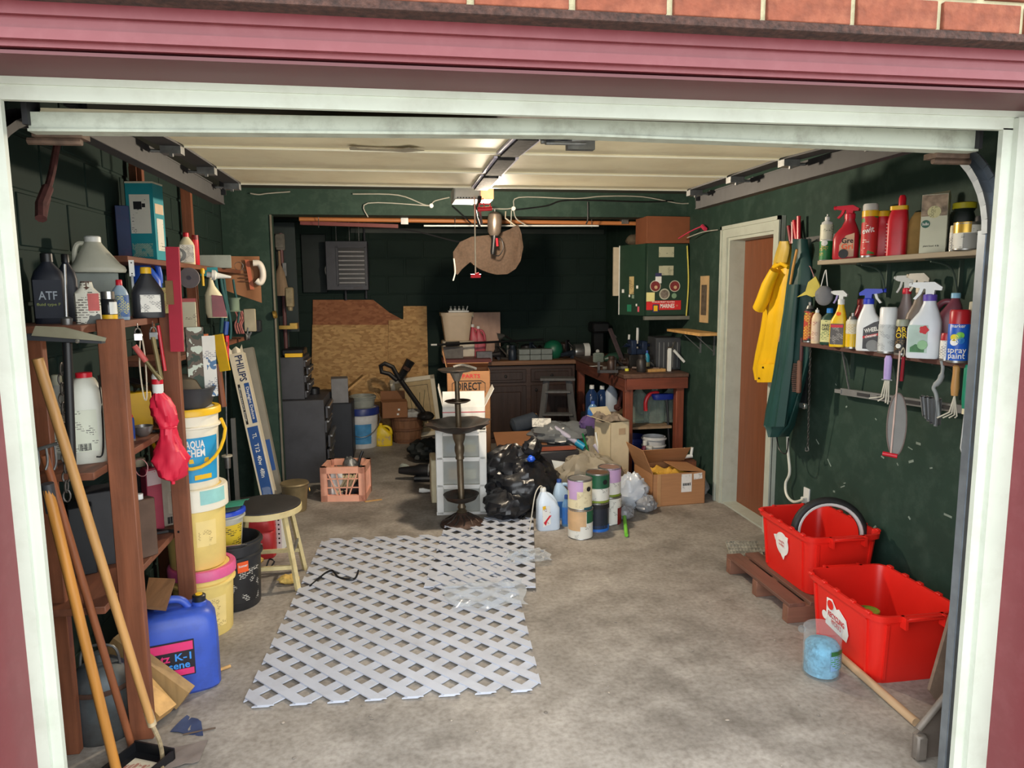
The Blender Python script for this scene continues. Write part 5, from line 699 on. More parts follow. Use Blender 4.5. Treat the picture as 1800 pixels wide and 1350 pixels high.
# tall tan carton
pT = at(1074, 0, Y=5.45); t = carton('tan_carton', 'tall tan carton with printed lines standing on end', pT, .17, .25, .6, mat('tan_card', (206, 192, 160), .7, var=.06), 14, flaps=(('b', 55), ('l', 70))); P(t, 'print', plate(.12, .2, (.0, -.1262, .02)), printed('tan_print', (206, 192, 160), (96, 86, 70), .8, .6)); P(t, 'stamp', plate(.06, .05, (.02, -.1262, .5)), mat('stamp_brown', (176, 150, 120), .8)); S('grey_rags', 'pile of grey rags on top of the tan carton', 'rags', crumple(.24, .24, .05, 6.4), mat('rag_grey', (130, 118, 104), .9, var=.25), pT + Vector((-.02, 0, .605)))
# pile between the bag and the bench
S('suitcase', 'dark grey case lying behind the trash bag', 'case', box(.42, .3, .36, bev=.01), mat('case_grey', (56, 56, 60), .5), at(965, 0, Y=5.6), 6)
S('wood_plank', 'reddish plank lying on the dark case', 'plank', bar((-.24, -.12, 0), (.17, -.1, .0), .06, .02), wood('red_plank', (150, 78, 54), .5, .2, 'x'), at(970, .375, Y=5.6)); S('brown_board', 'brown cardboard sheet lying behind the trash bag', 'cardboard', mv(box(.42, .3, .01), (0, 0, .02), (rad(18), 0, 0)), CARDD, at(915, .36, Y=5.8))
S('plastic_sheeting', 'grey clear plastic sheeting heaped over the pile', 'plastic sheet', blob(.24, .18, .09, .28, 31, 3, 36), glassy('grey_sheet', (120, 124, 126), .72, .25), at(985, .33, Y=5.85)); S('plastic_sheeting', 'pale dusty plastic sheeting behind the paint cans', 'plastic sheet', blob(.24, .2, .19, .25, 37, 3, 36), glassy('dusty_sheet', (150, 142, 126), .85, .4), at(1035, 0, Y=5.2)); S('plastic_sheeting', 'large grey sheeting under the blue-handled tools', 'plastic sheet', blob(.26, .22, .2, .25, 41, 3, 36), glassy('dusty_sheet'), at(1030, 0, Y=5.75))
S('paper_sheet', 'white printed sheet lying on the pile', 'paper', mv(box(.16, .1, .002), (0, 0, 0), (rad(35), 0, rad(-10))), PAPER, at(952, .52, Y=5.85)); S('white_board', 'white plastic board sticking up behind the trash bag', 'panel', prism([(-.05, 0), (.045, -.02), (.05, .2), (-.06, .22), (-.02, .1)], .01), WPL, at(983, .12, Y=5.25))
S('duffel', 'dark blue padded bag lying on the pile', 'bag', mv(loft([(0, .04, .045), (.02, .065, .07, 0, 0, 2.5), (.22, .07, .07, 0, 0, 2.5), (.25, .04, .045)], 20), (-.12, 0, .07), (0, rad(78), 0)), mat('slate_cloth', (44, 52, 62), .85, bump=.3), at(922, .39, Y=6.05), 8); S('wood_block', 'pale wood offcut standing beside the blue padded bag', 'wood block', bar((0, 0, 0), (-.04, 0, .17), .045, .03), PINE, at(948, .38, Y=6.1))
for k, (x0, y0, x1, y1, lab) in enumerate(((975, 752, 1022, 783, 'grey foam tube with teal cap lying on the pile'), (1046, 782, 1072, 818, 'white tube with blue collar leaning by the tan carton'))):
    a, b = W(x0, y0, 5.75 - .2 * k), W(x1, y1, 5.6 - .2 * k); t = T('foam_tube', lab, 'tube', b); P(t, 'tube', tube([(0, 0, 0), a - b], .022, 12), mat('foam_grey', (176, 172, 190), .6)); P(t, 'collar', tube([(b - a) * .12, (a - b) * .18], .03, 12), mat('teal_cap', (34, 140, 180), .4))
S('green_rod', 'thin green rod leaning on the pile', 'rod', tube([(0, 0, 0), W(1024, 762, 5.55) - W(1034, 795, 5.55)], .008), GRNP, W(1034, 795, 5.55)); S('purple_cloth', 'purple cloth bundled on the pile', 'cloth', blob(.1, .08, .08, .25, 51, 3, 24), mat('purple_cloth', (92, 70, 120), .9), at(1040, .42, Y=5.8)); S('white_stick', 'white plastic stick standing among the pile', 'stick', tube([(0, 0, 0), W(1047, 760, 5.5) - W(1054, 805, 5.5)], .008), WPL, W(1054, 805, 5.5))
S('clear_jar', 'clear glass jar lying between bag and crate tower', 'jar', mv(lathe([(.03, 0), (.035, .01), (.035, .09), (.02, .11)], 18), (0, 0, .035), (rad(90), 0, .4)), glassy('clear_glass', (225, 235, 230), .2), at(708, 0, Y=6.5))
# black vacuum parts left of the drawer tower
t = T('shop_blower', 'black leaf blower lying on the floor left of the drawer tower', 'blower', at(742, 0, Y=6.1), -10); P(t, 'nozzle', mv(lathe([(.025, 0), (.03, .02), (.045, .14), (.06, .18), (.06, .3)], 18), (-.2, 0, .09), (0, rad(90), 0)), BLACK); P(t, 'motor', mv(blob(.1, .09, .085, .06, 3, 2, 20), (.14, 0, 0)), BLACK); P(t, 'lower_tube', tube([(-.06, -.05, .03), (.14, -.04, .03)], .025), BLACK); P(t, 'band', mv(lathe([(.062, 0), (.062, .02)], 18), (.06, 0, .09), (0, rad(90), 0)), GREYP)
S('white_paddle', 'white plastic paddle lying beside the drawer tower', 'paddle', mv(loft([(0, .008, .006), (.05, .012, .008), (.1, .02, .008, 0, 0, 3), (.13, .016, .006)], 14), (.06, 0, .02), (0, rad(-84), 0)), WPL, G(752, 868)); S('white_bin', 'narrow cream bin side by the drawer tower', 'bin', box(.05, .28, .34, bev=.008), CREAMP, at(763, 0, Y=5.55))
S('dark_bags', 'dark green and black bags heaped left of the shipping box', 'bags', blob(.17, .18, .1, .3, 61, 3, 32), mat('dark_heap', (30, 36, 36), .7, var=.2, sc=9), at(752, 0, Y=6.85))
# ================================================================== BACK OF THE GARAGE
def osbmat(name, c, a, b):
    m = mat(name, c, .75, var=.1, sc=5); N = m.node_tree.nodes; L = m.node_tree.links; bs = N['Principled BSDF']; tc = N.new('ShaderNodeTexCoord'); mpn = N.new('ShaderNodeMapping'); mpn.inputs['Scale'].default_value = (7, 7, 15); L.new(tc.outputs['Object'], mpn.inputs[0])
    v = N.new('ShaderNodeTexVoronoi'); v.inputs['Scale'].default_value = 3.2; L.new(mpn.outputs[0], v.inputs['Vector']); r = N.new('ShaderNodeValToRGB'); r.color_ramp.elements[0].color = lin(a); r.color_ramp.elements[1].color = lin(b); r.color_ramp.elements[0].position = .2; r.color_ramp.elements[1].position = .8; L.new(v.outputs['Color'], r.inputs[0]); L.new(r.outputs[0], bs.inputs['Base Color']); return m
OSB = osbmat('osb_chips', (196, 150, 92), (178, 134, 82), (214, 172, 114)); OSBR = osbmat('osb_red_chips', (156, 98, 62), (146, 90, 58), (174, 114, 76))
def wallboard(label, pts, Y, m, th=.012):
    b0 = W(pts[0][0], pts[0][1], Y); b0.z = 0; return S('osb_panel', label, 'board', prism([((W(x, y, Y) - b0).x, max(.0, (W(x, y, Y) - b0).z)) for x, y in pts], th), m, b0)
wallboard('reddish chipboard panel with sloped corners at the back, tallest', ((550, 800), (550, 527), (656, 527), (684, 549), (706, 561), (706, 800)), 8.222, OSBR)
wallboard('wide tan chipboard panel leaning on the back wall', ((549, 830), (549, 571), (684, 571), (690, 830)), 8.205, OSB); wallboard('notched tan chipboard panel at the right of the others', ((683, 840), (683, 563), (709, 561), (709, 538), (750, 538), (757, 840)), 8.185, OSB)
# wall heater
p = W(617, 510, 8.0); t = T('unit_heater', 'grey louvred heater hanging on the back wall', 'heater', p); HG = mat('heater_grey', (70, 72, 80), .5, .2, var=.1); hw, hh = .36, .52
P(t, 'case', box(hw + .08, .24, hh, (-.03, .07, 0), .006), HG); P(t, 'grille_backing', box(hw * .76, .01, hh * .74, (.02, -.053, hh * .12)), BLACK); P(t, 'frame', join(*[bar((x, -.058, hh * .1), (x, -.058, hh * .88), .02, .02, up=(0, 1, 0)) for x in (-.13, .17)], *[bar((-.13, -.058, z * hh), (.17, -.058, z * hh), .02, .02) for z in (.1, .88)]), HG)
for i in range(8): P(t, 'slat', mv(box(.27, .004, .03), (.02, -.066, hh * (.14 + .09 * i)), (rad(-38), 0, 0)), mat('slat_grey', (196, 196, 200), .5, .1))
for x in (-.14, -.0, .1): P(t, 'hanger', tube([(x, .05, hh), (x, .05, 2.4 - p.z)], .004, 6), STEEL)
P(t, 'badge', plate(.1, .016, (.08, -.056, hh * .03)), mat('badge_dark', (40, 30, 36), .4))
S('conduit', 'thin grey conduit running down the back wall beside the heater', 'conduit', tube([(0, 0, 0), (0, 0, 2.38 - W(644, 525, 8.2).z)], .012), HG, W(644, 525, 8.2) + Vector((0, 0, .0))); S('conduit', 'short conduit stub below the grey heater', 'conduit', tube([(0, 0, -.01), (0, 0, .14)], .012), HG, W(608, 526, 8.17)); S('bent_cable', 'pale bent cable hanging left of the heater', 'cable', tube(curve([(0, 0, 0), (-.03, 0, .06), (-.03, 0, .12), (0, 0, .16)], 4), .006, 6), GREYP, W(578, 490, 7.97))
a_, b_ = W(533, 515, 8.22), W(572, 412, 8.22); S('dark_door', 'dark green hatch door on the back wall left of the heater', 'hatch', box(b_.x - a_.x, .03, b_.z - a_.z, ((b_.x - a_.x) / 2, 0, 0), .006), mat('deep_green', (24, 38, 38), .6), a_)
# tool chest
t = T('tool_chest', 'dark grey steel tool chest with open drawers at the wall return', 'tool chest', (-.83, 6.45, 0)); TC = mat('chest_grey', (70, 71, 76), .5, .25, var=.1, sc=6, dirt=(40, 40, 44), dirtamt=.4)
P(t, 'lower_cabinet', box(.36, .52, .72, (0, 0, 0), .004), TC); P(t, 'upper_cabinet', box(.2, .42, .36, (-.08, .0, .722), .004), TC)
for i in range(5): o = P(t, 'drawer', box(.016, .48, .1, (.186 + .012 * (i % 3), 0, .06 + .125 * i)), TC); P(o, 'pull', box(.02, .4, .014, (.2 + .012 * (i % 3), 0, .14 + .125 * i)), CHROME)
for i in range(5): o = P(t, 'upper_drawer', box(.014, .38, .055, (.027 + .02 * (i % 2), 0, .735 + .066 * i)), TC); P(o, 'pull', box(.016, .3, .01, (.036 + .02 * (i % 2), 0, .775 + .066 * i)), CHROME)
c = Vector((-.91, 6.45, 1.083)); S('yellow_level', 'yellow level lying on the tool chest', 'level', box(.14, .05, .03), YEL, c + Vector((.02, -.17, 0))); S('black_drill_case', 'black case lying on the tool chest', 'case', box(.18, .28, .06, bev=.01), BLACK, c + Vector((-.0, .03, 0))); S('battery', 'round black battery beside the yellow level', 'battery', lathe([(.05, 0), (.05, .05), (.03, .06), (0, .06)], 16), BLACK, c + Vector((.14, .12, -.36)) + Vector((0, 0, 0)))
# tool rack and hanging brushes in the alcove mouth
S('tool_rack', 'dark hanging board behind the wall return', 'board', box(.2, .02, .95), mat('deep_green'), (-.98, 6.62, 1.28)); rk = bpy.data.objects['tool_rack']; S('rack_post', 'dark post holding the hanging board', 'post', box(.05, .03, 1.3), mat('deep_green'), (-1.0, 6.645, 0))
b0 = W(493, 440, 6.5); S('scrub_brush', 'grey scrubbing brush hanging at the top of the dark board', 'brush', join(box(.075, .04, .14, (0, 0, 0), .008), box(.065, .03, .1, (0, -.03, .02))), mat('brush_grey', (92, 90, 84), .8, var=.3), b0); b0 = W(494, 520, 6.45); S('whisk_broom', 'worn straw whisk broom hanging bristles down', 'broom', loft([(0, .045, .012, .0, 0, 3), (.05, .06, .018, 0, 0, 3), (.2, .035, .02, 0, 0, 3), (.26, .012, .012), (.38, .011, .011)], 20, wob=lambda a, z: .1 * sin(a * 17)), mat('straw', (116, 98, 78), .9, var=.3, sc=50, stretch=(1, 1, .1)), b0)
S('hanging_pole', 'dark red pole hanging by the alcove', 'pole', tube([(0, 0, 0), (0, 0, W(502, 410, 6.5).z - W(504, 615, 6.5).z)], .016), mat('dark_red_pole', (84, 48, 50), .6), W(503, 615, 6.5)); b0 = W(510, 540, 6.45); S('tan_canister', 'small dented tan canister hanging by the dark red pole', 'canister', join(box(.07, .05, .17, (0, 0, 0), .01), lathe([(.02, -.03), (.025, .0)], 12)), mat('tan_metal', (140, 128, 100), .5, .3, var=.3, sc=20), b0); S('brass_bracket', 'brass-edged bracket shelf by the alcove pole', 'bracket', join(box(.14, .1, .03), box(.06, .09, .05, (.05, 0, 0))), BRASS, W(507, 578, 6.45)); S('metal_clip', 'pale metal clip hanging above the tan canister', 'clip', box(.03, .02, .11), STEEL, W(501, 485, 6.47))
# buckets, basket, boxes against the chipboard
p = at(638, 0, Y=7.62); t = bucket('white_bucket', 'white bucket with dark blue rim and blue label at the back', p, .15, .17, .42, mat('cool_white', (206, 208, 210), .45), mat('navy_rim', (34, 52, 120), .4), 0, ribs=1, lab=(.12, .62, -50, 38, mat('sky_label', (70, 140, 190), .5, var=.2, sc=14)), handle=True, drop=.5, lidh=.07); t = bucket('white_bucket', 'small bucket nested on the blue-rimmed bucket', p + Vector((.015, 0, .426)), .115, .13, .12, mat('grey_white'), None, 0, ribs=2, open_=True)
p = at(676, 0, Y=7.62); jug('yellow_jug', 'small yellow handled jug beside the white bucket', p, .24, .17, .11, mat('jug_yellow', (226, 196, 30), .4), YEL, 0, printed('yellow_jug_label', (222, 190, 40), (60, 90, 170), .8, .45), side=1)
p = at(716, 0, Y=7.78); t = T('bushel_basket', 'brown wooden bushel basket at the back', 'basket', p)
for i in range(18): a = 2 * pi * i / 18; P(t, 'slat', mv(grid(2, 4, lambda u, v: ((u - .5) * (.048 + .012 * v), -(.14 + .035 * v), v * .27), .004), (0, 0, 0), (0, 0, a)), wood('basket_wood', (130, 92, 66), .7, .2))
for z, r in ((.02, .146), (.14, .166), (.26, .181)): P(t, 'hoop', lathe([(r, z), (r + .008, z + .002), (r + .008, z + .024), (r, z + .026)], 28), wood('basket_hoop', (112, 76, 54), .7, .2)); P(t, 'bottom', lathe([(.14, .005), (0, .005)], 20), BROWN) if z < .1 else None
p = at(693, .29, Y=7.72); t = carton('tilted_box', 'small brown box resting on the bushel basket', p, .27, .2, .17, CARDD, 6, flaps=(('b', 8), ('f', -80), ('l', 30))); P(t, 'tape', join(*[plate(.022, .02, (.03 + .012 * i, -.1015, .03 + .05 * i)) for i in range(2)]), WPL)
S('basket_rags', 'white and grey rags in the bushel basket', 'rags', blob(.14, .14, .06, .3, 71, 3, 24), mat('rag_white', (170, 170, 168), .9, var=.3), at(728, .23, Y=7.78))
for i, (px, Y, w, h, c) in enumerate(((598, 7.2, .16, .30, mat('grey_lid_box', (120, 120, 122), .6)), (575, 7.3, .22, .16, DGREY))): p = at(px, .55, Y=Y); carton('file_box', ['pale grey carton standing on the dark crate', 'dark low box on the dark crate'][i], p, w, .2, h - .06, c, 5, cat='box')
S('dark_crate', 'dark crate under the grey cartons by the tool chest', 'crate', box(.42, .36, .55, bev=.01), mat('crate_dark', (36, 40, 48), .6), at(590, 0, Y=7.25) + Vector((-.02, 0, 0))); S('board_offcut', 'slanted pale board leaning between box and bucket', 'board', bar((-.05, 0, 0), (.2, .05, .2), .12, .02), PINE, at(605, .56, Y=7.5))
# picture frame
a = at(738, 0, Y=7.98); t = T('picture_frame', 'large cream picture frame leaning at the back', 'picture frame', a, 0, rot=(rad(-9), rad(-6), 0)); CF = mat('cream_frame', (226, 216, 190), .5, var=.05); fw, fh = .5, .68
for g in (box(.05, .03, fh, (-fw / 2 + .025, 0, 0), .004), box(.05, .03, fh, (fw / 2 - .025, 0, 0), .004), box(fw, .03, .05, (0, 0, 0), .004), box(fw, .03, .05, (0, 0, fh - .05), .004)): P(t, 'rail', g, CF)
P(t, 'mount', box(fw - .08, .006, fh - .08, (0, .004, .04)), mat('mount_tan', (190, 168, 126), .7)); P(t, 'inner_line', join(*[bar((x, -.002, .1), (x, -.002, fh - .1), .004, .004) for x in (-.16, .16)], *[bar((-.16, -.002, z), (.16, -.002, z), .004, .004) for z in (.1, fh - .1)]), INK)
for i in range(6): x = -.1 + .04 * i; P(t, 'painted_stem', tube(curve([(x, -.002, .12), (x + .02 * sin(i), -.002, .3), (x - .03 * cos(i * 2), -.002, .42 + .02 * i)], 4), .003, 5), mat('stem_green', (86, 92, 66), .7))
# string trimmer
b0 = W(748, 730, 7.6); t = T('string_trimmer', 'black string trimmer with looped handle standing against the frame', 'trimmer', b0); P(t, 'shaft', tube([(0, 0, 0), W(702, 665, 7.6) - b0], .026), BLACK); P(t, 'motor_grip', tube([W(702, 667, 7.6) - b0, W(722, 634, 7.6) - b0], [.036, .05]), BLACK); P(t, 'loop_handle', tube([W(x, y, 7.57) - b0 for x, y in ((702, 667), (690, 645), (676, 639), (669, 643), (671, 654), (684, 657), (697, 668))], .024, 8, True), BLACK); P(t, 'orange_mark', tube([W(713, 650, 7.56) - b0, W(716, 645, 7.56) - b0], .044), mat('rust')); P(t, 'head', mv(blob(.09, .09, .05, .1, 4), (0, 0, -.06)), BLACKM)
S('loose_cable', 'pale cable lying across the floor at the back', 'cord', tube(curve([G(600, 776, .006), G(618, 776, .01), G(628, 782, .006)], 5), .006, 6), GREYP)
# ------------------------------------------------------------------ back counter
CZ, CY = .89, 7.45; DW = wood('dark_cabinet_wood', (64, 44, 36), .5, .25, 'x'); DWP = wood('dark_cabinet_panel', (54, 37, 31), .5, .25, 'z')
t = T('base_cabinet', 'dark wooden base cabinet with drawers and doors at the back', 'cabinet', (1.35, 7.85, 0)); P(t, 'carcass', box(1.02, .7, CZ - .06, (0, 0, 0)), DW)
for i, x in enumerate((-.25, .25)):
    o = P(t, 'drawer', join(box(.45, .02, .14, (x, -.36, .655), .004), box(.37, .012, .085, (x, -.372, .682), .004)), DWP); P(o, 'knob', lathe([(.012, 0), (.016, .01), (.012, .018), (0, .02)], 12), BLACKM, (x, -.385, .725), (rad(90), 0, 0))
    o = P(t, 'door', join(box(.45, .02, .56, (x, -.36, .06), .004), box(.33, .014, .43, (x, -.372, .125), .006)), DWP); P(o, 'knob', lathe([(.012, 0), (.016, .01), (.012, .018), (0, .02)], 12), BLACKM, (x - .17, -.375, .57), (rad(90), 0, 0))
S('back_worktop', 'long worn wooden worktop on the back cabinets', 'worktop', span((.5, CY - .02, CZ - .045), (2.4, YB - .02, CZ), .004), wood('worn_top', (124, 88, 62), .6, .3, 'x'))
S('cabinet_side', 'reddish low cupboard under the left end of the worktop', 'cupboard', join(span((.52, CY + .02, 0), (.83, YB - .04, CZ - .05), .004)), wood('red_cupboard', (92, 46, 40), .5, .2))
S('red_shelf_board', 'dusty red board jutting out over the left worktop end', 'board', box(.5, .3, .035), mat('dusty_red_board', (112, 52, 50), .6), at(825, CZ - .085, Y=7.15) + Vector((0, .1, 0))); bpy.data.objects['red_shelf_board'].location.z = CZ + .002; bpy.data.objects['red_shelf_board'].location.y = CY + .03
ct = lambda px, dy=0: at(px, CZ, Y=CY + .2 + dy)
p = ct(805, .1); p.z += .037; BE = mat('beige_bin', (206, 186, 160), .5, var=.04)
t = T('white_bin', 'cream box under the tapered bin on the back worktop', 'bin', p); P(t, 'body', box(.34, .3, .17, bev=.01), mat('cream_tub', (214, 204, 184), .5)); q = p + Vector((-.01, 0, .172)); t = T('white_bin', 'cream tapered waste bin standing on the back worktop', 'bin', q); P(t, 'body', loft([(0, .13, .11, 0, 0, 6), (.27, .165, .14, 0, 0, 6)], 32), BE); P(t, 'rim', loft([(.265, .175, .15, 0, 0, 6), (.3, .178, .152, 0, 0, 6), (.3, .16, .135, 0, 0, 6)], 32), BE); P(t, 'clip', box(.014, .03, .05, (.178, 0, .25)), CREAMP)
q2 = q + Vector((.02, 0, .3)); t = T('letter_tray', 'white tray of jumbled plastic letters on the tapered bin', 'tray', q2); P(t, 'tray', box(.22, .16, .02, bev=.004), WPL)
for i in range(9): P(t, 'peg', mv(box(.012, .02, .05), (-.09 + .022 * i, -.03, .018), (0, rad((-1) ** i * 18), 0)), mat('peg_grey', (176, 180, 176), .5))
for px, h, lab in ((835, .26, 'pink jug standing beside the tapered bin'), (845, .24, 'second pink jug against the tan board')): p = ct(px, .05); jug('pink_jug', lab, p, h + .12, .11, .09, mat('rose_plastic', (196, 86, 100), .45), WPL, 0, group='pink jugs on the worktop')
p = ct(855, .28); S('tan_board', 'pinkish tan board standing on the back worktop', 'board', box(.32, .02, .5, (0, 0, 0), .003), mat('rose_tan', (190, 156, 138), .7), p)
for i, (px, w, h, c, lab) in enumerate(((797, .2, .12, 'grey', 'grey wire-printed box at the left of the worktop'), (851, .16, .1, 'slate', 'slate grey box beside the white container'))): S('small_box', lab, 'box', box(w, .1, h), mat('box_' + c, ((110, 106, 102), (116, 116, 122))[i], .7, var=.2, sc=20), ct(px, -.13) + Vector((0, 0, .038 if i == 0 else 0)))
a, b = W(768, 606, 7.32), W(955, 597, 7.6); t = T('long_barrel', 'long black pole lying across the back worktop', 'pole', a); P(t, 'shaft', tube([(0, 0, 0), b - a], .012), BLACK); P(t, 'grip', tube([(b - a) * .08, (b - a) * .2], .024), BLACK); P(t, 'tip', tube([(-.06, 0, 0), (0, 0, 0)], .01), WPL)
for j in range(2):
    for i in range(3): S('drawer_bin', '%s parts box, %s in its row of three on the worktop' % (('lower', 'upper')[j], ('leftmost', 'middle', 'rightmost')[i]), 'parts box', box(.118, .14, .056, bev=.003), mat('parts_grey', (120, 128, 124), .5), at(920, CZ, Y=CY + .1) + Vector((.122 * i, 0, .06 * j)), group='grey parts boxes on the worktop')
p = at(972, CZ, Y=CY + .2); S('green_helmet', 'green domed bowl lying on the worktop', 'bowl', mv(lathe([(.11, 0), (.1, .05), (.06, .1), (0, .115)], 22), (0, 0, .09), (rad(60), 0, rad(20))), mat('emerald', (24, 96, 70), .4), p); p = at(1017, CZ, Y=CY + .05); t = T('tin_drum', 'bright tin can lying on its side on the worktop corner', 'can', p); P(t, 'can', mv(lathe([(.08, 0), (.082, .01), (.082, .09), (.08, .1)], 24), (-.05, 0, .082), (0, rad(90), 0)), CHROME); P(t, 'wrap', mv(lathe([(.075, 0), (.085, .01), (.085, .06), (0, .06)], 24), (.05, 0, .085), (0, rad(90), 0)), WPL)
# dark clutter along the worktop: single machine parts and tools
rnd = random.Random(3); kinds = ('black drill', 'dark clamp', 'iron bracket', 'sooty can', 'black jar', 'dark spool', 'grey wrench', 'iron pipe')
def junk(kind, s):
    if kind == 0: return join(tube([(-.08 * s, 0, .05), (.06 * s, 0, .06)], [.02, .035]), bar((.03 * s, 0, .06), (.05 * s, 0, 0), .03, .03))
    if kind == 1: return join(bar((-.08 * s, 0, .012), (.08 * s, 0, .012), .02, .024), bar((-.07 * s, 0, 0), (-.07 * s, 0, .09 * s), .02, .02), tube([(.06 * s, 0, 0), (.06 * s, 0, .1 * s)], .008))
    if kind == 2: return join(box(.14 * s, .06, .02), box(.02, .06, .13 * s, (-.06 * s, 0, 0)), tube([(-.05 * s, 0, .11 * s), (.06 * s, 0, .02)], .01))
    if kind == 3: return lathe([(.045 * s, 0), (.047 * s, .005), (.047 * s, .1 * s), (.04 * s, .105 * s), (.02, .115 * s), (0, .115 * s)], 18)
    if kind == 4: return lathe([(.035 * s, 0), (.04 * s, .01), (.04 * s, .09 * s), (.025 * s, .11 * s), (.028 * s, .12 * s), (.028 * s, .14 * s), (0, .14 * s)], 18)
    if kind == 5: return mv(lathe([(.05 * s, 0), (.05 * s, .01), (.025 * s, .012), (.025 * s, .06), (.05 * s, .062), (.05 * s, .072)], 18), (0, .03, .05 * s), (rad(90), 0, .5))
    if kind == 6: return join(bar((-.09 * s, 0, .008), (.07 * s, .02, .008), .022, .012), mv(lathe([(.022, 0), (.03, 0), (.03, .014), (.022, .014)], 12), (.09 * s, .022, .002)))
    return tube([(-.12 * s, 0, .018), (.12 * s, .04, .018)], .016)
JM = [mat('junk_%d' % i, c, .45, .3, var=.3, sc=20) for i, c in enumerate(((34, 34, 38), (52, 50, 50), (78, 74, 70), (60, 46, 40), (44, 54, 66), (110, 108, 104)))]
where = ('left of the parts boxes', 'behind the parts boxes', 'near the green bowl', 'beside the bright can', 'at the back of the worktop corner', 'in the corner of the two benches')
for i in range(20):
    px = 868 + i * 8.2; k = (i * 5) % 8; dy = (.12, .34, .22, .45, .08, .38)[i % 6]; p = at(px, CZ, Y=CY + dy)
    if any((p - Vector(o.location)).length < .1 for o in bpy.data.objects if o.get('category') in ('parts box', 'bowl', 'can')): p.y += .16
    S('worktop_clutter', kinds[k] + ' ' + where[min(5, i // 4)] + (', further back' if dy > .3 else ', nearer the edge'), kinds[k].split()[1], junk(k, 1 + rnd.random() * .5), JM[i % 6], p, rnd.uniform(-50, 50), 'dark clutter on the back worktop')
t = T('bench_lamp', 'thin grey swing lamp rising from the worktop clutter', 'lamp', at(905, CZ, Y=CY + .5)); P(t, 'arm', tube([(0, 0, 0), (.04, 0, .14), (-.12, -.03, .24)], .009), BLACKM); P(t, 'shade', mv(lathe([(.015, 0), (.03, .03), (.055, .08)], 16), (-.12, -.03, .24), (0, rad(-105), 0)), TIN)
t = T('machine_stand', 'tall black machine standing in the bench corner', 'machine', at(1050, CZ, Y=7.9)); P(t, 'column', box(.12, .12, .32, bev=.01), BLACK); P(t, 'head', box(.2, .22, .12, (0, -.05, .26), .02), BLACK); P(t, 'knob', mv(lathe([(.018, 0), (.02, .02), (0, .022)], 14), (-.05, -.17, .06), (rad(90), 0, 0)), WPL); P(t, 'lever', tube([(.1, -.05, .3), (.24, -.1, .16)], .009), STEEL)
# ------------------------------------------------------------------ right bench
BZ = .93; RB = wood('red_bench_wood', (122, 62, 42), .5, .3, 'z', dirt=(70, 40, 30)); RBX = wood('red_bench_rail', (118, 60, 42), .5, .3, 'x', dirt=(66, 40, 30)); BX0, BX1, BY0 = 1.86, 2.4, 5.72
t = T('workbench', 'reddish wooden workbench along the right wall', 'workbench', (2.13, 6.6, 0)); rb = lambda g: ([(v[0] - 2.13, v[1] - 6.6, v[2]) for v in g[0]], g[1])
P(t, 'top', rb(span((BX0 - .03, BY0 - .03, BZ - .035), (BX1, CY - .03, BZ), .004)), wood('bench_top', (92, 66, 52), .6, .35, 'y', dirt=(50, 42, 38)))
for x, y in ((BX0 + .03, BY0 + .04), (BX1 - .06, BY0 + .04), (BX0 + .03, CY - .1), (BX1 - .06, CY - .1)): P(t, 'leg', rb(span((x - .035, y - .035, 0), (x + .035, y + .035, BZ - .035), .004)), RB)
P(t, 'front_apron', rb(span((BX0, BY0 - .02, BZ - .13), (BX1 - .005, BY0 + .005, BZ - .036))), RBX); P(t, 'side_apron', rb(span((BX0 - .01, BY0, BZ - .15), (BX0 + .015, CY - .04, BZ - .036))), wood('bench_side', (104, 56, 42), .5, .3, 'y', dirt=(58, 36, 30))); P(t, 'lower_shelf', rb(span((BX0 + .07, BY0 + .08, .44), (BX1 - .1, CY - .2, .46))), wood('grey_shelf', (140, 116, 90), .6, .2, 'y'))
# glass carboys on its lower shelf
GL = glassy('carboy_glass', (206, 220, 212), .16, .05)
for i, (px, Y, s) in enumerate(((1122, 6.05, 1), (1150, 6.0, .9), (1178, 6.02, .95), (1140, 6.4, 1.05), (1170, 6.42, 1.0))):
    p = at(px, .462, Y=Y); t = T('carboy', ('leftmost glass carboy on the bench shelf', 'ribbed glass carboy with a red hose over it', 'rightmost glass carboy behind the bench leg', 'rear glass carboy, left of the two behind', 'rear glass carboy, right of the two behind')[i], 'carboy', p, group='glass carboys under the bench'); P(t, 'jar', lathe([(.09 * s, 0), (.1 * s, .01)] + [((.1 + .003 * (j % 2)) * s, .03 + .02 * j) for j in range(9)] + [(.085 * s, .235), (.035 * s, .275), (.028 * s, .285), (.028 * s, .31)], 26), GL); P(t, 'stopper', lathe([(.03 * s, .305), (.032 * s, .33), (0, .332)], 14), mat('pale_green_cap', (130, 180, 130), .4))
S('red_hose', 'bent red tube lying over the glass carboys', 'hose', tube(curve([(0, 0, 0), (-.002, 0, .08), (.03, 0, .14), (.09, 0, .155), (.11, 0, .15)], 6), .018, 10), mat('coral', (222, 52, 60), .3), W(1135, 722, 5.92)); a = W(1178, 785, 5.85); t = T('push_broom', 'black-handled broom with blue head upside down under the bench', 'broom', a); P(t, 'handle', tube([(0, 0, -.1), W(1172, 700, 5.85) - a], .011), BLACK); P(t, 'head', mv(loft([(0, .09, .03, 0, 0, 3), (.04, .11, .035, 0, 0, 3), (.05, .1, .03, 0, 0, 3)], 24), W(1166, 702, 5.87) - a), mat('cobalt', (30, 54, 150), .4))
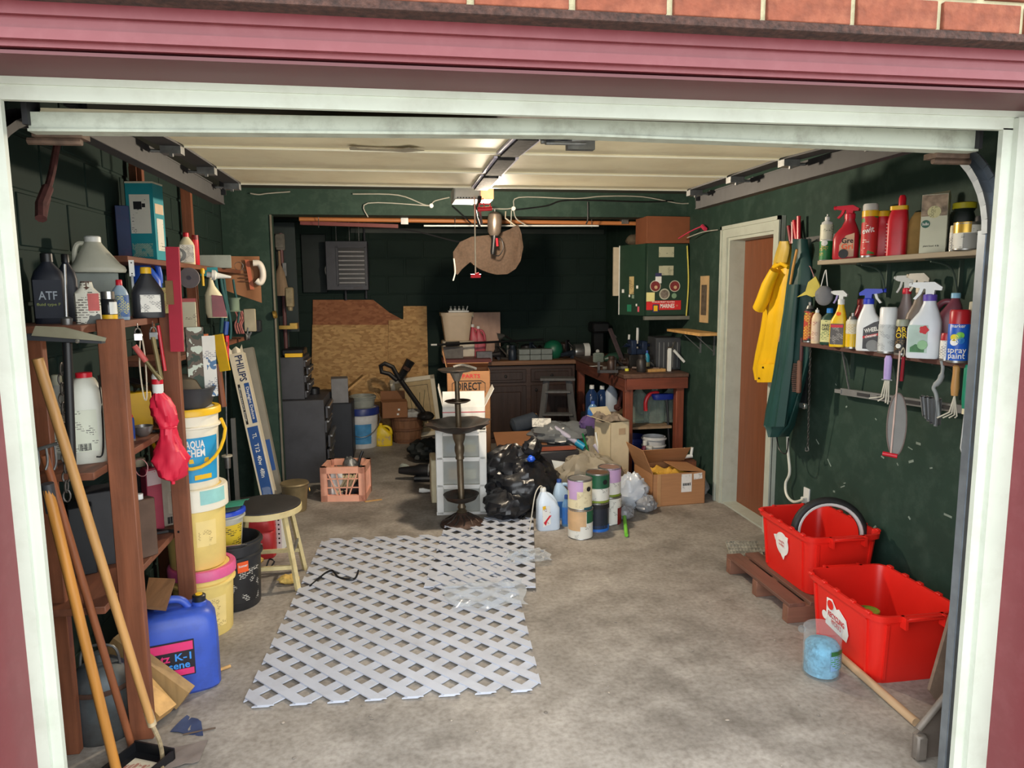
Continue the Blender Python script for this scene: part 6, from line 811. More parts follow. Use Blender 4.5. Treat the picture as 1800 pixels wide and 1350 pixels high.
p = at(1110, 0, Y=6.1); bucket('blue_bucket', 'dark blue bucket on the floor under the bench', p, .13, .15, .32, mat('navy_bucket', (30, 44, 110), .45), None, ribs=1, open_=True); p = at(1148, 0, Y=5.88); bucket('small_pail', 'white pail standing behind the open cardboard box', p, .085, .1, .36, mat('cool_white'), None, ribs=2, open_=True); p = at(1133, 0, Y=5.8); bottle('detergent', 'maroon bottle with white cap beside the white pail', p, .34, .1, .08, mat('wine_plastic', (110, 40, 70), .4), WPL, None, 0)
p = at(1150, 0, Y=5.58); t = jug('milk_jug', 'cloudy white jug with handle behind the open cardboard box', p, .34, .24, .16, mat('milk_white', (206, 208, 210), .5), WPL, 0, side=1, capr=.03); S('pvc_fittings', 'cluster of white pipe fittings beside the cardboard box', 'pipe fittings', join(tube([(-.07, 0, .02), (.06, 0, .03)], .016), tube([(.05, 0, .02), (.06, 0, .1)], .012), tube([(-.02, 0, .02), (-.01, -.02, .1)], .012), tube([(-.07, 0, .03), (-.05, .05, .05)], .014)), WPL, W(1204, 808, 5.4)); S('fittings_stand', 'small wooden block under the white pipe fittings', 'wood block', box(.14, .1, W(1204, 808, 5.4).z - .002), BROWN, at(1204, 0, Y=5.4))
S('floor_sack', 'small white sack at the foot of the door frame', 'sack', blob(.06, .05, .07, .25, 81, 3, 22), mat('rag_white'), (2.33, 5.24, 0)); 
# water jugs left of the bench
S('milk_crate', 'dark crate holding the water bottles left of the bench', 'crate', box(.4, .34, .42, bev=.01), mat('crate_dark'), at(1062, 0, Y=6.75)); BW = glassy('blue_water', (44, 70, 116), .65, .1)
for i, (px, Y, h) in enumerate(((1040, 6.62, .30), (1058, 6.7, .28), (1074, 6.66, .32))):
    p = at(px, .423, Y=Y); bottle('water_bottle', ('left blue water bottle on the dark crate', 'middle blue water bottle on the dark crate', 'right pale water bottle with handle on the dark crate')[i], p, h, .12, .11, (BW, BW, mat('pale_jug'))[i], WPL, None, 0, sq=2.4, group='water bottles by the bench')
t = bottle('water_pack', 'blue labelled bottle lying before the tan carton', at(1042, .5, Y=5.8), .2, .09, .08, glassy('blue_clear'), BLUEP, mat('blue_panel'), 0, sq=2.2); S('bottle_stand', 'grey box under the blue labelled bottle', 'box', box(.16, .16, .5), DGREY, at(1042, 0, Y=5.8)); S('red_tool', 'rusty red pipe wrench hanging from the bench side', 'wrench', join(tube([(0, 0, 0), (.03, 0, .12), (.06, 0, .2)], .018), blob(.03, .03, .03, .3, 4)), mat('rust_red'), W(1085, 722, 6.3))
# step ladder
b0 = at(980, 0, Y=6.85); t = T('step_ladder', 'weathered grey wooden step ladder before the back cabinet', 'step ladder', b0, -12); LG = wood('grey_ladder', (92, 92, 92), .8, .2); top = W(980, 668, 6.85).z
for sx in (-1, 1): P(t, 'front_rail', bar((sx * .2, -.12, 0), (sx * .11, .0, top), .06, .024), LG); P(t, 'rear_rail', bar((sx * .18, .26, 0), (sx * .1, .04, top - .02), .035, .022), LG)
for k in range(3): z = .2 + .22 * k; f = z / top; P(t, 'tread', bar((-.2 + .09 * f, -.12 + .12 * f, z), (.2 - .09 * f, -.12 + .12 * f, z), .1, .02), LG)
P(t, 'top_board', mv(box(.34, .18, .025, (0, 0, 0), .004), (0, .01, top)), LG); P(t, 'brace', bar((.16, .0, .3), (.13, .2, .3), .012, .02), STEEL)
# things on the right bench
bz = lambda px, Y: at(px, BZ, Y=Y)
p = bz(1170, 6.1); t = T('grey_cabinet_box', 'dark grey metal box standing at the wall end of the bench', 'metal box', p, -6); P(t, 'body', box(.26, .3, .28, bev=.004), DGREY); P(t, 'rib', join(*[box(.006, .004, .22, (-.1 + .04 * i, -.152, .02)) for i in range(5)]), GREYP)
b0 = bz(1176, 5.84); t = T('clamp_stand', 'white clamp arm standing on the bench front corner', 'clamp', b0); P(t, 'post', box(.03, .03, W(1176, 612, 5.84).z - BZ, bev=.003), WPL); P(t, 'crosspiece', join(tube([(-.02, 0, .2), (.02, 0, .2)], .012), tube([(.02, 0, .19), (.06, .03, .25)], .008)), CHROME); P(t, 'arm', tube([(.04, 0, .18), W(1203, 636, 5.84) - b0], .012), WPL)
for i, (px, Y, y, r, lab, c) in enumerate(((1119, 6.5, 576, .013, 'taller white rod standing on the bench', WPL), (1104, 6.6, 588, .011, 'shorter white rod standing on the bench', WPL))): p = bz(px, Y); S('paint_stick', lab, 'stick', tube([(0, 0, 0), W(px + 2, y, Y) - p], r, 8), c, p, group='white rods on the bench')
p = bz(1137, 6.0); bottle('teal_bottle', 'teal bottle with pale lower half on the bench', p, .17, .05, .05, mat('turquoise', (40, 140, 170), .3), BLUEP, mat('label_tan', (170, 160, 120), .5), 0, sq=2, labh=(.03, .4)); p = bz(1120, 6.2); S('blue_vise', 'blue bench vise on the workbench', 'vise', join(box(.14, .1, .05, bev=.006), box(.05, .12, .13, (-.05, 0, 0), .006), box(.05, .12, .12, (.05, 0, 0), .006), tube([(-.12, 0, .08), (.14, 0, .08)], .014), tube([(-.12, -.06, .1), (-.12, .06, .06)], .006)), mat('vise_blue', (32, 46, 72), .4, .3), p + Vector((0, 0, .12))); S('vise_block', 'dark block under the blue vise', 'block', box(.2, .16, .12, bev=.004), BLACKM, p)
a = bz(1095, 6.3); S('reclining_bar', 'dark bent bar leaning on the bench tools', 'bar', bar((0, 0, .04), W(1072, 578, 6.5) - a, .035, .02), mat('dull_plum', (84, 72, 76), .5, .3), a); p = bz(1152, 5.86); S('sanding_block', 'pale wood block on the bench near the front edge', 'wood block', box(.16, .07, .022), PINE, p, 8); S('yellow_bung', 'small yellow bung on the bench', 'bung', lathe([(.018, 0), (.018, .02), (0, .022)], 14), mat('lemon', (214, 210, 70), .4), bz(1102, 5.95))
p = bz(1052, 6.75); S('glass_jar', 'clear glass jar on the bench end', 'jar', lathe([(.05, 0), (.055, .01), (.055, .08), (.04, .09)], 20), GL, p); S('white_card', 'white paper scrap at the bench edge', 'paper', mv(box(.12, .05, .002), (0, 0, .004), (0, 0, .4)), WPL, bz(1048, 6.35)); S('trigger_nozzle', 'dark green sprayer lying on the bench', 'sprayer', mv(lathe([(.02, 0), (.045, .05), (.045, .16), (.02, .2), (.012, .26)], 16), (0, 0, .05), (0, rad(80), 0)), mat('bottle_green', (34, 62, 50), .4), bz(1062, 6.5))
for i in range(14):
    px = 1068 + i * 6.6; Y = 5.84 + ((i * 37) % 9) * .085; k = (i * 3 + 1) % 8; p = bz(px, Y); S('bench_clutter', ['black drill', 'dark clamp', 'iron bracket', 'grey tin', 'small jar', 'wire spool', 'steel wrench', 'short pipe'][k] + (' near the bench front' if Y < 6.1 else ' further back on the bench') + (', towards the left edge' if i < 7 else ', towards the wall'), ['drill', 'clamp', 'bracket', 'tin', 'jar', 'spool', 'wrench', 'pipe'][k], junk(k, .7 + rnd.random() * .4), JM[(i * 2 + 1) % 6], p, rnd.uniform(-70, 70), 'tools on the right bench')
# ------------------------------------------------------------------ green cabinet with stickers
f0 = 5.78; a, b = W(1136, 555, f0), W(1207, 428, f0); t = T('wall_cabinet', 'green wall cabinet covered in stickers over the bench', 'cabinet', ((a.x + 2.405) / 2, f0, a.z)); o0 = Vector(t.location); GC = mat('cabinet_green', (31, 56, 43), .5, var=.1)
cw, chh = 2.405 - a.x, b.z - a.z; P(t, 'body', box(cw, .5, chh, (0, .25, 0), .004), GC); px_ = lambda x, y, off=.0015: W(x, y, f0 - off) - o0
def stick(nm, x0, y0, x1, y1, m, off=.002): A, B = px_(x0, y1, off), px_(x1, y0, off); return P(t, nm, plate(B.x - A.x, B.z - A.z, ((A.x + B.x) / 2, A.y, A.z)), m)
def disc(nm, x, y, r, m, off=.003): c = px_(x, y, off); return P(t, nm, mv(lathe([(r, 0), (r, .001), (0, .001)], 24), c, (rad(90), 0, 0)), m)
SG = printed('sticker_grey', (176, 176, 150), (70, 80, 70), .9, .42); stick('sticker', 1158, 434, 1185, 452, SG); stick('sticker', 1158, 467, 1184, 484, SG); o = stick('white_sticker', 1152, 480, 1163, 498, WPL, .004); stick('sticker_head', 1152, 480, 1163, 486, mat('indigo', (50, 50, 90), .5), .0055)
for x, y in ((1152, 503), (1186, 503)): disc('roundel', x, y, .048, mat('badge_ring', (180, 180, 160), .5)); disc('roundel_centre', x, y, .041, mat('badge_red', (120, 44, 46), .5, var=.3, sc=60), .0045); disc('roundel_mark', x + 1, y + 2, .014, mat('badge_gold', (200, 170, 130), .5), .006)
disc('roundel', 1168, 517, .046, mat('badge_ring'), .0065); disc('roundel_centre', 1168, 517, .036, mat('badge_mix', (120, 110, 100), .5, var=.6, sc=50), .008); disc('small_roundel', 1185, 520, .022, mat('badge_pale_green', (120, 150, 120), .5), .003); stick('note', 1136, 514, 1151, 530, mat('note_yellow', (222, 216, 150), .6), .01)
stick('bumper_sticker', 1136, 528, 1197, 545, mat('sticker_red', (206, 40, 44), .5), .004); c = px_(1173, 538, .006); P(t, 'lettering', mv(fit(text('MARINES', .034, .02), .125), c), WINK); c = px_(1166, 531, .006); P(t, 'lettering', mv(fit(text('WORLDS FINEST FIGHTERS', .012, .01), .2), c), WINK); P(t, 'star', mv(text('*', .03), px_(1190, 539, .006)), mat('badge_gold')); stick('stamp_border', 1147, 535, 1158, 549, mat('indigo'), .007); stick('stamp', 1149, 537, 1156, 547, YEL, .0085)
P(t, 'bottom_rail', box(cw + .04, .04, .03, (-.0, .0, -.035)), mat('rail_grey', (120, 120, 112), .5, .3)); A = px_(1208, 432); B_ = px_(1206, 560); P(t, 'yellow_cord', tube(curve([A, (A + B_) / 2 + Vector((.012, -.01, 0)), B_], 6), .006, 6), mat('cord_yellow', (200, 190, 90), .5))
A, B_ = W(1134, 553, f0 + .03) - o0, W(1091, 432, f0 + .34) - o0; dl = (Vector((B_.x, B_.y, 0)) - Vector((A.x, A.y, 0))); ang = math.atan2(dl.y, dl.x); dd = P(t, 'door', mv(box(dl.length, .02, chh, (dl.length / 2, 0, 0)), (A.x, A.y, .0), (0, 0, ang)), GC); ang2 = ang + pi
def dstick(nm, u, v, w_, h_, m): P(dd, nm, mv(mv(plate(w_, h_), (dl.length * (1 - u), .0115, chh * v)), (A.x, A.y, 0), (0, 0, ang)), m)
dstick('edge_strip', .0, 0, .012, chh, WPL); dstick('picture', .5, .3, .06, .15, printed('sepia_print', (190, 170, 120), (80, 60, 50), .8, .5)); dstick('green_sticker', .42, .05, .055, .06, mat('jade', (40, 120, 90), .5)); dstick('dot_sticker', .16, .32, .03, .03, WPL); dstick('dot_sticker', .72, .38, .025, .025, WPL); dstick('dot_sticker', .42, .26, .02, .02, WPL); dstick('dot_sticker', .7, .13, .018, .02, WPL); dstick('pink_sticker', .78, .05, .022, .045, mat('rose_plastic')); dstick('leaf_sticker', .56, .24, .03, .03, mat('sage'))
p = o0 + Vector((.0, .14, chh + .002)); carton('brown_box', 'brown cardboard box on top of the sticker cabinet', p, .38, .26, .22, mat('red_brown_card', (126, 74, 46), .8, var=.06), 2); S('dusty_rock', 'dusty brown bundle beside the brown box on the cabinet door', 'bundle', blob(.07, .06, .05, .2, 91, 3, 20), mat('dusty_brown'), o0 + Vector((-.16, .4, chh + .002)))
S('wood_strip', 'cream wooden strip hanging left of the sticker cabinet', 'strip', box(.06, .02, .42), mat('strip_cream', (180, 168, 146), .7), W(1083, 520, 6.14))
S('mounted_print', 'sepia portrait on a tan card on the right wall', 'picture', join(mv(plate(.16, .37, t=.006), (0, 0, 0), (0, 0, rad(-90)))), mat('tan_mount', (190, 160, 116), .7), WX(1237, 567, XR - .004)); P(bpy.data.objects['mounted_print'], 'portrait', mv(plate(.1, .24, t=.001), (-.005, 0, .06), (0, 0, rad(-90))), mat('portrait_dark', (84, 74, 62), .7, var=.5, sc=25))
a, b = WX(1172, 588, 2.24), WX(1256, 588, 2.24); t = T('bracket_shelf', 'short pale wooden shelf on metal brackets beside the inner door', 'shelf', (2.33, (a.y + b.y) / 2, 1.275)); L_ = a.y - 5.14; P(t, 'board', box(.18, L_, .022, (0, (5.14 + a.y) / 2 - (a.y + b.y) / 2, 0), .002), PINE)
for y in (5.25, a.y - .3): yy = y - (a.y + b.y) / 2; P(t, 'bracket', join(bar((-.07, yy, -.004), (.085, yy, -.004), .016, .006), bar((.085, yy, -.16), (.085, yy, 0), .016, .006), bar((-.06, yy, -.01), (.08, yy, -.13), .006, .006)), STEEL)
# poles slung under the header, wires, net bag, work lamp
t = S('hanging_pole', 'long wooden pole slung under the header beam', 'pole', tube([W(526, 385, 6.12), W(1132, 393, 6.12)], .018, 10), wood('orange_pole', (176, 112, 64), .5, .25, 'x')); S('hanging_pole', 'thin white strip lying along the wooden pole', 'strip', bar(W(745, 397, 6.1), W(1052, 397, 6.1), .02, .012), WPL); S('hanging_pole', 'dark red board slung behind the wooden pole', 'board', bar(W(528, 392, 6.2), W(700, 398, 6.2), .05, .03), mat('dusty_red_board')); S('pole_clamp', 'steel pipe clamp around the slung pole', 'clamp', box(.06, .06, .08, (0, 0, -.04)), CHROME, W(711, 386, 6.12)); S('pole_clamp', 'second steel clamp at the right end of the slung pole', 'clamp', box(.06, .06, .06, (0, 0, -.03)), CHROME, W(1097, 388, 6.12))
for x in (560, 800, 1040): S('pole_hanger', 'thin wire loop holding the slung pole, ' + {560: 'left', 800: 'middle', 1040: 'right'}[x], 'wire', tube([W(x, 400, 6.12), W(x, 384, 6.05), W(x, 378, 6.062) + Vector((0, 0, .06)), W(x, 384, 6.15)], .003, 5), STEEL, group='wire loops for the slung pole')
S('back_rail', 'dark board running across the back wall below the ceiling', 'board', span((-.5, YB - .03, 2.27), (2.38, YB - .005, 2.32)), mat('rail_green', (52, 64, 58), .5))
b0 = W(870, 485, 5.78); m = mp(b0); t = T('mesh_bag', 'brown mesh net bag slung from the header beam', 'bag', b0); out = [(-73, 41), (-72, 8), (-66, 2), (-58, 12), (-50, 23), (-44, 24), (-36, 17), (-26, 11), (-10, 5), (3, 2), (22, 3), (36, 12), (45, 26), (50, 50), (47, 72), (41, 89), (26, 80), (5, 72), (-18, 69), (-41, 67), (-61, 58)]
g = prism([(x * m, z * m) for x, z in out], .03); bmm = bmesh.new(); vv = [bmm.verts.new(v) for v in g[0]]; [bmm.faces.new([vv[i] for i in f]) for f in g[1]]; bmesh.ops.triangulate(bmm, faces=[f for f in bmm.faces if len(f.verts) > 4]); bmesh.ops.subdivide_edges(bmm, edges=list(bmm.edges), cuts=3, use_grid_fill=True)
for v in bmm.verts: v.co.y += (-.05 if v.co.y < 0 else .05) * max(0, 1 - ((v.co.x + 5 * m) / (60 * m)) ** 2) * max(0, 1 - ((v.co.z - 45 * m) / (45 * m)) ** 2) + .012 * noise.noise(v.co * 18)
P(t, 'net', _bm(bmm), mat('net_brown', (86, 68, 54), .8, var=.2, sc=60)); P(t, 'tie', tube([(38 * m, 0, 86 * m), (20 * m, .02, 100 * m), (22 * m, .06, 112 * m)], .006), mat('cord_white')); P(t, 'drawstring', tube(curve([(-72 * m, -.02, 30 * m), (-70 * m, -.02, 8 * m), (-74 * m, -.02, -8 * m), (-70 * m, -.02, 5 * m)], 4), .006, 6), WPL)
b0 = W(866, 447, 5.55); t = T('work_lamp', 'hanging caged work lamp with a black handle', 'work lamp', b0); P(t, 'handle', lathe([(.016, 0), (.02, .02), (.02, .1), (.026, .13), (.026, .15)], 14), BLACK, (0, 0, 0), (0, rad(6), 0)); P(t, 'reflector', mv(lathe([(.03, .14), (.05, .17), (.056, .26), (.05, .3), (.02, .32), (0, .32)], 20), (.005, 0, 0), (0, rad(3), 0)), mat('lamp_tin', (150, 136, 124), .3, .7, var=.2)); P(t, 'hook', tube([(.02, 0, .31), (.02, .0, .34), (.02, .1, .36), (.02, .3, .385)], .004), STEEL); P(t, 'cord', tube(curve([(0, 0, 0), (.05, .01, -.01), (.085, .02, .05), (.07, .02, .12), (.03, .0, .13)], 5), .004, 6), BLACK); P(t, 'red_clip', tube([(.03, -.02, .12), (.035, -.02, .06)], .009), REDP)
WIRE = mat('wire_white', (168, 166, 156), .5); zt = 5.85
for i, (pts, c, lab) in enumerate((([(620, 341), (700, 343), (750, 361), (765, 353), (790, 347)], WIRE, 'pale wire drooping left of the opener'), ([(647, 382), (647, 357), (758, 362)], WIRE, 'stiff pale wire bent down before the header'), ([(795, 362), (815, 380), (830, 395)], BLACK, 'black wire hanging below the opener box'), ([(855, 366), (900, 366), (912, 347), (1010, 349), (1060, 345), (1130, 346), (1200, 358), (1240, 350)], WIRE, 'long pale wire running right along the header'), ([(905, 369), (960, 362), (1000, 352), (1130, 355), (1180, 353)], BLACK, 'black cable along the right half of the header'), ([(899, 370), (898, 396)], WIRE, 'pale wire dropping to the net bag'), ([(903, 370), (908, 385), (925, 396)], WIRE, 'second pale wire beside the net bag'), ([(640, 402), (720, 405), (800, 424), (812, 424)], BLACK, 'black cable sagging behind the net bag'), ([(440, 340), (455, 342), (470, 340), (510, 337)], WIRE, 'tangled wire above the wall return'), ([(1033, 355), (1033, 385), (1030, 394)], BLACK, 'black strap hanging from the header'))):
    S('hanging_wire', lab, 'wire', tube(curve([W(x, y, zt - .01) for x, y in pts], 5), .0045 if c is WIRE else .006, 5), c, group='wires along the header')
for x, y in ((758, 362), (902, 367)): S('insulator', 'white insulator knob on the header, ' + ('left' if x < 800 else 'right') + ' of the two', 'knob', mv(lathe([(.014, 0), (.018, .01), (.012, .02), (.016, .03), (0, .032)], 14), (0, 0, 0), (rad(90), 0, 0)), WPL, W(x, y, 5.855), group='insulator knobs')
b0 = WX(1240, 403, XR - .03); S('pink_plug', 'pink and white plug on a cord beside the door frame', 'plug', join(tube([(0, 0, 0), (0, .06, .03)], .016), tube(curve([(0, .06, .03), (-.05, .16, .0), (-.1, .3, -.05)], 4), .005, 5)), mat('plug_pink', (206, 60, 90), .4), b0); S('stretched_line', 'thin pale line stretched to a nail by the door frame', 'cord', tube(curve([WX(1262, 404, XR - .015), WX(1235, 408, XR - .05), WX(1208, 418, XR - .1)], 5), .0045, 5), WIRE)
# ================================================================== RIGHT SIDE
U, Lw = 1.775, 1.335
SHB = wood('grey_shelf_board', (150, 138, 118), .7, .15, 'y'); SHD = wood('dark_shelf_board', (84, 52, 44), .6, .2, 'y')
t = T('wall_shelf', 'upper pale wooden wall shelf full of garden bottles', 'shelf', (2.31, 2.85, U - .022)); P(t, 'board', box(.22, 1.45, .022, (0, -.02, 0), .002), SHB)
for y in (.42, -.05, -.5): P(t, 'bracket', join(bar((-.07, y, -.004), (.1, y, -.004), .02, .006), bar((.1, y, -.17), (.1, y, 0), .02, .006), tube(curve([(-.05, y, -.01), (.05, y, -.04), (.09, y, -.15)], 4), .005, 6)), mat('bracket_green', (70, 86, 78), .5, .3))
t2 = T('wall_shelf', 'lower dark wooden wall shelf full of spray bottles', 'shelf', (2.31, 2.9, Lw - .022)); P(t2, 'board', box(.22, 1.56, .022, (0, 0, 0), .002), SHD)
for y in (.62, .25, -.15, -.6): P(t2, 'bracket', join(bar((-.07, y, -.004), (.1, y, -.004), .02, .006), bar((.1, y, -.17), (.1, y, 0), .02, .006), tube(curve([(-.05, y, -.01), (.05, y, -.04), (.09, y, -.15)], 4), .005, 6)), mat('bracket_green'))
def ub(px, X=2.29): return at(px, U, X=X)
def lb_(px, X=2.27): return at(px, Lw, X=X)
F0 = -48
p = ub(1451, 2.25); m = mp(p); bottle('ant_killer', 'white and green squeeze bottle with nozzle, far end of the upper shelf', p, 80 * m, 21 * m, 15 * m, WPL, WPL, printed('green_bottom', (34, 120, 60), (220, 170, 60), .9, .42), F0, sq=2.4, shoulder=.8, nozzle=True, labh=(.02, .42)); P(bpy.data.objects['ant_killer'], 'upper_label', patch(10.8 * m, 10.8 * m, 36 * m, 62 * m, -100, 100), printed('cream_upper', (214, 214, 190), (60, 90, 60), 1.2, .45)); P(bpy.data.objects['ant_killer'], 'emblem', bend(mv(lathe([(5 * m, 0), (5 * m, .001), (0, .001)], 16), (0, -.003, 30 * m), (pi / 2, 0, 0)), 11 * m), WPL)
p = ub(1486, 2.24); m = mp(p); REDB = mat('rust_red_bottle', (176, 34, 48), .35, var=.08); t = spray('red_spray', 'red trigger bottle with black and orange lettering on the upper shelf', p, 92 * m, 42 * m, 24 * m, REDB, mat('crimson', (206, 30, 56), .35), None, F0, flip=1); P(t, 'panel', mv(prism([(-8 * m, 0), (16 * m, 0), (16 * m, 40 * m), (2 * m, 36 * m), (-8 * m, 20 * m)], .001), (0, -12.4 * m, 4 * m)), mat('salmon_label', (206, 170, 140), .5)); P(t, 'lettering', mv(fit(text('Gre', 9 * m, .02), 19 * m), (5 * m, -13 * m, 31 * m)), INK); P(t, 'lettering', mv(fit(text('Gri', 9 * m, .02), 19 * m), (5 * m, -13 * m, 21 * m)), mat('orange')); P(t, 'dial', mv(lathe([(7 * m, 0), (8 * m, 4 * m), (0, 4 * m)], 18), (0, -12 * m, 9 * m), (rad(90), 0, 0)), BLACK)
p = ub(1508, 2.3); m = mp(p); bottle('green_bottle', 'squat emerald bottle between red spray and yellow-topped can', p, 42 * m, 22 * m, 18 * m, mat('vivid_green', (20, 140, 60), .35), GRNP, None, F0, shoulder=.85, capr=.6)
p = ub(1526, 2.23); m = mp(p); aerosol('insect_spray', 'red and green insect spray can with yellow collar and white cap', p, 13 * m, 92 * m, mat('can_red', (200, 36, 40), .35), mat('cap_grey', (206, 206, 200), .4), F0, printed('fruit_label', (196, 44, 44), (230, 230, 220), .8, .38, (70, 130, 60)), caph=.16); t = bpy.data.objects['insect_spray']; P(t, 'collar', lathe([(13.4 * m, 70 * m), (13.4 * m, 80 * m), (10 * m, 82 * m)], 20), YEL); P(t, 'lettering', bend(mv(fit(text('ewit', 10 * m, .02), 20 * m), (0, -.002, 46 * m), (0, rad(-12), 0)), 13.3 * m), WINK)
p = ub(1548, 2.29); m = mp(p); bottle('red_jug', 'red bottle with yellow cap behind the insect spray', p, 80 * m, 30 * m, 22 * m, mat('signal_red', (196, 24, 42), .35), YEL, None, F0, shoulder=.72, capr=.7)
p = ub(1575, 2.24); m = mp(p); t = T('weed_sprayer', 'tall red bottle with yellow band and red spout on the upper shelf', 'bottle', p, F0); SR = mat('signal_red'); P(t, 'bottle', loft([(0, 16 * m, 12 * m, 0, 0, 4), (60 * m, 16 * m, 12 * m, 0, 0, 4), (72 * m, 14 * m, 11 * m, 1 * m, 0, 3.5), (80 * m, 12 * m, 10 * m, 2 * m, 0, 3)], 24), SR); P(t, 'band', loft([(78 * m, 14 * m, 10.6 * m, 1 * m, 0, 4), (85 * m, 14 * m, 10.6 * m, 1 * m, 0, 4)], 24), YEL); P(t, 'spout', lathe([(6 * m, 84 * m), (6 * m, 98 * m), (4 * m, 103 * m), (0, 104 * m)], 14), SR, (5 * m, 0, 0)); P(t, 'graduation', join(*[plate(2 * m, 1 * m, (-15.2 * m, -9 * m, z * m)) for z in range(6, 60, 6)]), WINK)
p = ub(1604, 2.31); m = mp(p); S('paper_sack', 'crumpled tan paper sack behind the white carton', 'sack', loft([(0, 16 * m, 10 * m, 0, 0, 3), (40 * m, 17 * m, 10 * m, 0, 0, 3), (66 * m, 9 * m, 6 * m, 4 * m, 0, 3), (74 * m, 6 * m, 2 * m, 6 * m, 0, 3)], 24, wob=lambda a, z: .08 * sin(a * 6 + z * 60)), mat('tan_sack', (176, 140, 80), .8, var=.2), p, F0)
p = ub(1640, 2.25); m = mp(p); t = T('bulb_carton', 'white plant food carton printed with flowers on the upper shelf', 'carton', p, F0); WC = mat('carton_white', (206, 206, 184), .6, var=.04); w, d, h = 40 * m, 26 * m, 100 * m; P(t, 'carton', box(w, d, h, (0, 0, 0)), WC); P(t, 'top_fold', ([(-w / 2, -d / 2, h), (w / 2, -d / 2, h), (w / 2, d / 2, h), (-w / 2, d / 2, h), (-w / 2, 0, h * .97), (w / 2, 0, h * 1.06)], [(0, 1, 5, 4), (3, 4, 5, 2), (0, 4, 3), (1, 2, 5)]), WC); P(t, 'flower_print', plate(w * .98, h * .36, (0, -d / 2 - .001, h * .63)), mat('flower_blotch', (150, 130, 110), .6, var=.75, sc=26)); P(t, 'medallion', mv(lathe([(w * .26, 0), (w * .26, .001), (0, .001)], 14, wob=lambda a, z: .06 * sin(a * 14)), (0, -d / 2 - .002, h * .7), (rad(90), 0, 0)), printed('medallion_print', (206, 200, 150), (80, 80, 50), 1.4, .5)); P(t, 'oval_logo', mv(lathe([(w * .17, 0), (w * .17, .001), (0, .001)], 20), (-w * .3, -d / 2 - .002, h * .5), (rad(90), 0, 0), (1, 1, .8)), mat('logo_green', (20, 90, 70), .5)); P(t, 'lettering', mv(fit(text('bulbs', 5 * m, .02), w * .24), (-w * .3, -d / 2 - .004, h * .5)), WINK); P(t, 'lettering', mv(fit(text('plant food  4 lb', 3 * m, .01), w * .6), (-w * .05, -d / 2 - .003, h * .12)), INK); P(t, 'side_print', mv(plate(d * .8, h * .5), (w / 2 + .001, 0, h * .1), (0, 0, rad(90))), printed('carton_side', (186, 186, 168), (130, 130, 120), 1.2, .4))
p = ub(1690, 2.33); m = mp(p); bottle('dark_bottle', 'dark bottle with a yellow cap at the near end of the upper shelf', p, 86 * m, 34 * m, 26 * m, mat('forest_plastic', (24, 34, 30), .4), mat('cap_yellow', (190, 180, 40), .4), None, F0, shoulder=.78, capr=.9)
p = ub(1674, 2.28); m = mp(p); aerosol('white_tube', 'slim white spray tube behind the small metal can', p, 6 * m, 46 * m, WPL, CREAMP, F0, PAPER)
p = ub(1699, 2.22); m = mp(p); paint_can('small_can', 'small varnish can with gold lid label on the upper shelf', p, 22 * m, 48 * m, CW, LIDT, F0, ((.62, 1.0, -80, 20, mat('gold_label', (210, 170, 70), .3, .5), 'gold_patch'), (.05, .6, -10, 70, printed('grey_can_print', (150, 150, 146), (80, 80, 80), 1, .45), 'print')), cat='can')
p = ub(1722, 2.3); m = mp(p); aerosol('grey_spray', 'grey spray can half hidden behind the door track', p, 11 * m, 60 * m, GREYP, DGREY, F0)
# lower shelf
p = lb_(1421, 2.23); m = mp(p); aerosol('bug_spray', 'red, yellow and black spray can at the far end of the lower shelf', p, 9 * m, 70 * m, INK, TIN, F0, printed('bug_label', (176, 60, 40), (226, 214, 60), .9, .5, (40, 60, 40)), nozzle=True, caph=.16)
p = lb_(1434, 2.22); m = mp(p); bottle('tan_pump', 'pale tan bottle with white nozzle next to the bug spray', p, 62 * m, 17 * m, 13 * m, mat('pale_tan', (220, 196, 160), .45), WPL, printed('tan_pump_label', (220, 196, 170), (150, 60, 50), 1.1, .42), F0, sq=2.4, shoulder=.76, nozzle=True)
p = lb_(1456, 2.23); m = mp(p); t = bottle('garden_bottle', 'dark green bottle with pale yellow label and blue cap', p, 64 * m, 28 * m, 18 * m, mat('dark_green_bottle', (30, 66, 52), .4), mat('azure', (30, 120, 200), .4), printed('yellow_green_label', (214, 214, 150), (70, 110, 60), .9, .42), F0, shoulder=.72, labh=(.08, .68)); P(t, 'lettering', mv(fit(text('HARDY', 5 * m, .02), 19 * m), (0, -9 * m - .003, 34 * m)), INK); P(t, 'lettering', mv(fit(text('GARDEN', 5 * m, .02), 19 * m), (0, -9 * m - .003, 28 * m)), INK)
p = lb_(1472, 2.2); m = mp(p); t = spray('yellow_spray', 'yellow trigger bottle with white head and dark label', p, 98 * m, 27 * m, 18 * m, mat('spray_yellow', (230, 190, 24), .35), WPL, printed('grey_label', (86, 84, 84), (190, 186, 180), 1.3, .45), F0, trig2=mat('lilac_trigger', (150, 140, 190), .4)); P(t, 'red_strip', plate(20 * m, 5 * m, (0, -9 * m - .003, 34 * m)), REDP); P(t, 'badge', mv(lathe([(4 * m, 0), (4 * m, .001), (0, .001)], 16), (1 * m, -6.4 * m, 58 * m), (rad(72), 0, 0)), mat('orange'))
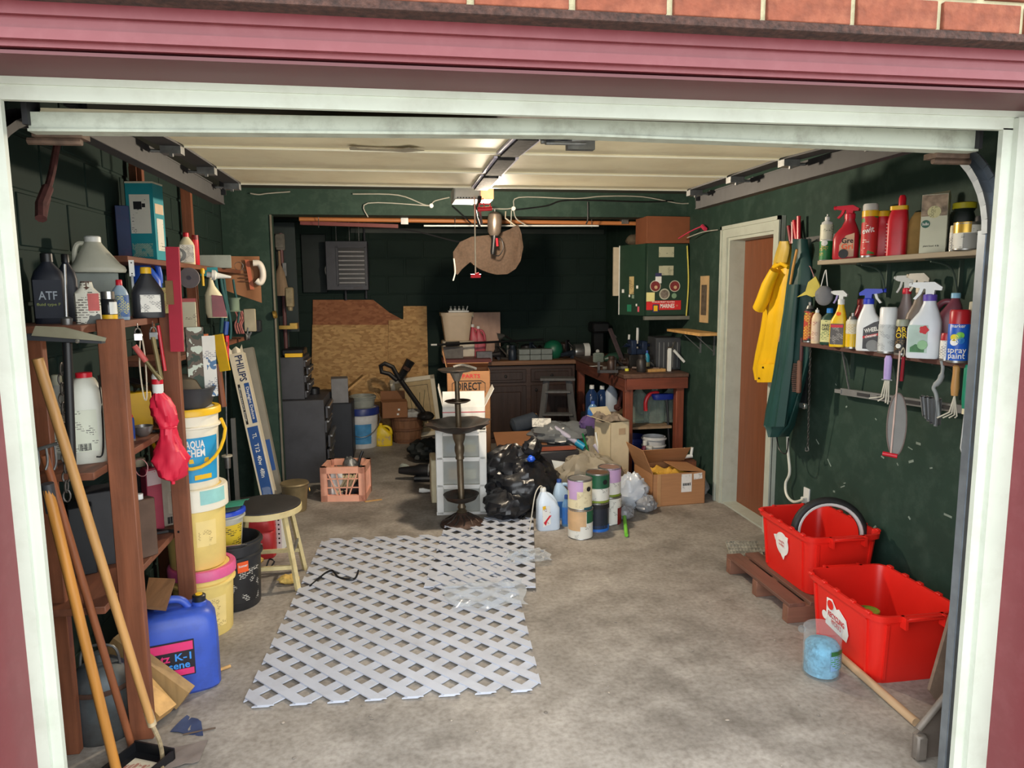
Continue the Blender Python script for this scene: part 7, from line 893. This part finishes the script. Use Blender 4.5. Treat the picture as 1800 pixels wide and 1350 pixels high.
p = lb_(1496, 2.2); m = mp(p); aerosol('wasp_spray', 'yellow and white spray can without cap on the lower shelf', p, 10 * m, 62 * m, mat('can_silver_white', (206, 204, 190), .35), TIN, F0, nozzle=True, caph=.18); P(bpy.data.objects['wasp_spray'], 'yellow_half', patch(10.2 * m, 10.2 * m, 1 * m, 26 * m, -150, 150), mat('spray_yellow')); P(bpy.data.objects['wasp_spray'], 'print', patch(10.3 * m, 10.3 * m, 27 * m, 48 * m, -100, 100), printed('white_gold', (214, 210, 190), (190, 160, 60), 1.2, .5))
p = lb_(1514, 2.31); m = mp(p); bottle('red_bottle', 'dark red bottle behind the white tyre cleaner', p, 84 * m, 34 * m, 24 * m, mat('cherry', (140, 24, 40), .35), mat('dark_red'), None, F0, shoulder=.62, capr=.5)
p = lb_(1527, 2.2); m = mp(p); t = spray('tyre_spray', 'white trigger bottle with blue head and tyre label', p, 108 * m, 42 * m, 24 * m, mat('bottle_white', (226, 230, 232), .35, var=.03), mat('trigger_blue', (36, 60, 190), .35), None, F0, flip=-1, trig2=WPL); P(t, 'label', mv(prism([(-8 * m, 0), (20 * m, -1 * m), (20 * m, 50 * m), (8 * m, 46 * m), (-8 * m, 36 * m)], .001), (0, -12.4 * m, 4 * m)), mat('tyre_label', (60, 60, 64), .5, var=.4, sc=30)); P(t, 'lettering', mv(fit(text('WHEEL', 7 * m, .03), 22 * m), (5 * m, -13.2 * m, 37 * m), (0, rad(-14), 0)), WINK); P(t, 'red_band', mv(plate(26 * m, 4 * m), (5 * m, -13.2 * m, 25 * m), (0, rad(-14), 0)), RINK); P(t, 'lettering', mv(fit(text('cleaner', 5 * m, .02), 20 * m), (5 * m, -14 * m, 27 * m), (0, rad(-14), 0)), WINK); P(t, 'wheel', mv(lathe([(6 * m, 0), (10 * m, 0), (10 * m, .001), (6 * m, .001)], 24), (8 * m, -13.2 * m, 10 * m), (rad(90), 0, 0)), GREYP)
p = lb_(1558, 2.2); m = mp(p); aerosol('white_spray', 'all white spray can with grey print on the lower shelf', p, 14.5 * m, 80 * m, mat('bottle_white'), mat('bottle_white'), F0, printed('pale_print', (196, 202, 204), (120, 124, 130), 1.5, .5), caph=.32)
p = lb_(1584, 2.32); m = mp(p); spray('grey_trigger', 'grey trigger bottle with red collar behind the white spray can', p, 132 * m, 34 * m, 22 * m, mat('smoky_bottle', (140, 124, 122), .35), mat('pale_grey_head', (196, 198, 194), .4), None, F0, neck=mat('crimson'), flip=1)
p = lb_(1584, 2.2); m = mp(p); t = aerosol('car_wax', 'black can with yellow lettering on the lower shelf', p, 11.5 * m, 62 * m, mat('wax_black', (30, 30, 30), .35), mat('pale_cap2', (150, 156, 140), .4), F0, printed('wax_label', (32, 30, 30), (140, 110, 60), 1, .42), caph=.12, words=(('AR', 9 * m, 44 * m, 16 * m), ('OR', 9 * m, 34 * m, 18 * m)), wc=(YINK, YINK)); o = bpy.data.objects['car_wax']; P(o, 'disc_print', bend(mv(lathe([(4 * m, 0), (4 * m, .001), (0, .001)], 16), (-3 * m, -.003, 16 * m), (pi / 2, 0, 0)), 11.7 * m), WPL)
p = lb_(1607, 2.33); m = mp(p); spray('beige_trigger', 'beige trigger bottle standing behind the rose label bottle', p, 138 * m, 36 * m, 24 * m, mat('taupe_bottle', (130, 116, 104), .4), mat('beige_head', (216, 206, 186), .4), None, F0, flip=1)
p = lb_(1622, 2.19); m = mp(p); t = spray('rose_spray', 'large white trigger bottle with purple collar and rose label', p, 132 * m, 52 * m, 34 * m, mat('bottle_cool', (214, 222, 230), .35, var=.03), mat('bottle_white'), None, F0, neck=mat('violet', (90, 70, 170), .4), flip=1); P(t, 'label', plate(30 * m, 48 * m, (-7 * m, -17.4 * m, 10 * m)), mat('rose_label', (176, 200, 190), .5, var=.15)); P(t, 'rose', mv(lathe([(7 * m, 0), (7 * m, .001), (0, .001)], 16, wob=lambda a, z: .15 * sin(a * 5)), (2 * m, -18.4 * m, 50 * m), (rad(90), 0, 0)), RINK); P(t, 'leaf_print', mv(prism([(-14 * m, 0), (8 * m, 0), (8 * m, 10 * m), (-6 * m, 14 * m), (-14 * m, 8 * m)], .001), (-7 * m + 3 * m, -18.4 * m, 11 * m)), mat('leaf_green', (50, 110, 60), .5, var=.4, sc=30)); P(t, 'ring_print', mv(lathe([(4.5 * m, 0), (8 * m, 0), (8 * m, .001), (4.5 * m, .001)], 20), (1 * m, -19 * m, 24 * m), (rad(90), 0, 0)), mat('pale_green_cap'))
p = lb_(1661, 2.3); m = mp(p); jug('maroon_jug', 'translucent maroon jug with pale blue cap behind the blue paint', p, 112 * m, 50 * m, 36 * m, mat('plum_plastic', (120, 62, 76), .35, var=.1), mat('pale_blue_cap', (140, 190, 220), .4), F0, side=-1)
p = lb_(1682, 2.19); m = mp(p); t = aerosol('blue_spray_paint', 'blue spray paint can with red cap, nearest on the lower shelf', p, 17 * m, 92 * m, mat('paint_blue', (24, 92, 200), .35, var=.05), mat('cap_red', (176, 28, 40), .35), F0, None, caph=.22, words=(('marker', 6 * m, 64 * m, 22 * m), ('spray', 10 * m, 22 * m, 30 * m), ('paint', 10 * m, 12 * m, 26 * m)), wc=(WINK, WINK, WINK))
for x, z, c in ((-4, 44, (240, 220, 60)), (4, 48, (120, 200, 80)), (5, 39, (40, 120, 200)), (-4, 36, (250, 250, 250))): P(t, 'dot', bend(mv(lathe([(6 * m, 0), (6 * m, .001), (0, .001)], 16), (x * m, -.003, z * m), (pi / 2, 0, 0)), 17.2 * m), mat('dot_%d' % c[0], c, .4))
p = lb_(1662, 2.2); m = mp(p); aerosol('white_canister', 'white canister squeezed behind the blue paint can', p, 10 * m, 48 * m, WPL, mat('cap_red'), F0, PAPER); p = lb_(1708, 2.26); m = mp(p); carton('stacked_carton', 'pale carton standing at the near end of the lower shelf', p, 24 * m, 24 * m, 60 * m, mat('carton_white'), F0, cat='box'); carton('stacked_carton', 'narrow cream carton stacked on the pale carton', p + Vector((0, 0, 61 * m)), 18 * m, 20 * m, 44 * m, CREAMP, F0, cat='box')
# hung on the upper shelf end: star cloth and dust mask
p = at(1425, 1.62, X=2.2); m = mp(p); t = T('yellow_funnel', 'yellow star-shaped plastic funnel hanging below the upper shelf', 'funnel', p, F0); P(t, 'plastic', prism([(-22 * m, -12 * m), (-8 * m, -2 * m), (-4 * m, 14 * m), (8 * m, 24 * m), (16 * m, 8 * m), (16 * m, -8 * m), (4 * m, -12 * m), (-6 * m, -8 * m)], .02), mat('pale_yellow', (206, 190, 80), .5)); P(t, 'string', tube([(6 * m, 0, 20 * m), (-2 * m, .0, 40 * m), (-6 * m, .02, 42 * m)], .003, 5), mat('pink_wire'))
p = at(1448, 1.54, X=2.19); m = mp(p); t = T('dust_mask', 'grey dust mask hanging by white straps from the upper shelf', 'mask', p, F0); P(t, 'cup', mv(blob(15 * m, 9 * m, 17 * m, .08, 7, 3, 22), (0, 0, 0)), mat('mask_grey', (120, 122, 126), .9)); P(t, 'strap', tube(curve([(-8 * m, 0, 24 * m), (-2 * m, 0, 54 * m), (0, .01, 62 * m), (2 * m, 0, 54 * m), (6 * m, 0, 24 * m)], 5), .0025, 5), WPL); P(t, 'valve', mv(lathe([(4 * m, 0), (4 * m, 3 * m), (0, 3 * m)], 14), (-9 * m, -5 * m, 16 * m), (rad(90), 0, 0)), GREYP)
# coats on hooks
YC = mat('raincoat_yellow', (226, 180, 20), .45, var=.08, sc=6); t0 = at(1383, 1.86, X=2.33); t = T('raincoat', 'yellow raincoat hanging on a hook beside the door', 'raincoat', t0)
def coat(pts, X, th, wav):
    """stack of slices: (left px, right px, py)"""
    S_ = []
    for x0, x1, y in pts:
        A, B = WX(x0, y, X), WX(x1, y, X); S_.append((A, B))
    n = 30; V, F = [], []
    for i, (A, B) in enumerate(S_):
        for k in range(n):
            a = 2 * pi * k / n; u = (1 - cos(a)) / 2; c = A + (B - A) * u; off = sin(a) * th * (.6 + .4 * sin(pi * u)); c = c + Vector((-off + wav * sin(u * 19 + i * .5) * (.2 + .8 * i / len(S_)), 0, 0)); V.append(tuple(c - t0))
    for i in range(len(S_) - 1): F += [(i * n + k, i * n + (k + 1) % n, (i + 1) * n + (k + 1) % n, (i + 1) * n + k) for k in range(n)]
    F += [tuple(range(n)), tuple((len(S_) - 1) * n + k for k in range(n))]; return V, F
P(t, 'body', coat(((1374, 1386, 428), (1368, 1390, 440), (1362, 1390, 462), (1354, 1392, 476), (1350, 1390, 500), (1344, 1387, 540), (1338, 1384, 580), (1330, 1380, 620), (1326, 1368, 648), (1330, 1362, 668)), 2.33, .035, .012), YC)
P(t, 'sleeve', tube([WX(1362, 475, 2.26) - t0, WX(1350, 500, 2.25) - t0, WX(1342, 525, 2.25) - t0, WX(1334, 542, 2.25) - t0], [.03, .038, .042, .04], 12), YC); P(t, 'hood', coat(((1372, 1386, 424), (1368, 1388, 434), (1364, 1386, 446), (1360, 1382, 462)), 2.28, .025, .004), mat('raincoat_inner', (190, 160, 60), .5)); P(t, 'hem_flap', coat(((1330, 1362, 640), (1328, 1360, 655), (1330, 1356, 672)), 2.28, .012, .004), YC); P(t, 'snap', join(*[mv(lathe([(.006, -.003), (.006, .003), (0, .003)], 10), WX(x, y, 2.262) - t0, (0, rad(90), 0)) for x, y in ((1341, 646), (1334, 665))]), BLACK); P(t, 'collar', tube([WX(1360, 470, 2.27) - t0, WX(1374, 463, 2.27) - t0, WX(1386, 470, 2.27) - t0], .012, 8), YC)
GC2 = mat('green_coat', (24, 66, 62), .5, var=.12, sc=6); t = T('green_coat', 'long dark green rain coat hanging over the yellow one', 'coat', t0 + Vector((0, 0, 0)))
P(t, 'body', coat(((1402, 1418, 420), (1399, 1420, 440), (1394, 1424, 465), (1388, 1424, 500), (1382, 1424, 540), (1376, 1424, 580), (1368, 1420, 630), (1360, 1410, 680), (1352, 1400, 720), (1348, 1392, 748), (1362, 1376, 768)), 2.27, .05, .022), GC2); P(t, 'sleeve', coat(((1388, 1404, 500), (1378, 1398, 560), (1368, 1392, 630), (1358, 1384, 690), (1348, 1376, 750)), 2.2, .03, .014), GC2); P(t, 'lining_edge', tube([WX(x, y, 2.21) - t0 for x, y in ((1401, 438), (1394, 470), (1386, 520), (1378, 570), (1369, 600))], .008, 6), mat('lining_tan', (190, 140, 70), .6)); P(t, 'drawcord', tube(curve([WX(1365, 768, 2.25) - t0, WX(1370, 790, 2.25) - t0, WX(1382, 797, 2.25) - t0, WX(1386, 770, 2.25) - t0], 5), .004, 5), BLACK)
t = T('hook_rail', 'short metal hook rail holding the coats', 'hook rail', (XR - .008, 3.95, 1.9)); P(t, 'rail', box(.012, .5, .03, (0, 0, 0)), STEEL)
for y in (-.2, -.05, .1, .2): P(t, 'hook', tube(curve([(-.005, y, .01), (-.05, y, -.01), (-.06, y, .02)], 4), .005, 6), STEEL)
for px, y0, y1, lab, c in ((1404, 380, 425, 'red-handled pliers hanging above the coats', REDP), (1394, 390, 428, 'dark red tool handle hanging left of the pliers', mat('cherry'))): b0 = WX(px, y1, 2.37); S('hung_tool', lab, 'tool', join(tube([(0, 0, 0), WX(px, y0, 2.37) - b0], .012), tube([(0, .02, 0), WX(px, y0 + 6, 2.37) - b0 + Vector((0, .05, 0))], .012)), c, b0)
# under the lower shelf
HK = Lw - .022
p = at(1400, HK - .24, X=2.22); m = mp(p); t = T('scrub_brush', 'brown wooden brush hanging beside the green coat', 'brush', p, F0); P(t, 'back', box(8 * m, 8 * m, 58 * m, (4 * m, 0, -10 * m), .006), wood('brush_wood', (110, 76, 60), .6, .2)); P(t, 'handle', box(5 * m, 6 * m, 42 * m, (6 * m, 0, 46 * m), .004), mat('dark_red_pole')); P(t, 'bristles', join(*[box(9 * m, 6 * m, 2.2 * m, (-4 * m + abs(i - 7) * .3 * m, 0, (-8 + 3.4 * i) * m)) for i in range(15)]), mat('bristle_brown', (78, 56, 48), .9))
p = at(1412, HK - .34, X=2.3); m = mp(p); t = T('tow_strap', 'black strap with steel buckle hanging under the lower shelf end', 'strap', p); P(t, 'strap', box(.012, 16 * m, .34, (0, 0, 0)), BLACK); P(t, 'buckle', box(.02, 18 * m, 10 * m, (0, 0, -10 * m), .003), CHROME)
a, b = WX(1424, 622, 2.25), WX(1420, 785, 2.32); a.z = HK; t = T('ball_chain', 'thin bead chain with hook hanging from the lower shelf', 'chain', a); P(t, 'chain', chain((0, 0, 0), b - a, 30, .0016, .005), mat('chain_steel')); P(t, 'hook', tube(curve([b - a, b - a + Vector((0, -.01, -.02)), b - a + Vector((0, .02, -.03)), b - a + Vector((0, .02, -.01))], 4), .003, 5), STEEL)
p = WX(1562, 625, 2.19); m = mp(p); t = T('hand_rake', 'hand rake with lilac handle hanging from the lower shelf', 'hand rake', p, F0); P(t, 'handle', loft([(-42 * m, 6 * m, 5 * m), (-30 * m, 6.4 * m, 5 * m), (-6 * m, 6.4 * m, 4 * m), (0, 4 * m, 3 * m)], 16), mat('lilac_plastic', (176, 156, 214), .4)); P(t, 'guard', box(17 * m, 5 * m, 2.5 * m, (0, 0, -44 * m)), GREYP)
for i, (x, yy) in enumerate(((-30, -78), (-14, -82), (0, -84), (4, -86))): P(t, 'tine', tube([((i - 1.5) * 2 * m, 0, -44 * m), (((i - 1.5) * 4 - 2) * m, 0, (-74 - i) * m), (x * m * .9, -.005, yy * m)], 1.4 * m, 6), mat('tine_cream', (200, 196, 180), .5))
p = WX(1585, 625, 2.18); m = mp(p); t = T('bug_racket', 'long oval mesh swatter with red grip hanging head down', 'swatter', p, F0); rim = [(-1 * m + 15.5 * m * cos(a), 0, -124 * m + 57 * m * sin(a)) for a in [2 * pi * i / 32 for i in range(32)]]; P(t, 'rim', tube(rim, 1.3 * m, 6, True), mat('rim_brown', (110, 96, 90), .5)); P(t, 'mesh', [(lambda g: g)(solid(([(x, 0, z) for x, y, z in rim], [tuple(range(32))]), .0015))][0], glassy('mesh_grey', (150, 150, 148), .72, .6)); P(t, 'grip', tube([(3 * m, 0, -2 * m), (2 * m, 0, -45 * m)], 3 * m, 8), mat('cherry')); P(t, 'shaft', tube([(-3 * m, -.004, 8 * m), (-4 * m, -.004, -60 * m), (-7 * m, -.006, -180 * m)], 1.4 * m, 6), mat('cord_pink', (206, 180, 170), .6)); P(t, 'clip', tube([(-20 * m, -.006, -178 * m), (4 * m, -.006, -180 * m)], 4 * m, 10), REDP); P(t, 'loop', tube(curve([(-2 * m, 0, 4 * m), (2 * m, 0, 14 * m), (4 * m, 0, 4 * m), (0, 0, -6 * m)], 4), 1 * m, 5), mat('cord_white'))
p = WX(1655, 634, 2.2); m = mp(p); t = T('counter_brush', 'grey bench brush hanging from the lower shelf', 'brush', p, F0); GB = mat('brush_handle_grey', (140, 146, 148), .45); P(t, 'handle', tube(curve([(0, 0, 0), (3 * m, 0, -14 * m), (0, 0, -34 * m), (-9 * m, 0, -48 * m), (-4 * m, 0, -62 * m), (2 * m, 0, -100 * m)], 5), [3 * m] * 8 + [5 * m] * 6 + [3.4 * m] * 12, 10), GB); P(t, 'bristles', grid(14, 8, lambda u, v: ((-30 + 31 * u + 6 * v * (1 - u)) * m, .012 * sin(u * 60) , (-66 - (34 + 14 * u) * v - 4 * u) * m), .02), mat('bristle_grey', (120, 122, 124), .9, var=.3, sc=60, stretch=(1, 1, .08)))
p = WX(1682, 642, 2.2); m = mp(p); t = T('cultivator', 'hand cultivator with bare wooden handle under the lower shelf', 'cultivator', p, F0); P(t, 'handle', loft([(-54 * m, 5.5 * m, 5.5 * m), (-40 * m, 7 * m, 7 * m), (-14 * m, 5.5 * m, 5.5 * m), (-2 * m, 6 * m, 6 * m), (0, 4 * m, 4 * m)], 16), HANDLE)
for i in range(4): P(t, 'tine', tube([(0, 0, -54 * m), ((-6 + 4 * i) * m, -.005, (-84 - 2 * i) * m), ((-24 + 9 * i) * m, -.01, (-96 + i) * m)], 1.4 * m, 6), mat('tine_cream'))
p = WX(1702, 641, 2.2); m = mp(p); t = T('weeder', 'green-handled weeder with long steel prong, nearest under the shelf', 'weeder', p, F0); P(t, 'handle', loft([(-78 * m, 5 * m, 5 * m), (-60 * m, 6.4 * m, 6.4 * m), (-8 * m, 6 * m, 6 * m), (0, 4 * m, 4 * m)], 16), mat('jade_plastic', (20, 130, 100), .4)); P(t, 'ferrule', tube([(0, 0, -78 * m), (0, 0, -88 * m)], 4.6 * m, 10), CREAMP); P(t, 'prong', tube([(0, 0, -88 * m), (-2 * m, 0, -150 * m), (2 * m, 0, -162 * m)], 1.6 * m, 6), TIN); P(t, 'blade', prism([(2 * m, -120 * m), (18 * m, -108 * m), (20 * m, -136 * m), (4 * m, -146 * m)], .003), STEEL)
a, b = WX(1480, 688, 2.37), WX(1710, 722, 2.37); t = T('tool_bar', 'grey plastic tool holder bar screwed to the right wall', 'tool holder', (a + b) / 2); ha = (a - b) / 2; P(t, 'bar', bar(ha, -ha, .02, .035), GREYP)
for f in (-.75, -.35, .1, .45): P(t, 'slot', bar(ha * f + Vector((-.012, 0, 0)), ha * (f + .22) + Vector((-.012, 0, 0)), .004, .016), DGREY)
P(t, 'end_clip', bar(ha * .97, ha * 1.1, .03, .02), GREYP); P(t, 'cord', tube([ha * .85, ha * .85 + Vector((-.06, 0, HK - (a + b).z / 2 - ha.z * .85))], .005, 5), STEEL)
# outlet with white cord
b0 = WX(1418, 872, XR - .005); t = T('wall_outlet', 'white outlet plate low on the right wall', 'outlet', b0); P(t, 'plate', box(.01, .06, .1, (0, 0, -.05), .002), WPL); P(t, 'plug', box(.03, .03, .035, (-.018, 0, -.04), .004), WPL)
S('power_cord', 'white power cord dropping from the coats to the outlet', 'cord', tube(curve([WX(x, y, X) for x, y, X in ((1384, 750, 2.36), (1385, 790, 2.37), (1388, 830, 2.38), (1381, 850, 2.38), (1383, 870, 2.37), (1395, 882, 2.37), (1413, 878, 2.385))], 6), .0085, 8), mat('cord_cream', (214, 216, 204), .4))
# wall scratches are thin chips in the paint
wr = bpy.data.objects['wall_right']
for k in range(26): mk('paint_chip', mv(box(.0016, .012 + .05 * rnd.random() ** 2, .004 + .008 * rnd.random()), (0, 0, 0), (rad(rnd.uniform(-50, 50)), 0, 0)), mat('chip_pale', (130, 146, 136), .8), wr, (XR - .001, 2.35 + rnd.random() * 1.5, .35 + rnd.random() * .75))
# bins, pallet and what lies round them
RB_ = mat('bin_red', (224, 36, 26), .38, var=.05, sc=5)
def bin_(label, loc, rz, logo, w=.40, d=.52, h=.31):
    t = T('recycling_bin', label, 'recycling bin', loc, rz); k = .86
    sec = [(0, w / 2 * k, d / 2 * k, 0, 0, 9), (.012, w / 2 * (k + .01), d / 2 * (k + .01), 0, 0, 9), (h - .03, w / 2 * .97, d / 2 * .97, 0, 0, 9), (h - .026, w / 2 * 1.03, d / 2 * 1.02, 0, 0, 9), (h, w / 2 * 1.04, d / 2 * 1.03, 0, 0, 9), (h, w / 2 * .98, d / 2 * .98, 0, 0, 9), (h - .03, w / 2 * .94, d / 2 * .95, 0, 0, 9), (.02, w / 2 * (k - .03), d / 2 * (k - .02), 0, 0, 9)]
    P(t, 'tub', loft(sec, 72), RB_)
    for s in (-1, 1): P(t, 'handle', join(box(w * .46, .03, .016, (0, s * d / 2 * 1.06, h - .018), .004), *[box(.012, .034, .05, (x * w * .22, s * d / 2 * 1.05, h - .05)) for x in (-1, 1)]), RB_)
    f = lambda z: d / 2 * (k + (.97 - k) * z / h)
    for s in (-1, 1):
        for x in (-.36, .36): P(t, 'rib', bar((x * w * .93, s * (f(.02) + .002), .02), (x * w, s * (f(h - .04) + .002), h - .04), .012, .012, up=(0, 1, 0)), RB_)
    fx = lambda z: w / 2 * (k + (.97 - k) * z / h)
    for s in (-1, 1):
        for y in (-.36, .36): P(t, 'rib', bar((s * (fx(.02) + .001), y * d * .93, .02), (s * (fx(h - .04) + .001), y * d, h - .04), .012, .012, up=(1, 0, 0)), RB_)
        for y in (-.4, -.2, .02, .2, .4): P(t, 'rim_notch', box(.02, .03, .012, (s * w / 2 * 1.02, y * d, h - .004), .002), RB_)
    return t, fx
b1 = Vector((2.155, 3.375, .105)); t1, fx = bin_('red recycling bin on the pallet with a round arrows logo', b1, 0, 1); tilt = -math.atan2(.4 / 2 * .11, .31)
def side(g, y, z, off=.003): return mv(mv(g, (0, 0, 0), (-tilt, 0, 0)), (-fx(z) - off - .003, y, z), (0, 0, rad(-90)))
P(t1, 'logo_ring', side(mv(lathe([(.05, 0), (.062, 0), (.062, .001), (.05, .001)], 28), (0, 0, 0), (rad(90), 0, 0)), .0, .19), WINK); lg = P(t1, 'logo_band', side(prism([(-.035, -.03), (.04, -.01), (.04, .035), (-.035, .015)], .001), .0, .19, .005), WINK)
for dz in (.014, -.004): P(lg, 'lettering', side(mv(fit(text('recycle' if dz > 0 else 'today', .014, .01), .05), (0, 0, dz)), .0, .19, .008), RINK)
for a in (40, 160, 280): P(t1, 'logo_arrow', side(mv(prism([(-.02, 0), (.02, 0), (0, .026)], .001), (.058 * cos(rad(a)), 0, .058 * sin(rad(a))), (0, rad(90 - a), 0)), .0, .19, .006), WINK)
b2 = Vector((2.075, 2.745, 0)); t2, fx = bin_('red recycling bin on the floor with a wide white logo', b2, 0, 2); lg = P(t2, 'logo', side(prism([(-.085, -.05), (.07, -.07), (.085, -.03), (.07, .03), (.02, .06), (-.0, .05), (-.03, .085), (-.07, .08), (-.075, .02)], .001), .02, .165), WINK); P(lg, 'logo_face', side(mv(lathe([(.022, 0), (.022, .001), (0, .001)], 18), (-.04, 0, .055), (rad(90), 0, 0)), .02, .165, .006), RB_); P(lg, 'logo_wheel', side(mv(lathe([(.02, 0), (.02, .001), (0, .001)], 16), (-.085, 0, -.01), (rad(90), 0, 0)), .02, .165, .006), WINK)
for w_, z in (('RECYCLING', .004), ('WORKS', -.026)): P(lg, 'lettering', side(mv(fit(text(w_, .024, .03), .12 if len(w_) > 6 else .075), (.0, 0, z), (0, rad(6), 0)), .02, .165, .006), RINK)
for k, (x, y, c) in enumerate(((.04, .05, 'olive'), (.09, .02, 'grey'))): S('tin_in_bin', ('empty olive-lidded tin in the nearer red bin', 'second tin lying in the nearer red bin')[k], 'tin', lathe([(.045, 0), (.047, .004), (.047, .15), (.042, .152), (.042, .146), (0, .146)], 22), (TIN, mat('can_olive'))[k], b2 + Vector((x - .08, y + .06, .022)), group='tins in the near bin')
tp = T('bicycle_tyre', 'black bicycle tyre curled in the far red bin', 'tyre', b1 + Vector((.02, -.1, .215)), rot=(rad(-12), rad(-6), rad(-12))); rr = .165; ring = [(rr * cos(a) * 1.05, 0, rr * sin(a) + .05) for a in [2 * pi * i / 40 for i in range(40)]]; P(tp, 'tyre', tube(ring, .024, 10, True), RUBBER); P(tp, 'white_wall', tube([(x * .93, -.012, (z - .05) * .93 + .05) for x, y, z in ring], .012, 8, True), mat('tyre_white', (206, 206, 204), .5))
PW = wood('pallet_wood', (112, 76, 62), .7, .2, 'y', dirt=(70, 52, 44)); pt = T('wood_pallet', 'small weathered brown pallet under the far red bin', 'pallet', (2.12, 3.42, 0))
for x in (-.235, -.12, .0, .12, .24): P(pt, 'slat', box(.085, .68, .018, (x, 0, .085), .002), PW)
for y in (-.31, .0, .31): P(pt, 'runner', box(.56, .05, .085, (0, y, 0), .002), wood('pallet_runner', (124, 84, 66), .7, .2, 'x'))
S('wire_tray', 'dirty wire tray lying behind the pallet', 'tray', join(box(.2, .16, .01), *[bar((-.1 + .02 * i, -.08, .016), (-.1 + .02 * i, .08, .016), .003, .003) for i in range(11)], *[bar((-.1, -.08 + .027 * i, .016), (.1, -.08 + .027 * i, .016), .003, .003) for i in range(7)]), mat('tray_dirty', (150, 146, 132), .7, var=.4, sc=30), Vector((2.06, 3.96, .02)), rot=(rad(28), 0, rad(-8))); S('wire_hook', 'bent pale wire beside the dirty tray', 'wire', tube(curve([(0, 0, .01), (-.04, .03, .03), (-.07, .01, .02), (-.05, -.01, .008)], 4), .004, 5), GREYP, G(1300, 962)); S('clear_wrapper', 'small clear wrapper on the floor beside the pallet', 'wrapper', crumple(.06, .05, .025, 3.3, 10), glassy('clear_glass'), G(1342, 1038))
# jar of blue rags
p = G(1461, 1200) + Vector((.0, .075, 0)); t = T('rag_jar', 'clear plastic jar stuffed with blue rags before the near bin', 'jar', p, face(p)); P(t, 'jar', lathe([(.07, 0), (.076, .008), (.076, .14), (.074, .15), (.076, .16), (.074, .2), (.078, .205), (.074, .21)], 32), glassy('jar_clear', (236, 242, 244), .03, .06, .3)); P(t, 'handle_tab', mv(lathe([(.012, 0), (.016, 0), (.016, .006), (.012, .006)], 14), (-.082, 0, .185), (rad(90), 0, 0)), glassy('jar_clear')); P(t, 'label', patch(.0775, .0775, .05, .135, 28, 88), printed('jar_label2', (120, 160, 200), (60, 140, 60), .8, .5)); P(t, 'label_top', patch(.078, .078, .115, .135, 28, 88), mat('leaf_green'))
S('blue_rags', 'blue rags wadded inside the clear jar', 'rags', loft([(.004, .06, .06)] + [(.012 + .012 * i, .072, .072) for i in range(11)] + [(.146, .06, .06), (.156, .035, .035), (.16, .01, .01)], 64, wob=lambda a, z: -.09 * abs(noise.noise((4 * cos(a), 4 * sin(a), z * 55))) - .05 * abs(noise.noise((9 * cos(a), 9 * sin(a), z * 110)))), mat('rag_blue', (112, 164, 190), .9, var=.3, sc=16, bump=1.0, dirt=(48, 82, 92), dirtamt=.9, dsc=26), p)
# pole, snow shovel, plywood by the right jamb
a, b = G(1492, 1172), G(1610, 1278); t = T('shovel_handle', 'bare wooden pole lying on the floor before the near bin', 'pole', (0, 0, 0)); P(t, 'shaft', tube([(a.x, a.y + .12, .018), (b.x, b.y, .018)], .017, 12), wood('bare_pole', (186, 156, 122), .6, .15, 'y'))
t = T('snow_shovel', 'old metal snow shovel blade leaning at the right jamb', 'shovel', (1.80, 2.09, 0)); o0 = Vector(t.location); SM = mat('shovel_metal', (120, 112, 104), .6, .3, var=.25, sc=14, dirt=(80, 66, 56), dirtamt=.5)
pts = [(1604, 1335), (1606, 1290), (1614, 1284), (1668, 1215), (1720, 1150), (1720, 1335)]; g0 = [W(x, y, 2.07) - o0 for x, y in pts]; P(t, 'blade', prism([(v.x, max(v.z, 0)) for v in g0], .012, (0, -.02, 0)), mat('shovel_brown', (108, 98, 90), .7, .2, var=.2, sc=8)); P(t, 'rolled_edge', tube([W(1614, 1282, 2.06) - o0, W(1672, 1212, 2.06) - o0], .012, 10), SM); P(t, 'socket', mv(box(.04, .03, .09, bev=.006), W(1616, 1334, 2.055) - o0 + Vector((0, 0, .0))), SM)
pts = [(1622, 1205), (1650, 1228), (1720, 1240), (1720, 880), (1692, 915), (1678, 985), (1672, 1030)]; A = Vector((2.07, 2.3, 0)); t = T('plywood_scrap', 'worn plywood scrap leaning against the right wall', 'plywood', A); g0 = [W(x, y, 2.33) - A for x, y in pts]; P(t, 'lower_sheet', prism([(g0[0].x, max(0, g0[0].z)), (g0[1].x, 0), (g0[2].x, 0), (W(1720, 1030, 2.33).x - A.x, W(1720, 1030, 2.33).z), (g0[6].x, g0[6].z)], .014), mat('ply_dark', (118, 98, 84), .75, var=.2, sc=6, dirt=(160, 140, 120), dirtamt=.3, dsc=20)); P(t, 'upper_strip', prism([(g0[6].x, g0[6].z), (W(1720, 1030, 2.35).x - A.x, W(1720, 1030, 2.35).z), (g0[3].x, g0[3].z), (g0[4].x, g0[4].z), (g0[5].x, g0[5].z)], .014, (0, .016, 0)), wood('ply_tan', (168, 138, 106), .7, .15))
# tiny litter on the concrete
lit = []
for k in range(60): lit.append(mv(blob(.003 + .006 * rnd.random(), .003 + .004 * rnd.random(), .0025, .3, k, 3, 8), (rnd.uniform(-.6, 1.8), rnd.uniform(2.0, 4.4), 0)))
S('floor_litter', 'tiny pale crumbs of litter scattered over the concrete floor', 'litter', join(*lit), mat('litter_grey', (150, 140, 128), .9, var=.5, sc=3))['kind'] = 'stuff'
